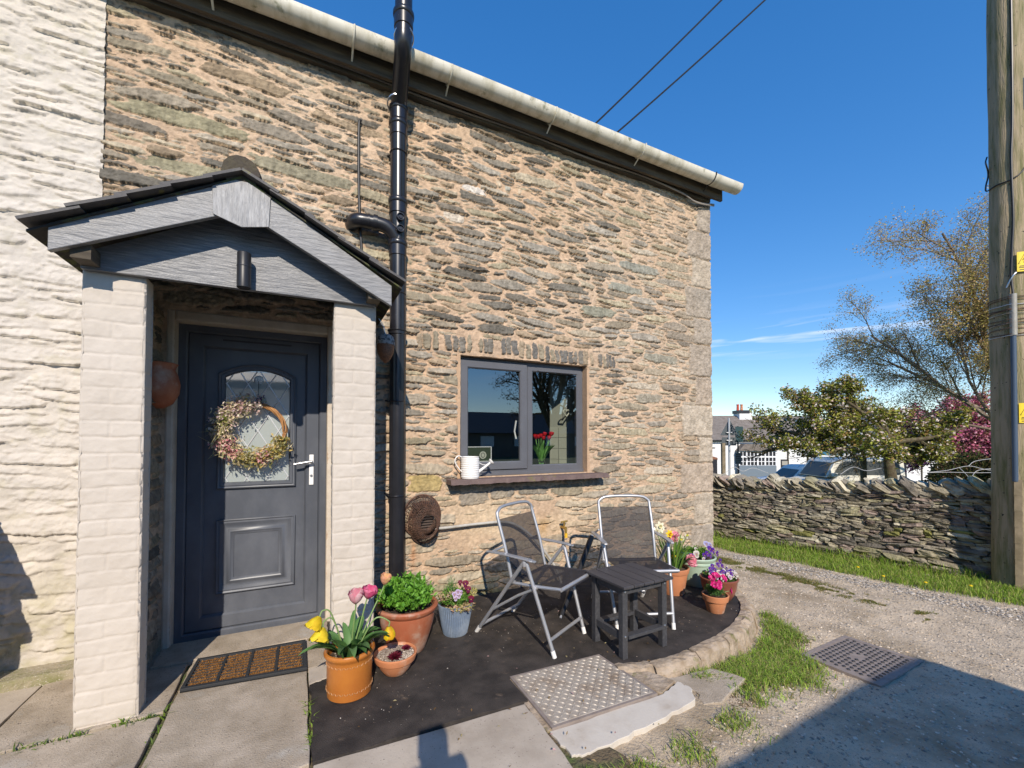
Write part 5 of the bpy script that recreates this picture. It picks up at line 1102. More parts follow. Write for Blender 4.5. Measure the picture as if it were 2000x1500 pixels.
L6 = [((3.165,-.715,.300), (-.3,-1,.3), .034, WP), ((3.12,-.70,.285), (-.5,-.8,.3), .026, PUR), ((3.235,-.74,.285), (0,-1,.3), .026, PUR), ((3.265,-.745,.300), (0,-1,.3), .026, PUR), ((3.30,-.75,.280), (.1,-1,.2), .024, PUR), ((3.37,-.69,.315), (0,-1,.4), .032, PUR), ((3.40,-.70,.300), (.1,-1,.2), .030, PUR), ((3.415,-.66,.335), (.2,-.9,.5), .034, LIL), ((3.375,-.65,.350), (-.1,-.9,.6), .034, LIL), ((3.43,-.72,.275), (.2,-1,.0), .026, PUR),
      ((3.225,-.66,.325), (0,-.8,.7), .020, WP), ((3.39,-.78,.225), (.1,-1,.0), .026, PUR), ((3.20,-.76,.262), (-.1,-1,0), .020, WP)]
pansies('bloom', L6, t6)
# 7 brown pot of violas
P7 = (3.135, -.965); t7 = thing('potted_violas', 'round brown glazed pot crowded with white and purple violas on the kerb side', 'potted plant', (*P7, 0))
pot(t7, *P7, 0, [(.0, 0), (.085, 0), (.092, .006), (.118, .05), (.134, .10), (.141, .15), (.149, .165), (.150, .176), (.144, .180), (.136, .175), (.132, .16)], M['brownpot'], .155, .134)
bushy('foliage', (P7[0], P7[1], .155), .135, .07, 900, .020, [(.12,.26,.04), (.16,.32,.05), (.08,.17,.03)], t7, 17, up=.6)
rs = np.random.RandomState(20); L7 = []
for k in range(46):
    a = rs.uniform(-math.pi, .25) if k < 38 else rs.uniform(0, 6.28); q = rs.uniform(.2, 1)**.6*.135; zz = .165+.072*math.sqrt(max(0, 1-(q/.15)**2))+rs.uniform(-.005, .02)
    p = (P7[0]+math.cos(a)*q, P7[1]+math.sin(a)*q, zz); left = math.cos(a)*q
    cl = WP if left > -.02 else (PALE if rs.rand() < .5 else WP)
    if zz > .228 and rs.rand() < .55: cl = PUR
    L7.append((p, (math.cos(a)*.5-.1, math.sin(a)*.5-.6, .6), rs.uniform(.015, .021), cl))
L7 += [((3.10,-.93,.262), (-.3,-.9,.3), .020, PUR), ((3.05,-.95,.250), (-.4,-.8,.4), .018, PUR), ((3.17,-.93,.262), (0,-.9,.5), .022, PUR), ((3.20,-.95,.250), (.1,-.9,.4), .022, PUR), ((3.275,-.98,.20), (.6,-.6,.1), .018, PUR), ((3.00,-1.02,.19), (-.6,-.6,.1), .018, PALE)]
pansies('bloom', L7, t7)
# 8 small terracotta pot of magenta pinks
P8 = (2.875, -1.135); t8 = thing('potted_pinks', 'small clean terracotta pot of magenta pinks, frontmost pot by the kerb', 'potted plant', (*P8, 0))
pot(t8, *P8, 0, [(.0, 0), (.058, 0), (.061, .004), (.080, .088), (.090, .090), (.096, .124), (.097, .132), (.092, .135), (.086, .132), (.083, .11)], M['terracotta'], .115, .083)
bushy('foliage', (P8[0]-.005, P8[1], .11), .072, .12, 1300, .020, [(.10,.22,.05), (.14,.28,.07), (.07,.16,.04)], t8, 21, up=1.0, wr=.22)
MG = [(.70,.015,.20), (.60,.01,.16), (.78,.10,.34)]
b = MB()
for (c, n_) in (((2.79,-1.19,.235), (-.5,-.7,.5)), ((2.815,-1.205,.225), (-.2,-.9,.4)), ((2.835,-1.195,.235), (0,-.9,.4)), ((2.80,-1.165,.270), (-.3,-.5,.8)), ((2.83,-1.17,.285), (-.1,-.5,.9)), ((2.86,-1.16,.282), (.1,-.5,.9)), ((2.905,-1.18,.262), (.1,-.8,.6)), ((2.925,-1.17,.250), (.2,-.8,.5)), ((3.005,-1.165,.145), (.5,-.8,.1))):
    flower_cup('bloom', c, n_, .0155, .013, MG, t8, rows=((0, 1.0), (.5, .7)), petals=6, open_=.9, frill=.2); stem(b, (P8[0], P8[1], .12), c, .0018, .006)
b.build('stems', bpy.data.materials['tulip_stem'], t8)

# terracotta pot on the wall inside the porch
wp = thing('wall_pot', 'rounded terracotta pot hanging on the stone inside the porch', 'pot', (-.79, -.12, 1.7))
b = MB(); b.lathe([(.0, -.14), (.03, -.137), (.075, -.11), (.105, -.05), (.112, .01), (.098, .07), (.085, .10), (.092, .125), (.100, .135), (.092, .140), (.078, .13), (.070, .09)], (-.800, -.115, 1.66), 32); b.build('pot_body', M['oldterra'], wp, smooth=True)
b = MB(); b.box(-.80, -.770, -.02, -.003, 1.55, 1.77); b.build('back_board', M['wood'], wp)

# ------------------------------------------------------------ folding chairs
def make_chair(label, loc, rotz, arm=.0):
    t = thing('folding_chair', label, 'chair', loc, 'silver folding chairs on the patio', rotz, True)
    W = .235
    b = MB(); loop = bez([(.30, -.205, .385), (.245, -.208, .60), (.175, -.208, .81)], 4)+bez([(.170, -.205, .835), (.164, -.165, .862), (.162, -.10, .871), (.161, 0, .873), (.162, .10, .871), (.164, .165, .862), (.170, .205, .835)], 4)+bez([(.175, .208, .81), (.245, .208, .60), (.30, .205, .385)], 4)
    b.tube(loop, .0115, 10); bk = b.build('back_frame', M['silver'], t, smooth=True)
    V = []; n = 10; mm = 14
    for i in range(n+1):
        f = i/n; x = .300+(.176-.300)*f; z = .40+(.79-.40)*f
        for j in range(mm+1):
            y = -.205+.41*j/mm; sag = .022*(1-(y/.205)**2)*(.5+.5*math.sin(math.pi*f)); V.append((x-sag, y, z-sag*.3))
    b = MB(); b.add(V, [(i*(mm+1)+j, i*(mm+1)+j+1, (i+1)*(mm+1)+j+1, (i+1)*(mm+1)+j) for i in range(n) for j in range(mm)]); b.build('backrest', M['fabric'], t, smooth=True)
    b = MB(); b.tube([(.300, -.205, .40), (.300, .205, .40)], .011, 8); b.tube([(.30, -.215, .398), (.52, -.215, .412), (.665, -.210, .425)], .0105, 8); b.tube([(.30, .215, .398), (.52, .215, .412), (.665, .210, .425)], .0105, 8); b.tube([(.668, -.215, .424), (.668, .215, .424)], .012, 10); b.build('seat_frame', M['silver'], t, smooth=True)
    V = []; 
    for i in range(n+1):
        f = i/n; x = .30+.385*f; zz = .405+.022*f+(.012 if f < 1 else -.012)
        for j in range(mm+1):
            y = -.20+.40*j/mm; sag = .020*(1-(y/.20)**2)*math.sin(math.pi*min(1, f*.9+.05)); V.append((x, y, zz-sag))
    b = MB(); b.add(V, [(i*(mm+1)+j, i*(mm+1)+j+1, (i+1)*(mm+1)+j+1, (i+1)*(mm+1)+j) for i in range(n) for j in range(mm)]); b.build('seat', M['seatfabric'], t, smooth=True)
    for s in (-1, 1):
        b = MB(); pts = bez([(.115, s*.245, .578), (.22, s*.248, .584), (.34, s*.250, .582), (.44, s*.250, .578), (.505, s*.248, .572)], 4)
        vs = []
        for k, p in enumerate(pts):
            w_ = .019 if 1 < k < len(pts)-2 else .012
            vs += [(p.x, p.y-w_, p.z-.006), (p.x, p.y+w_, p.z-.006), (p.x, p.y+w_, p.z+.005), (p.x, p.y-w_, p.z+.005)]
        K = len(pts); fs = [(i*4+j, i*4+(j+1) % 4, (i+1)*4+(j+1) % 4, (i+1)*4+j) for i in range(K-1) for j in range(4)]+[(3, 2, 1, 0), ((K-1)*4, (K-1)*4+1, (K-1)*4+2, (K-1)*4+3)]
        b.add(vs, fs); ar = b.build('armrest', M['silver'], t, bevel=.003)
        b = MB(); b.lathe([(0, -.020), (.014, -.020), (.016, .0), (.014, .014), (0, .014)], (.425, s*.250, .553), 12); b.build('hinge', M['silver'], ar, smooth=True)
        b = MB(); b.tube([(.418, s*.252, .552), (.0, s*.212, .004)], .0125, 10); rl = b.build('rear_leg', M['silver'], t, smooth=True)
        b = MB(); b.tube([(.435, s*.245, .552), (.612, s*.200, .004)], .0125, 10); fl_ = b.build('front_leg', M['silver'], t, smooth=True)
        b = MB(); b.tube([(.027, s*.2145, .04), (-.004, s*.2115, .0)], .0142, 10); b.build('foot_cap', M['blacktube'] if False else M['whiteenamel'], rl, smooth=True)
        b = MB(); b.tube([(.600, s*.203, .04), (.6135, s*.2, .0)], .0142, 10); b.build('foot_cap', M['whiteenamel'], fl_, smooth=True)
        b = MB(); b.tube([(.145, s*.226, .19), (.36, s*.224, .33), (.50, s*.222, .405)], .009, 8); b.build('brace', M['silver'], t, smooth=True)
        b = MB(); b.tube([(.235, s*.222, .62), (.145, s*.240, .575)], .008, 8); b.build('arm_link', M['silver'], t, smooth=True)
    b = MB(); b.tube([(.585, -.208, .10), (.585, .208, .10)], .0105, 8); b.build('front_stretcher', M['silver'], t, smooth=True)
    b = MB(); b.tube([(.055, -.218, .07), (.055, .218, .07)], .0105, 8); b.build('rear_stretcher', M['silver'], t, smooth=True)
    return t
make_chair('silver folding chair with black mesh seat, left one beside the slatted table', (1.283, -.540, 0), R(-62.5))
make_chair('silver folding chair with black mesh seat, partly behind the slatted table', (2.385, -.575, 0), R(-112))

# slatted side table
tb = thing('side_table', 'dark grey slatted square side table in front of the right chair', 'table', (1.925, -1.23, 0), None, R(2), True)
for k in range(5):
    x0 = -.210+k*.0845; b = MB(); b.box(x0, x0+.0805, -.185, .185, .432, .450); b.build('slat', M['tableplastic'], tb, bevel=.004)
for sx_ in (-1, 1):
    for sy_ in (-1, 1):
        b = MB(); b.box(sx_*.168-.020, sx_*.168+.020, sy_*.128-.020, sy_*.128+.020, 0, .4315); lg = b.build('leg', M['tableleg'], tb, bevel=.003)
        for zz in (.405, .135):
            b = MB(); b.lathe([(0, .004), (.005, .003), (.007, 0)], (0, 0, 0), 10); Mx = Matrix.Translation((sx_*.168, sy_*.149, zz)) @ Matrix.Rotation(R(90 if sy_ < 0 else -90), 4, 'X'); b.v = [tuple(Mx @ Vector(p)) for p in b.v]; b.build('bolt', M['steel'], lg)
for sy_ in (-1, 1):
    b = MB(); b.box(-.147, .147, sy_*.128-.012, sy_*.128+.012, .385, .4305); b.build('apron_rail', M['tableleg'], tb, bevel=.002)
    b = MB(); b.box(-.147, .147, sy_*.128-.030, sy_*.128+.018, .118, .138); b.build('stretcher', M['tableleg'], tb, bevel=.002)
for sx_ in (-1, 1):
    b = MB(); b.box(sx_*.168-.012, sx_*.168+.012, -.107, .107, .385, .4305); b.build('apron_rail', M['tableleg'], tb, bevel=.002)
    b = MB(); b.box(sx_*.168-.012, sx_*.168+.012, -.107, .107, .105, .150); b.build('stretcher', M['tableleg'], tb, bevel=.002)

# folded parasol leaning between the chairs
ps = thing('folded_parasol', 'slim black folded parasol leaning between the two silver chairs', 'parasol', (1.76, -.70, 0))
b = MB(); b.tube([(1.745, -.70, .012), (1.90, -.60, .13), (2.262, -.385, .478)], [.016, .022, .024], 12); b.build('canopy_sleeve', M['blacktube'], ps, smooth=True)
b = MB(); b.tube([(2.262, -.385, .478), (2.275, -.378, .490)], [.024, .010], 12); b.build('cap', M['whiteenamel'], ps, smooth=True)
b = MB(); b.tube([(1.73, -.71, .0), (1.745, -.70, .012)], .009, 8); b.build('tip', M['silver'], ps)

# waste pipe, tap and wire guard
hp = MB(); hp.tube(bez([(.92,-.050,.612), (1.05,-.046,.606), (1.35,-.045,.612), (1.62,-.045,.600), (1.80,-.055,.500), (1.95,-.07,.34), (2.08,-.08,.16), (2.14,-.09,.01)], 8), .012, 10)
tag(hp.build('waste_pipe', pm('grey_pipe', (.52, .50, .46), .6, (.36, .33, .28), 9), origin=(1.4,-.05,.6), smooth=True), 'thin grey pipe along the foot of the wall behind the left chair', 'pipe')
tp = thing('garden_tap', 'small brass tap with a yellow lever low on the stone wall', 'tap', (2.2, -.04, .49))
b = MB(); b.tube([(2.20,.02,.50), (2.20,-.075,.50)], .013, 10); b.tube([(2.20,-.072,.505), (2.20,-.08,.43)], [.013, .010], 10); b.build('body', M['brass'], tp, smooth=True)
b = MB(); b.tube([(2.20,-.05,.50), (2.20,-.05,.555)], .008, 8); b.tube([(2.165,-.05,.555), (2.235,-.05,.560)], .008, 8); b.build('lever', M['brass'], tp, smooth=True)
b = MB(); b.tube([(2.20,-.08,.455), (2.20,-.08,.415)], .015, 10); b.build('hose_tail', M['yellowplastic'], tp, smooth=True)
gd = thing('flue_guard', 'rusty brown domed wire basket over a vent beside the drainpipe', 'vent guard', (.862, -.03, .70))
for (cx, cz, rx, rz, dp_, nm) in ((.862, .715, .150, .170, .085, 'wire_dome'), (.880, .665, .125, .165, .13, 'outer_basket')):
    V = []; n1_, n2_ = 9, 40
    for i in range(n1_+1):
        f = i/n1_; r_ = 1-.50*f
        for j in range(n2_): a = 2*math.pi*j/n2_; V.append((cx+rx*r_*math.cos(a), -.035-dp_*math.sin(math.pi/2*f), cz+rz*r_*math.sin(a)))
    fs = [(i*n2_+j, i*n2_+(j+1) % n2_, (i+1)*n2_+(j+1) % n2_, (i+1)*n2_+j) for i in range(n1_) for j in range(n2_)]
    b = MB(); b.add(V, fs); o = b.build(nm, M['rust'], gd); md = o.modifiers.new('w', 'WIREFRAME'); md.thickness = .0045
    b = MB(); b.tube([(cx+rx*math.cos(a), -.035, cz+rz*math.sin(a)) for a in np.linspace(0, 2*math.pi, 33)[:-1]], .007, 6, closed=True); b.build('rim', M['rust'], gd, smooth=True)
b = MB()
for k in range(9): 
    z_ = .63+k*.0205; b.add([(.795,-.075,z_), (.935,-.075,z_), (.935,-.100,z_-.010), (.795,-.100,z_-.010), (.795,-.075,z_-.003), (.935,-.075,z_-.003), (.935,-.100,z_-.013), (.795,-.100,z_-.013)], [(0,1,2,3), (7,6,5,4), (0,4,5,1), (1,5,6,2), (2,6,7,3), (3,7,4,0)])
b.build('louvre', pm('vent_louvre', (.16, .12, .10), .5, metal=.4), gd); b = MB(); b.box(.785, .945, -.074, -.02, .60, .825); b.build('vent_box', M['dark'], gd)

# acorn shaped feeder
ac = thing('acorn_feeder', 'acorn shaped mesh bird feeder hanging between the porch and the drainpipe', 'bird feeder', (.50, -.44, 1.95))
b = MB(); b.lathe([(0, -.098), (.010, -.092), (.034, -.068), (.052, -.030), (.058, .010), (.056, .035)], (.50,-.44,1.945), 28); o = b.build('mesh_body', pm('copper_mesh', (.26, .13, .07), .5, (.12, .06, .04), 160, (.45, .55), metal=.5, bump=1, bscale=200), ac, smooth=True)
b = MB(); b.lathe([(.060, .028), (.062, .040), (.060, .060), (.052, .082), (.034, .098), (.010, .104), (0, .105)], (.50,-.44,1.945), 24, rib=.03, ribn=12); b.build('cap', pm('grey_cap', (.30, .30, .30), .7, (.06, .06, .06), 60, (.5, .56), bump=1, bscale=70, bdist=.01), ac, smooth=True)
b = MB(); b.tube([(.50,-.44,2.05), (.492,-.44,2.075), (.487,-.44,2.10), (.475,-.44,2.12), (.455,-.44,2.15)], .0022, 5); b.build('hook', M['steel'], ac)

# ------------------------------------------------------------ watering can
wcn = thing('watering_can', 'small white ribbed watering can standing on the window sill', 'watering can', (1.255, -.05, 1.0))
cx, cy = 1.262, -.052; b = MB(); prof = [(0, .001), (.072, .001), (.074, .006)]
for k in range(9): prof += [(.074, .010+k*.018), (.0775, .016+k*.018), (.0775, .021+k*.018), (.074, .026+k*.018)]
prof += [(.076, .178), (.077, .182), (.073, .183), (.071, .175), (.0, .160)]
b.lathe(prof, (cx, cy, 1.0), 40); b.build('body', M['whiteenamel'], wcn, smooth=True)
b = MB(); b.tube([(cx+.062, cy-.005, 1.045), (cx+.125, cy-.010, 1.088), (cx+.178, cy-.014, 1.128)], [.014, .011, .009], 12); sp = b.build('spout', M['whiteenamel'], wcn, smooth=True)
b = MB(); d = Vector((.78, -.06, .62)).normalized(); q = Vector((cx+.176, cy-.014, 1.127)); b.tube([q, q+d*.012, q+d*.020], [.010, .027, .030], 18); b.build('rose', M['whiteenamel'], sp, smooth=True)
b = MB(); b.tube([(cx+.07, cy, 1.135), (cx+.11, cy-.01, 1.112), (cx+.152, cy-.013, 1.108)], .003, 6); b.build('spout_stay', M['whiteenamel'], wcn)
b = MB(); b.tube(bez([(cx-.072, cy, 1.058), (cx-.098, cy, 1.085), (cx-.128, cy, 1.13), (cx-.130, cy, 1.165), (cx-.105, cy, 1.190), (cx-.078, cy, 1.182), (cx-.07, cy, 1.172)], 6), .0045, 8); b.build('handle', M['whiteenamel'], wcn, smooth=True)

# ------------------------------------------------------------ vase of tulips inside the window
vz = thing('vase_of_tulips', 'glass vase of red tulips standing inside the right window pane', 'vase', (2.10, .19, 1.0))
b = MB(); b.lathe([(0, .001), (.040, .001), (.043, .01), (.043, .09), (.036, .105), (.030, .112), (.033, .128)], (2.09, .185, 1.0), 28); b.build('glass_jar', glassmat('jar_glass', .08, (.92, .97, .93)), vz, smooth=True)
b = MB(); b.lathe([(0, .004), (.038, .004), (.038, .075), (0, .075)], (2.09, .185, 1.0), 20); b.build('water', glassmat('water', .03, (.55, .75, .35)), vz, smooth=True)
rs = np.random.RandomState(31); b = MB(); lst = []
for k in range(9):
    a = -math.pi*k/8; q = .085*rs.uniform(.8, 1.1) if k not in (3, 4) else .03; top = Vector((2.09+math.cos(a)*q*1.1, .185-.03+math.sin(a)*q*.3, 1.345+rs.uniform(-.02, .025)))
    b.tube(bez([(2.09+math.cos(a)*.012, .185, 1.02), (2.09+math.cos(a)*.030, .18, 1.12), top], 5), .004, 6)
    flower_cup('bloom', top-Vector((0, 0, .01)), (math.cos(a)*.3, -.1, 1), .022, .042, [(.60,.01,.02), (.70,.02,.03)], vz, open_=-.1)
    for e_ in (0, 1): lst.append(((2.09+math.cos(a+e_)*.02, .18, 1.10), (math.cos(a+e_*.6), -.25, 2.0), .21, .026, .5, [(.14,.34,.05), (.18,.42,.08)][e_], 7, .3))
b.build('stems', pm('cut_stem', (.20, .42, .10), .5), vz, smooth=True); straps('leaves', lst, M['leaf'], vz)

# ------------------------------------------------------------ wreath on the door
wr = thing('door_wreath', 'twig wreath with dried pink and cream flowers hanging on the door', 'wreath', (-.305, .05, 1.39))
WC = Vector((-.305, .055, 1.385)); WR = .190; b = MB(); rs = np.random.RandomState(40)
for k in range(9):
    ph = rs.uniform(0, 6.28); fr_ = rs.uniform(2.2, 4); am = .012
    b.tube([(WC.x+(WR+am*math.cos(fr_*a+ph))*math.cos(a), WC.y+am*math.sin(fr_*a+ph), WC.z+(WR+am*math.cos(fr_*a+ph))*math.sin(a)) for a in np.linspace(0, 2*math.pi, 61)[:-1]], .0052, 6, closed=True)
b.build('twig_ring', pm('willow', (.44, .22, .08), .7, (.30, .14, .05), 30, (.4, .6)), wr, smooth=True)
def spray(nm, a0, a1, n, size, pal, seed, spread=.030, wr_=.45):
    rs = np.random.RandomState(seed); a = rs.uniform(R(a0), R(a1), n); q = WR+rs.normal(0, spread, n); P = np.stack([WC.x+np.cos(a)*q, WC.y-.015-np.abs(rs.normal(0, .022, n)), WC.z+np.sin(a)*q], -1)
    D = np.stack([-np.sin(a)*.8, -rs.uniform(.2, 1.2, n), np.cos(a)*.8], -1)+rs.normal(0, .7, (n, 3)); Nn = np.tile(np.array([(0, -1., 0)]), (n, 1))+rs.normal(0, .5, (n, 3))
    leaf_cards(nm, P, D, Nn, size*rs.uniform(.6, 1.4, n), size*wr_*rs.uniform(.7, 1.3, n), pick(rs, pal, n, .3), M['petal'], wr)
spray('dried_leaves', 95, 345, 900, .030, [(.62,.52,.32), (.50,.46,.26), (.34,.34,.16), (.70,.62,.44)], 41)
spray('cream_flowers', 75, 220, 800, .020, [(.78,.70,.56), (.66,.58,.50), (.70,.50,.44), (.52,.40,.42)], 42, .034, .7)
spray('pink_flowers', 196, 240, 340, .018, [(.74,.36,.38), (.68,.28,.32), (.78,.50,.48)], 43, .026, .8); spray('pink_flowers', 276, 300, 220, .018, [(.74,.36,.38), (.78,.50,.48)], 44, .020, .8); spray('pink_flowers', 105, 135, 220, .018, [(.70,.46,.44), (.76,.60,.54)], 45, .024, .8)
spray('green_moss', 148, 166, 200, .014, [(.22,.26,.04), (.16,.20,.03)], 46, .018, .7); spray('yellow_leaves', 240, 345, 420, .034, [(.60,.44,.14), (.46,.38,.12), (.30,.28,.09)], 47, .026, .35)
spray('trailing_grass', 150, 255, 120, .085, [(.50,.44,.22), (.40,.36,.18)], 48, .03, .05)
b = MB(); rs = np.random.RandomState(49); V0 = []; Dv = []
for k in range(10):
    e1 = Vector((-.285+rs.uniform(.0, .06), .03, 1.585+rs.uniform(.0, .05))); b.tube([(-.335+rs.uniform(-.02, .02), .04, 1.54), e1], .0018, 5)
    for j in range(12): f = j/12; V0.append(tuple(Vector((-.335, .035, 1.535)).lerp(e1, f)+Vector(rs.normal(0, .005, 3)))); Dv.append((rs.normal(.3, .6), -.4, rs.normal(.6, .5)))
b.build('sprig_stems', bpy.data.materials['tulip_stem'], wr); n = len(V0)
cols = np.where((np.array(V0)[:, 2] > 1.585)[:, None], np.array([(.10, .05, .16)]), np.array([(.14, .14, .07)])); leaf_cards('lavender_sprig', np.array(V0), np.array(Dv), np.tile(np.array([(0, -1., 0)]), (n, 1)), .022, .008, cols, M['petal'], wr)
sk = MB(); sk.lathe([(0, .012), (.008, .012), (.012, .008), (.020, .008), (.024, .004), (.030, .003), (.031, 0)], (0, 0, 0), 24); Mx = Matrix.Translation((-.285, DY-.005, 1.755)) @ Matrix.Rotation(R(90), 4, 'X'); sk.v = [tuple(Mx @ Vector(p)) for p in sk.v]
sh = sk.build('suction_hook', pm('clear_plastic', (.45, .50, .52), .15, spec=.8), wr, smooth=True)
b = MB(); b.tube([(-.285, DY-.018, 1.745), (-.284, DY-.03, 1.725), (-.286, DY-.045, 1.60), (-.300, .045, 1.57)], .002, 5); b.build('hanging_loop', M['dark'], wr)

# ------------------------------------------------------------ door mat
mtc = [Vector(p) for p in ((-.566, -.612, .009), (.036, -.672, .009), (.030, -.300, .014), (-.548, -.282, .014))]
dm = thing('door_mat', 'rubber edged coir door mat with rows of bristles before the grey door', 'doormat', (-.26, -.46, 0))
def ml(u, v): return mtc[0].lerp(mtc[1], u).lerp(mtc[3].lerp(mtc[2], u), v)
b = MB()
def bar(u0, u1, v0, v1, h):
    q = [ml(u0, v0), ml(u1, v0), ml(u1, v1), ml(u0, v1)]; b.add([p-Vector((0, 0, .008)) for p in q]+[p+Vector((0, 0, h)) for p in q], [(3,2,1,0), (4,5,6,7), (0,1,5,4), (1,2,6,5), (2,3,7,6), (3,0,4,7)])
bar(0, 1, 0, 1, .002); bar(0, 1, 0, .07, .013); bar(0, 1, .93, 1, .013); bar(0, .03, .07, .93, .013); bar(.97, 1, .07, .93, .013)
for k in range(3): c_ = .03+.94*(k+1)/4; bar(c_-.012, c_+.012, .07, .93, .013)
for k in range(9): v_ = .07+.86*(k+.98)/9.5; bar(.03, .97, v_+.022, v_+.034, .010)
b.build('rubber_frame', M['rubber'], dm, bevel=.002)
rs = np.random.RandomState(50); P = []
for k in range(4):
    for r_ in range(9):
        m_ = 230; u = .03+.94*(k+rs.uniform(.08, .92, m_))/4; v = .07+.86*(r_+.45)/9.3+rs.normal(0, .0105, m_)+.006*np.sin(u*50+r_); P += [tuple(ml(a, c)) for a, c in zip(u, v)]
blades('coir_tufts', np.array(P), (.012, .019), .0022, 51, [(.50,.24,.05), (.42,.19,.04), (.60,.32,.09)], .7, M['coir'], dm)
bpy.data.materials['coir'].node_tree.nodes  # coir colour is procedural
# ------------------------------------------------------------ outbuilding behind the viewpoint (throws the shade on the drive)
ob = thing('outbuilding', 'low slate roofed outbuilding across the yard facing the cottage', 'shed', (-3, -8, 0))
b = MB(); b.box(-9, 2.50, -10.5, -6.0, -.3, 2.30); b.build('wall', M['plaster'], ob)
b = MB(); b.add([(-9.2, -5.68, 2.42), (2.83, -5.68, 2.42), (2.83, -8.2, 2.92), (-9.2, -8.2, 2.92), (-9.2, -10.8, 2.42), (2.83, -10.8, 2.42)], [(0,1,2,3), (3,2,5,4)])
b.add([(-9.2, -5.68, 2.36), (2.83, -5.68, 2.36), (2.83, -8.2, 2.86), (-9.2, -8.2, 2.86), (-9.2, -10.8, 2.36), (2.83, -10.8, 2.36), (2.83, -5.68, 2.42), (2.83, -8.2, 2.92), (2.83, -10.8, 2.42)], [(3,2,1,0), (4,5,2,3), (1,2,7,6), (2,5,8,7)]); b.build('roof', M['slate'], ob)
bn = thing('bin_shadow_caster', 'unseen bin shape added left of view to throw a shadow on the white wall', 'shadow caster', (-1.85, -.5, 0))  # unseen bin shape, added only to throw the shadow low on the white wall
b = MB(); b.add([(-2.08,-.70,.0), (-1.60,-.70,.0), (-1.60,-.26,.0), (-2.08,-.26,.0), (-2.12,-.76,1.0), (-1.60,-.76,.93), (-1.60,-.24,.93), (-2.12,-.24,1.0)], [(3,2,1,0), (4,5,6,7), (0,1,5,4), (1,2,6,5), (2,3,7,6), (3,0,4,7)]); b.box(-1.60, -1.53, -.66, -.30, .62, .70); b.build('body', M['rubber'], bn, bevel=.02)
b = MB(); b.prism([(-2.14, 1.02), (-1.54, .95), (-1.56, 1.02), (-1.63, 1.10), (-1.72, 1.15), (-2.10, 1.19)], -.78, -.22); b.build('lid', M['rubber'], bn, bevel=.01)

# ------------------------------------------------------------ telegraph pole
PC = Vector((6.60, -1.745, 0)); PR = .150
dcam = Vector((PC.x-CAM.x, PC.y-CAM.y, 0)).normalized(); dsid = Vector((dcam.y, -dcam.x, 0))
pl = thing('telegraph_pole', 'tall weathered wooden utility pole with a grey conduit strapped to it', 'pole', (PC.x, PC.y, -.2))
b = MB(); zs = np.linspace(-.4, 9.4, 60); b.tube([(PC.x+dsid.x*.008*z+.004*math.sin(z*3), PC.y+dsid.y*.008*z+.004*math.cos(z*2.3), z) for z in zs], [PR*(1.0-.018*(z))*(1+.01*math.sin(z*9)) for z in zs], 40); b.build('post', M['pole'], pl, smooth=True)
def on_pole(e, z, out=.0, r=None):
    r = r or PR*(1.0-.018*z); return PC+dsid*(e+.008*z)-dcam*(math.sqrt(max(0, r*r-e*e))+out)+Vector((0, 0, z))
b = MB(); b.tube([on_pole(.020, z, .018) for z in (.90, 1.6, 2.38)], .022, 12); b.build('conduit', pm('blue_grey_conduit', (.055, .085, .13), .45), pl, smooth=True)
b = MB(); b.tube([on_pole(.022, z, .020) for z in (2.38, 2.80)], .027, 12); b.build('conduit_sleeve', pm('zinc', (.36, .35, .31), .6, (.28, .26, .22), 20, metal=.2), pl, smooth=True)
b = MB(); 
for k in range(7):
    e0 = .012; z0 = -.2+k*.16
    b.add([on_pole(.010, z0, .035), on_pole(.060, z0, .035), on_pole(.065, z0+.158, .035), on_pole(.012, z0+.158, .035), on_pole(.010, z0, -.01), on_pole(.065, z0, -.01), on_pole(.068, z0+.158, -.01), on_pole(.010, z0+.158, -.01)], [(0,1,2,3), (4,0,3,7), (1,5,6,2), (3,2,6,7)])
b.build('cable_cover', M['wood'], pl)
for k in range(12):
    z = 2.38+k*.036; b = MB(); r = PR*(1.0-.018*z)+.006; ox, oy = dsid.x*.008*z, dsid.y*.008*z; tl = .02*math.sin(k*1.7)
    b.tube([Vector((PC.x+ox+r*math.cos(a), PC.y+oy+r*math.sin(a), z+tl*math.cos(a)))-dcam*(.036*max(0, -dcam.x*math.cos(a)-dcam.y*math.sin(a)-.93)/.07) for a in np.linspace(0, 2*math.pi, 41)[:-1]], .0035, 5, closed=True); b.build('binding_wire', M['rust'] if k % 3 else M['steel'], pl, smooth=True)
b = MB(); b.tube(bez([on_pole(.022, 2.80, .02), on_pole(.012, 3.0, .012), on_pole(.020, 3.3, .012), on_pole(.030, 3.6, .012), on_pole(.022, 4.2, .012), on_pole(.035, 5.0, .012), on_pole(.03, 8.4, .012)], 6), .010, 8); b.build('riser_cable', M['blacktube'], pl, smooth=True)
b = MB(); b.tube(bez([on_pole(-.02, 2.88, .004), on_pole(.02, 2.98, .020), on_pole(.045, 3.02, .012)], 5), .008, 6); b.build('cable_clamp', M['steel'], pl)
b = MB(); q = on_pole(.135, 4.85, -.02); Mx = Matrix.Translation(q) @ Matrix.Rotation(math.atan2(-dcam.y, -dcam.x)-R(0), 4, 'Z')
b.box(-.03, .08, -.075, .075, -.17, .17, Mx); b.build('fuse_box', pm('box_grey', (.10, .115, .13), .6), pl, bevel=.012)
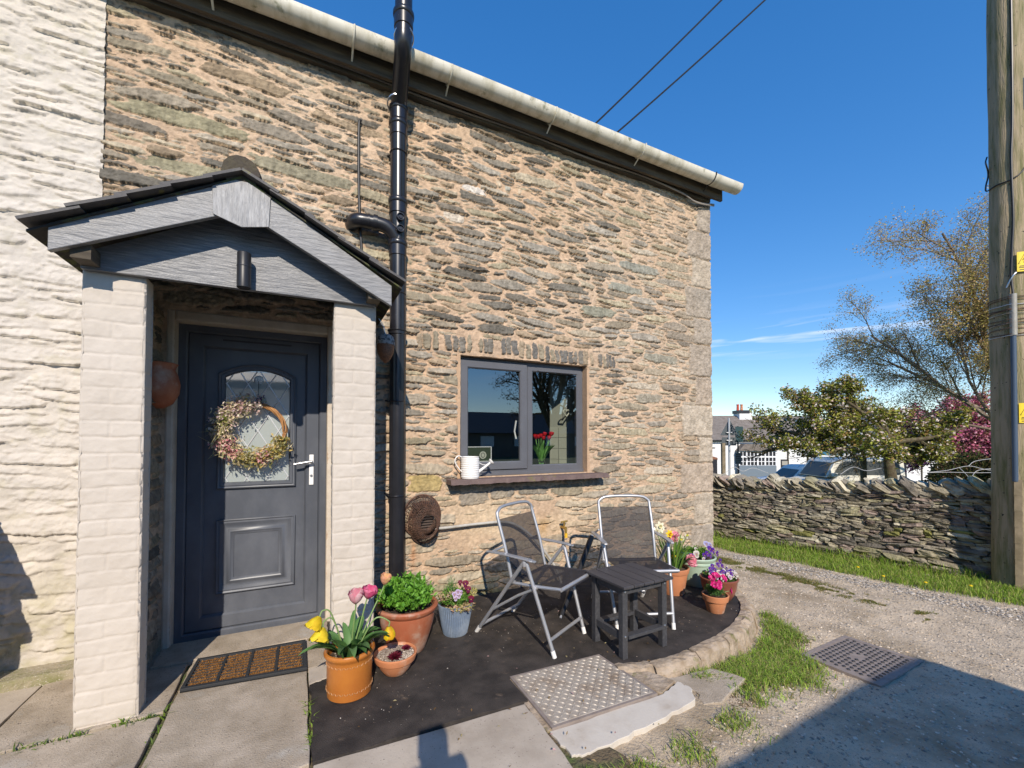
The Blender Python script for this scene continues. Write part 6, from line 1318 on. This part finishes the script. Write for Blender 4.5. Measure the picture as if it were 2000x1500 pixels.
b = MB(); b.tube(bez([on_pole(-.145, 4.36, .0), on_pole(-.155, 4.30, .03), on_pole(-.148, 4.22, .12), on_pole(-.140, 4.19, .04), on_pole(-.140, 4.13, .02), on_pole(-.155, 4.04, .03), on_pole(-.150, 3.98, .03), on_pole(-.08, 3.975, .012), on_pole(.03, 3.985, .012), on_pole(.10, 4.06, .012), on_pole(.125, 4.2, .012), on_pole(.125, 4.7, .01)], 5), .007, 6); b.build('drop_wire', M['blacktube'], pl, smooth=True)
def warn(zc, label):
    t = thing('warning_sign', label, 'sign', tuple(on_pole(.10, zc))); out = []
    def P_(e, z, o): return on_pole(.062+e, zc+z, .006+o, .158)
    def strip(e0, e1, z0, z1, o, n=6):
        vs = []; 
        for i in range(n+1):
            e = e0+(e1-e0)*i/n; vs += [P_(e, z0, o), P_(e, z1, o)]
        return vs, [(i*2, i*2+2, i*2+3, i*2+1) for i in range(n)]
    b = MB(); b.add(*strip(-.012, .078, -.10, .10, 0)); b.build('plate', bpy.data.materials.get('sign_yellow') or pm('sign_yellow', (.80, .58, .02), .5), t)
    b = MB(); cx_ = .036
    pts = [P_(cx_, .072, .002), P_(cx_-.038, -.02, .002), P_(cx_+.038, -.02, .002)]; b.tube(pts, .003, 4, closed=True)
    b.build('triangle', M['dark'], t)
    b = MB(); b.tube([P_(cx_+.004, .045, .002), P_(cx_-.010, .015, .002), P_(cx_+.008, .016, .002), P_(cx_-.004, -.010, .002)], .0025, 4); b.build('lightning_mark', M['dark'], t)
    b = MB()
    for z_, w_ in ((-.045, .030), (-.060, .034), (-.082, .030)): b.add(*strip(cx_-w_, cx_+w_, z_-.0035, z_+.0035, .002))
    b.build('small_print', M['dark'], t)
warn(3.12, 'upper yellow warning plate on the wooden utility pole'); warn(1.59, 'lower yellow warning plate on the wooden utility pole')
# service wires from the pole to the eave
for (pz, ex, zc_, lab) in ((9.2, 1120, 4.08, 'left overhead cable running from the gutter up to the pole'), (8.5, 1172, 4.12, 'right overhead cable running from the gutter up to the pole')):
    a = at(ex, zc_, 4.20); e_ = Vector((PC.x+dsid.x*.008*pz, PC.y+dsid.y*.008*pz, pz)); b = MB(); pts = [a.lerp(e_, t)-Vector((0, 0, .10*4*t*(1-t))) for t in np.linspace(0, 1, 16)]
    b.tube(pts, .0085, 6); tag(b.build('overhead_cable', M['blacktube'], origin=a, smooth=True), lab, 'cable', 'service cables over the roof')
# slack fence wire behind the wall
b = MB()
for pts in ([(1815,.0),(1850,4),(1890,12),(1925,5),(1960,2)], [(1800,-1),(1850,0),(1905,-1),(1960,0)], [(1872,9),(1885,-4),(1893,-14)], [(1890,12),(1905,22),(1950,28)], [(1895,-10),(1910,4),(1960,8)], [(1410,-6),(1432,10),(1450,2),(1470,8),(1500,-2)], [(1640,-4),(1665,10),(1690,3),(1720,8)]):
    b.tube(bez([at(p[0], 6.6, zy(922-p[1], 6.6)) for p in pts], 6), .004, 5)
tag(b.build('fence_wire', pm('grey_wire', (.42, .42, .42), .5), origin=at(1850, 6.6, .7)), 'slack loops of grey fence wire above the dry stone wall', 'wire')

# ------------------------------------------------------------ trees
class Tree:
    def __init__(s, seed): s.r = random.Random(seed); s.mb = MB(); s.tips = []
    def grow(s, p, d, L_, r_, depth, kids, ratio, wob_, trop, sides, leafdepth, spread):
        n = 6 if depth > 2 else 5 if depth > 1 else 3; pts = [p.copy()]; q = p.copy(); dd = d.normalized()
        for i in range(n):
            dd = (dd+Vector((s.r.gauss(0, wob_), s.r.gauss(0, wob_), s.r.gauss(0, wob_)+trop[min(depth, len(trop)-1)]))).normalized(); q = q+dd*(L_/n); pts.append(q.copy())
        e_ = .45 if depth else .25
        s.mb.tube(pts, [max(.004, r_*(1-(1-e_)*i/n)) for i in range(n+1)], sides[min(depth, len(sides)-1)], cap=False)
        if depth <= leafdepth: s.tips += [(pts[i], dd) for i in range(1, n+1)]
        if depth == 0: return
        kn = kids[min(depth, len(kids)-1)]
        for k in range(kn):
            f = .28+.72*(k+s.r.random()*.7)/kn; i = min(n-1, int(f*n)); b_ = pts[i].lerp(pts[i+1], f*n-i if f*n-i <= 1 else 1)
            ax_ = (pts[i+1]-pts[i]).normalized(); o = ax_.orthogonal().normalized(); a = s.r.uniform(0, 2*math.pi); o = (o*math.cos(a)+ax_.cross(o)*math.sin(a))
            sp = s.r.uniform(*spread); nd = ax_*math.cos(sp)+o*math.sin(sp)
            s.grow(b_, nd, L_*ratio*s.r.uniform(.7, 1.15)*(1.15-.45*f), r_*(.55-.25*f)*1.0, depth-1, kids, ratio, wob_, trop, sides, leafdepth, spread)
def leafage(name, tips, per, size, pal, parent, seed, jit, flat=.4, mt='treeleaf', wr=.6, v=.3):
    rs = np.random.RandomState(seed); T = np.array([tuple(t[0]) for t in tips]); T = np.repeat(T, per, 0); n = len(T); T = T+rs.normal(0, jit, (n, 3))
    D = rdir(rs, n, -.2); return leaf_cards(name, T, D, rdir(rs, n, flat), size*rs.uniform(.6, 1.3, n), size*wr*rs.uniform(.7, 1.2, n), pick(rs, pal, n, v), M[mt], parent)
def make_tree(name, label, loc, seed, trunk, limbs, kids, ratio, wob_, trop, leafdepth, bark, spread=(.45, 1.0), depth=3, sides=(3, 3, 5, 7, 9)):
    """trunk: list of (dx,dy,z,r) ; limbs: (height fraction index, direction, length, radius)"""
    t = thing(name, label, 'tree', loc); T = Tree(seed); o = Vector(loc)
    pts = bez([o+Vector(p[:3]) for p in trunk], 5); k = len(pts); rad = [trunk[0][3]+(trunk[-1][3]-trunk[0][3])*i/(k-1) for i in range(k)]; T.mb.tube(pts, rad, 10)
    for (p, d, L_, r_) in limbs: T.grow(o+Vector(p), Vector(d), L_, r_, depth, kids, ratio, wob_, trop, sides, leafdepth, spread)
    T.mb.build('trunk', bark, t, smooth=True); return t, T
V3 = lambda a, b_, c: RIGHT*a+VIEW*b_+Vector((0, 0, c))       # right, away, up
# flowering cherry just beyond the wall
tz = -1.35; cb_ = at(1738, 13.5, tz)
limbs = []
rl = random.Random(5)
for (dx, dz, L_, r_, h_) in ((-1, .28, 3.9, .10, 2.35), (-.9, .55, 3.6, .10, 2.5), (-.6, .75, 2.7, .09, 2.6), (.15, 1, 1.9, .08, 2.7), (.7, .50, 2.4, .08, 2.5), (1, .22, 2.3, .07, 2.3), (-.9, .02, 3.0, .07, 2.2), (-.25, .75, 2.6, .08, 2.6), (.5, -.0, 1.7, .06, 2.1), (-.5, .2, 3.0, .07, 2.45), (.3, .45, 2.4, .07, 2.5), (-.7, -.15, 2.2, .06, 2.15)):
    limbs.append((tuple(V3(0, 0, h_)), tuple(V3(dx, rl.uniform(-.6, .6), max(.12, dz*.62))), L_*(.92 if dx < 0 else .88), r_))
t, T = make_tree('cherry_tree', 'spreading cherry tree with bronze green leaves and pale blossom beyond the stone wall', cb_, 3,
    [(0, 0, 0, .20), (.05, 0, 1.2, .17), tuple(V3(-.05, .0, 2.0))+(.16,), tuple(V3(.06, .0, 2.75))+(.10,)], limbs, (0, 4, 5, 6), .50, .13, (.0, .0, .0, .0), 1, M['bark'])
CG = [(.21,.23,.035), (.32,.34,.05), (.12,.13,.03), (.28,.18,.06), (.42,.40,.09)]
rz = random.Random(9); lat = lambda p: (p-cb_).dot(RIGHT)
T.tips = [q for q in T.tips if lat(q[0]) > -3.85+.5*math.sin(q[0].z*4) and .64+.058*min(0, lat(q[0]))**2+.16*math.sin(q[0].x*3) < q[0].z < 3.4-.055*lat(q[0])**2+.25*math.sin(q[0].x*2.3) and rz.random() < .95]
leafage('foliage', T.tips, 7, .105, CG, t, 61, .09); tp2 = [q for q in T.tips if T.r.random() < .42]; leafage('blossom', tp2, 3, .085, [(.78,.66,.60), (.70,.55,.50), (.80,.74,.66)], t, 62, .10, wr=.9)
# the tall birch
KB = .77; bb = at(1992, 15.0, -1.45); limbs = []
for (dx, dz, L_, r_, h_) in ((-1, .85, 8.2, .16, 3.6), (-.95, 1.15, 7.5, .15, 4.6), (-.7, 1.3, 7.0, .15, 5.4), (-.35, 1.5, 6.6, .14, 6.4), (.2, 1.5, 6.0, .13, 7.2), (.8, 1.0, 6.0, .13, 5.6), (-1, .62, 7.4, .13, 3.4), (-.9, .58, 6.0, .11, 3.8), (1, .5, 6, .12, 3.6), (-.6, .95, 6.2, .12, 5.0), (-.5, .7, 5.2, .10, 3.9), (-.8, .7, 6.0, .10, 4.1)):
    limbs.append((tuple(V3((h_-2)*.04*-1, 0, h_)*KB), tuple(V3(dx, rl.uniform(-.7, .7), dz)), L_*(.92 if dx < -.85 else 1.22)*KB, r_*.62*KB))
t, T = make_tree('birch_tree', 'tall airy birch with thin twigs and small golden leaves behind the pole', bb, 8,
    [(0, 0, 0, .21), tuple(V3(-.1, 0, 3.0)*KB)+(.17,), tuple(V3(-.3, 0, 6.0)*KB)+(.11,), tuple(V3(-.3, 0, 8.5)*KB)+(.07,)], limbs, (0, 7, 9, 10), .44, .11, (-.06, -.02, .0, .015), 1, M['birchbark'], (.35, .95))
T.tips = [q for q in T.tips if q[0].z > 1.7]; leafage('foliage', T.tips, 4, .062, [(.52,.42,.12), (.40,.34,.09), (.58,.42,.20), (.42,.27,.14)], t, 63, .16)
birch_root = t
# pink cherry and dark shrubs behind the pole
pb = at(1900, 24, -2.2); limbs = [(tuple(V3(0, 0, 1.2)), tuple(V3(math.cos(a)*1.0, rl.uniform(-.6, .6), .35+abs(math.sin(a)))), 3.9, .09) for a in np.linspace(0, math.pi, 11)]
t, T = make_tree('pink_cherry_tree', 'rounded tree covered in magenta pink blossom left of the pole', pb, 12, [(0, 0, 0, .2), (0, 0, .9, .17), (0, 0, 1.6, .12)], limbs, (0, 4, 5, 5), .5, .16, (-.02, .0, .02), 1, M['bark'])
leafage('blossom', T.tips, 9, .14, [(.62,.20,.30), (.50,.12,.22), (.72,.36,.42), (.24,.08,.09), (.14,.10,.05)], t, 64, .16, wr=.9)
def shrub(name, label, loc, rx, rz, n, size, pal, seed, group=None, cat='shrub'):
    t = thing(name, label, cat, loc, group); rs = np.random.RandomState(seed); m = n
    d = rs.normal(0, 1, (m, 3)); d /= np.linalg.norm(d, axis=1)[:, None]; d[:, 2] = np.abs(d[:, 2]); lumpv = .8+.35*fbm(np.arctan2(d[:, 1], d[:, 0])*2+9, d[:, 2]*4+3, .9, seed, 3)
    q = (.55+.45*rs.rand(m)**.4)*lumpv; P = np.stack([d[:, 0]*rx*q, d[:, 1]*rx*q, d[:, 2]*rz*q], -1)+np.array(loc)
    leaf_cards('foliage', P, d+rs.normal(0, .6, (m, 3)), rdir(rs, m, .8), size*rs.uniform(.6, 1.3, m), size*.6, pick(rs, pal, m, .35), M['treeleaf'], t)
    b = MB()
    for k in range(7): a = k*.9; b.tube([Vector(loc), Vector(loc)+Vector((math.cos(a)*rx*.5, math.sin(a)*rx*.5, rz*.75))], [.06, .02], 6)
    b.build('stems', M['bark'], t); return t
DG = [(.05,.07,.02), (.07,.09,.025), (.10,.09,.03), (.12,.08,.04)]
shrub('shrub', 'dark evergreen shrub between the white inn and the pole', at(1885, 21.5, -2.0), 1.7, 2.6, 5200, .16, DG, 71, 'shrubs behind the stone wall')
shrub('shrub', 'dark bushy shrub showing just right of the wooden pole', at(2010, 20.0, -2.0), 2.0, 3.2, 5200, .16, DG, 72, 'shrubs behind the stone wall')
bt = at(1468, 58, -1.2); limbs = [(tuple(V3(0, 0, 1.8)), tuple(V3(math.cos(a), 0, .5+math.sin(a))), 2.8, .10) for a in np.linspace(.1, math.pi-.1, 8)]
t, T = make_tree('bare_tree', 'distant bare twiggy tree behind the chimney of the white inn', bt, 21, [(0, 0, 0, .22), (0, 0, 2.2, .16)], limbs, (0, 4, 5, 5), .55, .14, (0, .02, .03), 0, M['birchbark'])
# things only the windows see: a tree and a house across the lane behind the viewpoint
lc = [ (13.2, -17.5, -.4) ]
limbs = [(tuple(V3(0, 0, 2.0)), (math.cos(a)*.8, math.sin(a)*.8, .8+rl.random()), 4.6, .14) for a in np.linspace(0, 6.0, 11)]
t, T = make_tree('lane_tree', 'bare branched tree across the lane, seen reflected in the window', lc[0], 31, [(0, 0, 0, .3), (0, 0, 2.0, .24), (0, 0, 3.6, .16)], limbs, (0, 5, 6, 6), .5, .15, (0, .02, .03), 0, M['bark'])
leafage('foliage', T.tips[::2], 2, .12, [(.05,.05,.02), (.07,.06,.03)], t, 66, .15)
lh = thing('lane_house', 'low dark roofed house across the lane, seen reflected in the window', 'house', (16, -34, -.5))
b = MB(); b.box(6, 34, -40, -34, -.6, 1.9); b.build('wall', pm('lane_stone', (.16, .145, .12), .9, (.10, .09, .08), 1.2), lh)
for k in range(7):
    b = MB(); b.box(8+k*3.6, 9.4+k*3.6, -33.99, -33.95, .5, 1.5); b.build('window', M['plaster'], lh)
b = MB(); b.add([(5,-33.5,1.8), (35,-33.5,1.8), (35,-37,4.0), (5,-37,4.0), (5,-40.5,1.8), (35,-40.5,1.8)], [(0,1,2,3), (3,2,5,4)]); b.build('roof', M['slate'], lh)

# ------------------------------------------------------------ the white inn across the road (local x right, y away)
TP = 41.0; inn = thing('white_inn', 'long low white rendered inn with slate roof and small paned bay window', 'house', at(1591, TP, -3.0), None, -YAW, True)
def ix_(px): return (px-1600)/F*TP
def iz_(py, t=TP): return zy(py, t)+3.0
def ib(b, px0, px1, py0, py1, y0=-.05, y1=0): b.box(ix_(px0), ix_(px1), y0, y1, iz_(py1), iz_(py0))
b = MB(); ib(b, 1300, 1841, 859, 960, 0, 6); b.build('wall', M['plaster'], inn)
b = MB(); e0, r0 = iz_(859), iz_(817.5)+.45; xa, xb, xc = ix_(1295), ix_(1660), ix_(1800)
b.add([(xa,-.35,e0), (ix_(1640),-.35,e0), (ix_(1640),3.2,r0), (xa,3.2,r0), (xa,6.5,e0), (ix_(1640),6.5,e0)], [(0,1,2,3), (3,2,5,4)])
r1 = iz_(838)+.4; b.add([(ix_(1640),-.35,e0), (ix_(1843),-.35,e0-.02), (xc,3.0,r1), (ix_(1640),3.0,r1), (ix_(1640),6.5,e0), (ix_(1843),6.5,e0)], [(0,1,2,3), (3,2,5,4), (1,5,2)])
rf = b.build('roof', M['farroof'], inn)
b = MB(); b.box(ix_(1482), ix_(1508), 2.6, 3.8, r0-1.2, iz_(812)+.55); b.build('chimney', M['plaster'], rf)
b = MB(); b.box(ix_(1480), ix_(1503), 2.55, 3.85, iz_(810)+.3, iz_(806)+.42); b.build('chimney_cap', M['dark'], rf)
for p0, hh, m_ in ((1484, 798, M['red']), (1492, 803, M['terracotta'])):
    b = MB(); b.lathe([(.14, 0), (.13, .1), (.11, .5), (.13, .55), (.13, .65)], (ix_(p0+1), 3.2, iz_(806)+.42), 12); b.build('chimney_pot', m_, rf)
b = MB(); b.tube([(ix_(1300),-.42,e0-.03), (ix_(1843),-.42,e0-.05)], .06, 6); b.build('gutter', M['dark'], inn)
# bay window
b = MB(); b.prism([(ix_(1444), iz_(880)), (ix_(1519), iz_(880)), (ix_(1500), iz_(867)), (ix_(1455), iz_(867))], -.75, -.0); b.build('bay_roof', M['farroof'], inn)
b = MB(); b.box(ix_(1446), ix_(1517), -.62, 0, iz_(945), iz_(908)); b.build('bay_plinth', pm('blue_grey_stone', (.16, .20, .24), .8), inn)
b = MB(); b.box(ix_(1448), ix_(1516), -.55, -.02, iz_(908), iz_(881)); bw = b.build('bay_window', M['dark'], inn)
b = MB(); x0, x1, z0, z1 = ix_(1446), ix_(1517), iz_(909), iz_(880.5)
for zz in (z0, iz_(900.5), iz_(891.5), z1): b.box(x0, x1, -.60, -.551, zz-(.07 if zz in (z0, z1, iz_(891.5)) else .03), zz+(.07 if zz in (z0, z1, iz_(891.5)) else .03))
for k in range(11): w_ = .07 if k in (0, 2, 5, 7, 10) else .035; xx = x0+(x1-x0)*k/10; b.box(xx-w_, xx+w_, -.605, -.56, z0, z1)
b.build('glazing_bars', M['white'], bw)
def small_window(px0, px1, py0, py1, nx, nz, nm='window'):
    b = MB(); b.box(ix_(px0), ix_(px1), -.02, .0-.004, iz_(py1), iz_(py0)); o = b.build(nm, M['dark'], inn); b = MB()
    for k in range(nx+1): xx = ix_(px0+(px1-px0)*k/nx); b.box(xx-.03, xx+.03, -.05, -.021, iz_(py1), iz_(py0))
    for k in range(nz+1): zz = iz_(py0+(py1-py0)*k/nz); b.box(ix_(px0), ix_(px1), -.055, -.022, zz-.03, zz+.03)
    b.build('glazing_bars', M['white'], o)
small_window(1573, 1583, 874, 888, 2, 3); small_window(1722, 1740, 863, 871, 3, 2); small_window(1722, 1742, 876, 890, 4, 3); small_window(1782, 1802, 878, 890, 4, 3); small_window(1815, 1832, 880, 890, 3, 3)
b = MB(); ib(b, 1385, 1409, 897, 945, -.03, -.003); b.build('doorway', M['dark'], inn)
b = MB(); b.prism([(ix_(1383), iz_(897)), (ix_(1410), iz_(897)), (ix_(1409), iz_(893.5)), (ix_(1402), iz_(891.5)), (ix_(1395), iz_(890.5)), (ix_(1383), iz_(892))], -.06, -.004); b.build('door_arch', pm('brown_arch', (.22, .10, .06), .8), inn)
b = MB(); ib(b, 1533, 1548.5, 897, 926, -.06, -.003); b.build('notice_board', M['dark'], inn); b = MB(); ib(b, 1534.5, 1547, 900, 908, -.08, -.061); b.build('notice', pm('notice_cream', (.35, .33, .28)), inn)
b = MB(); ib(b, 1604, 1655, 866.5, 889, -.10, -.003); b.build('shop_sign', pm('teal_sign', (.03, .14, .22), .5), inn)
b = MB(); ib(b, 1602, 1657, 889, 891.5, -.14, -.003); ib(b, 1602, 1657, 863.5, 866, -.14, -.003); b.build('sign_moulding', M['white'], inn)
b = MB(); ib(b, 1545.6, 1547.6, 860, 925, -.10, -.01); b.build('downpipe', M['fascia'], inn)
for p_ in (1584, 1660, 1710, 1750, 1806):
    b = MB(); ib(b, p_, p_+1.6, 860, 940, -.10, -.01); b.build('downpipe', M['fascia'], inn)
for (p0, p1, q0, q1) in ((1692, 1712, 908, 945), (1763, 1778, 880, 940)): b = MB(); ib(b, p0, p1, q0, q1, -.03, -.003); b.build('doorway', pm('teal_door', (.06, .15, .20)) if p0 == 1692 else M['dark'], inn)
b = MB()
for k in range(11): ib(b, 1391+k*1.35, 1391.9+k*1.35, 873.6, 875.6, -.03, -.003)
b.build('lettering', M['dark'], inn)
b = MB()
for k in range(9): ib(b, 1611+k*4.2, 1613.6+k*4.2, 874, 880, -.115, -.101)
b.build('lettering', pm('gold_letters', (.45, .36, .14)), inn)
br = thing('brick_house', 'red brick house partly hidden behind the pink blossom', 'house', at(1850, 42, -3), None, -YAW, True)
b = MB(); b.box(-1.5, 8, 0, 5, 0, zy(842, 42)+3); b.build('wall', pm('far_brick', (.22, .10, .07), .9), br)
b = MB(); b.prism([(-1.7, zy(842, 42)+3), (8.2, zy(842, 42)+3), (8.2, zy(826, 42)+3), (.2, zy(826, 42)+3)], -.3, 5); b.build('roof', M['slate'], br)
b = MB(); b.box(-.7, .2, -.03, -.002, zy(858, 42)+3, zy(845, 42)+3); b.build('window', M['dark'], br)

# cars parked on the road
def make_car(label, px, t, z, L_, H_, W_, colr, prof_key, flip=1, kind='car'):
    c = thing('parked_'+kind, label, kind, at(px, t, z), 'vehicles parked beyond the wall', -YAW, True)
    S = lambda pts: [(p[0]*L_*flip, p[1]*H_) for p in pts]
    body = [(-.5,.22), (-.49,.42), (-.44,.50), (-.28,.56), (-.14,.60), (.30,.62), (.46,.60), (.50,.45), (.50,.22)]
    cab = [(-.19,.585), (-.055,.94), (.02,.99), (.28,.98), (.38,.90), (.45,.605)] if kind == 'car' else [(-.30,.60), (-.20,.93), (-.14,.99), (.44,.99), (.49,.93), (.49,.61)]
    cm_ = pm('paint_'+kind+str(px), (colr[0]*1.25, colr[1]*1.2, colr[2]*1.08), .45); b = MB(); p = S(body); p = p if flip > 0 else p[::-1]; b.prism(p, -W_/2, W_/2); b.build('body', cm_, c, bevel=.05, seg=3)
    p = S(cab); p = p if flip > 0 else p[::-1]; b = MB(); n = len(p); ins = .10
    vs = [(q[0], -W_/2+.04+ins*(q[1]/H_-.6)*2.2, q[1]) for q in p]+[(q[0], W_/2-.04-ins*(q[1]/H_-.6)*2.2, q[1]) for q in p]; b.add(vs, [tuple(range(n)), tuple(range(2*n-1, n-1, -1))]+[(i, n+i, n+(i+1) % n, (i+1) % n) for i in range(n)]); b.build('cabin', cm_, c, bevel=.03)
    gm_ = bpy.data.materials.get('car_glass') or pm('car_glass', (.07, .075, .07), .35, spec=.3)
    cxm = sum(q[0] for q in p)/n; czm = H_*.80; g2 = [((q[0]-cxm)*.86+cxm, (q[1]-czm)*.76+czm) for q in p]; b = MB(); yo = -W_/2+.04+ins*.30-.015; b.add([(q[0], -W_/2+.025+ins*(q[1]/H_-.6)*2.2, q[1]) for q in g2], [tuple(range(n))]); gg = b.build('side_glass', gm_, c)
    b = MB(); xp = (.13 if kind == 'car' else .05)*L_*flip; b.box(xp-.05, xp+.05, -W_/2+.0, -W_/2+.12, .62*H_, .95*H_); b.build('pillar', cm_, c)
    b = MB(); f0, f1 = S(cab)[0], S(cab)[1]; b.add([(f0[0]-.01*flip, -W_/2+.16, f0[1]+.04), (f0[0]-.01*flip, W_/2-.16, f0[1]+.04), (f1[0]-.02*flip, W_/2-.24, f1[1]-.03), (f1[0]-.02*flip, -W_/2+.24, f1[1]-.03)], [(0, 1, 2, 3)]); b.build('windscreen', gm_, c)
    for wx in (-.32, .31):
        b = MB(); b.lathe([(0, -.1), (.30, -.1), (.33, -.07), (.33, .08), (.30, .1), (0, .1)], (0, 0, 0), 24); Mx = Matrix.Translation((wx*L_*flip, -W_/2+.08, .33)) @ Matrix.Rotation(R(90), 4, 'X'); b.v = [tuple(Mx @ Vector(q)) for q in b.v]; wo_ = b.build('wheel', M['rubber'], c, smooth=True)
        b = MB(); b.lathe([(0, .115), (.18, .112), (.20, .101), (.20, .09), (0, .09)], (0, 0, 0), 20); b.v = [tuple(Mx @ Vector(q)) for q in b.v]; b.build('rim', M['steel'], wo_, smooth=True)
    b = MB(); b.box(-.49*L_*flip-.02, -.46*L_*flip+.02, -W_/2+.08, -W_/2+.42, .42*H_, .50*H_) if flip > 0 else b.box(.46*L_-.02, .49*L_+.02, -W_/2+.08, -W_/2+.42, .42*H_, .50*H_); b.build('headlight', M['steel'], c, bevel=.02)
    b = MB(); mx_ = (-.16 if kind == 'car' else -.24)*L_*flip; b.box(mx_-.08, mx_+.08, -W_/2-.16, -W_/2+.02, .62*H_, .70*H_); b.build('door_mirror', cm_, c, bevel=.03)
make_car('silver grey car showing its bonnet and windscreen left of the van', 1558, 20.5, -1.40, 4.2, 1.45, 1.7, (.50, .52, .55), 0)
make_car('pale grey van with large side windows parked beyond the dry stone wall', 1640, 18.2, -1.42, 4.1, 1.90, 1.8, (.52, .52, .50), 0, 1, 'van')

# road signs seen from behind
S1 = at(1424, 15.5, -1.3); sg1 = thing('road_sign', 'back of a grey triangular road sign on a galvanised post', 'road sign', S1, None, -YAW, True); H0 = 1.3
k_ = 15.5/F; zz = lambda py: zy(py, 15.5)+1.3
b = MB(); b.tube([(0, 0, 0), (0, 0, zz(816))], .038, 10); b.build('post', pm('galvanised', (.42, .44, .46), .5, metal=.3), sg1, smooth=True)
b = MB(); b.prism([(-16*k_, zz(850)), (19*k_, zz(850)), (2*k_, zz(818))], .045, .055); b.build('triangle_plate', pm('sign_back', (.07, .085, .095), .6), sg1, bevel=.004)
b = MB(); b.box(-13*k_, 15*k_, .045, .053, zz(870), zz(854)); b.build('lower_plate', bpy.data.materials['sign_back'], sg1)
for py in (845, 860): b = MB(); b.tube([(-.10, -.0, zz(py)), (.10, 0, zz(py))], .025, 8); b.build('clamp', M['steel'], sg1)
S2 = at(1441, 17, -1.4); sg2 = thing('road_sign', 'slim dark post with two rectangular sign plates behind the triangular sign', 'road sign', S2, None, -YAW, True); k2 = 17/F; z2 = lambda py: zy(py, 17)+1.4
b = MB(); b.tube([(0, 0, 0), (0, 0, z2(832))], .03, 8); b.build('post', M['dark'], sg2)
b = MB(); b.box(-6*k2, 9*k2, -.05, -.035, z2(863), z2(833)); b.build('upper_plate', pm('dark_green_plate', (.02, .06, .07), .5), sg2)
b = MB(); b.box(-7*k2, 5*k2, -.05, -.035, z2(906), z2(884)); pp_ = b.build('lower_plate', pm('grey_plate', (.20, .21, .22), .6), sg2)
b = MB()
for k in range(5): b.box(-5*k2, 3*k2, -.056, -.051, z2(902-k*3.6)-.01, z2(902-k*3.6)+.01)
b.build('small_print', M['dark'], pp_)
S3 = at(1412, 12, -1.0); w3 = MB(); w3.box(-.045, .045, -.045, .045, 0, zy(865, 12)+1.0); o = w3.build('wooden_post', M['wood']); o.location = S3; o.rotation_euler = (0, 0, -YAW); tag(o, 'weathered square timber post left of the triangular road sign', 'post')
S4 = at(1681, 16, -1.3); s4 = thing('notice_post', 'dark post with a grey plate in front of the white inn', 'sign', S4, None, -YAW, True)
b = MB(); b.box(0, .16, -.06, .06, 0, zy(874, 16)+1.3); b.build('post', M['bark'], s4); b = MB(); b.box(-.36, .0, -.08, -.06, zy(900, 16)+1.3, zy(886, 16)+1.3); b.build('plate', bpy.data.materials['grey_plate'], s4)
hb = thing('hanging_basket', 'green hanging basket on the white inn wall', 'hanging basket', at(1567, 34, -3), None, -YAW, True)
for nm_, px_, py_ in (('basket', 1584, 888),):
    b = MB(); b.lathe([(0, -.25), (.25, -.2), (.42, 0)], ((px_-1567)/F*34, -.1, zy(py_, 34)+3), 14); b.build('bowl', M['bark'], hb)
    rs = np.random.RandomState(3); n = 260; c0 = np.array([((px_-1567)/F*34, -.1, zy(py_, 34)+3.1)]); leaf_cards('foliage', c0+rs.normal(0, .2, (n, 3))*np.array([1.3, .6, .8]), rdir(rs, n, .2), rdir(rs, n, .5), .16, .09, pick(rs, [(.10,.16,.04), (.30,.22,.12), (.08,.12,.03)], n), M['treeleaf'], hb)
# camera tripod standing at the viewpoint edge of the yard: its head throws the small shadow on the flags
cs = thing('camera_tripod', 'photographer tripod and camera standing on the flagstones', 'tripod', (0, -3.62, 0))
b = MB(); b.box(-.06, .06, -3.60, -3.52, 1.34, 1.46); b.box(-.10, .13, -3.62, -3.55, 1.20, 1.33); b.build('camera_body', M['blacktube'], cs, bevel=.01)
b = MB(); b.tube([(.02, -3.58, .6), (.02, -3.58, 1.22)], .05, 10); b.build('column', M['blacktube'], cs)
for a in (.3, 2.4, 4.5): b = MB(); b.tube([(.02, -3.58, .95), (.02+.40*math.cos(a), -3.58+.40*math.sin(a), .0)], .015, 8); b.build('leg', M['blacktube'], cs)

# dry leaves and petals blown about the patio and the foot of the kerb
rs = np.random.RandomState(90); n = 150; x = rs.uniform(.1, 3.6, n); y = rs.uniform(-2.1, -.1, n)
on = inpoly(x, y, keep_out); z = np.where(on, .004, np.where((x < 1.9) & (y < -1.2), .012, ground_h(x, y)+.006)); P = np.stack([x, y, z], -1)
D = rs.normal(0, 1, (n, 3)); D[:, 2] = rs.uniform(-.05, .25, n)
g = leaf_cards('leaf_litter', P, D, np.tile(np.array([(0, 0, 1.)]), (n, 1))+rs.normal(0, .25, (n, 3)), rs.uniform(.010, .026, n), rs.uniform(.006, .013, n), pick(rs, [(.26,.16,.07), (.36,.25,.12), (.18,.11,.05), (.55,.35,.33), (.45,.38,.2)], n), M['petal'])
tag(g, kind='stuff')
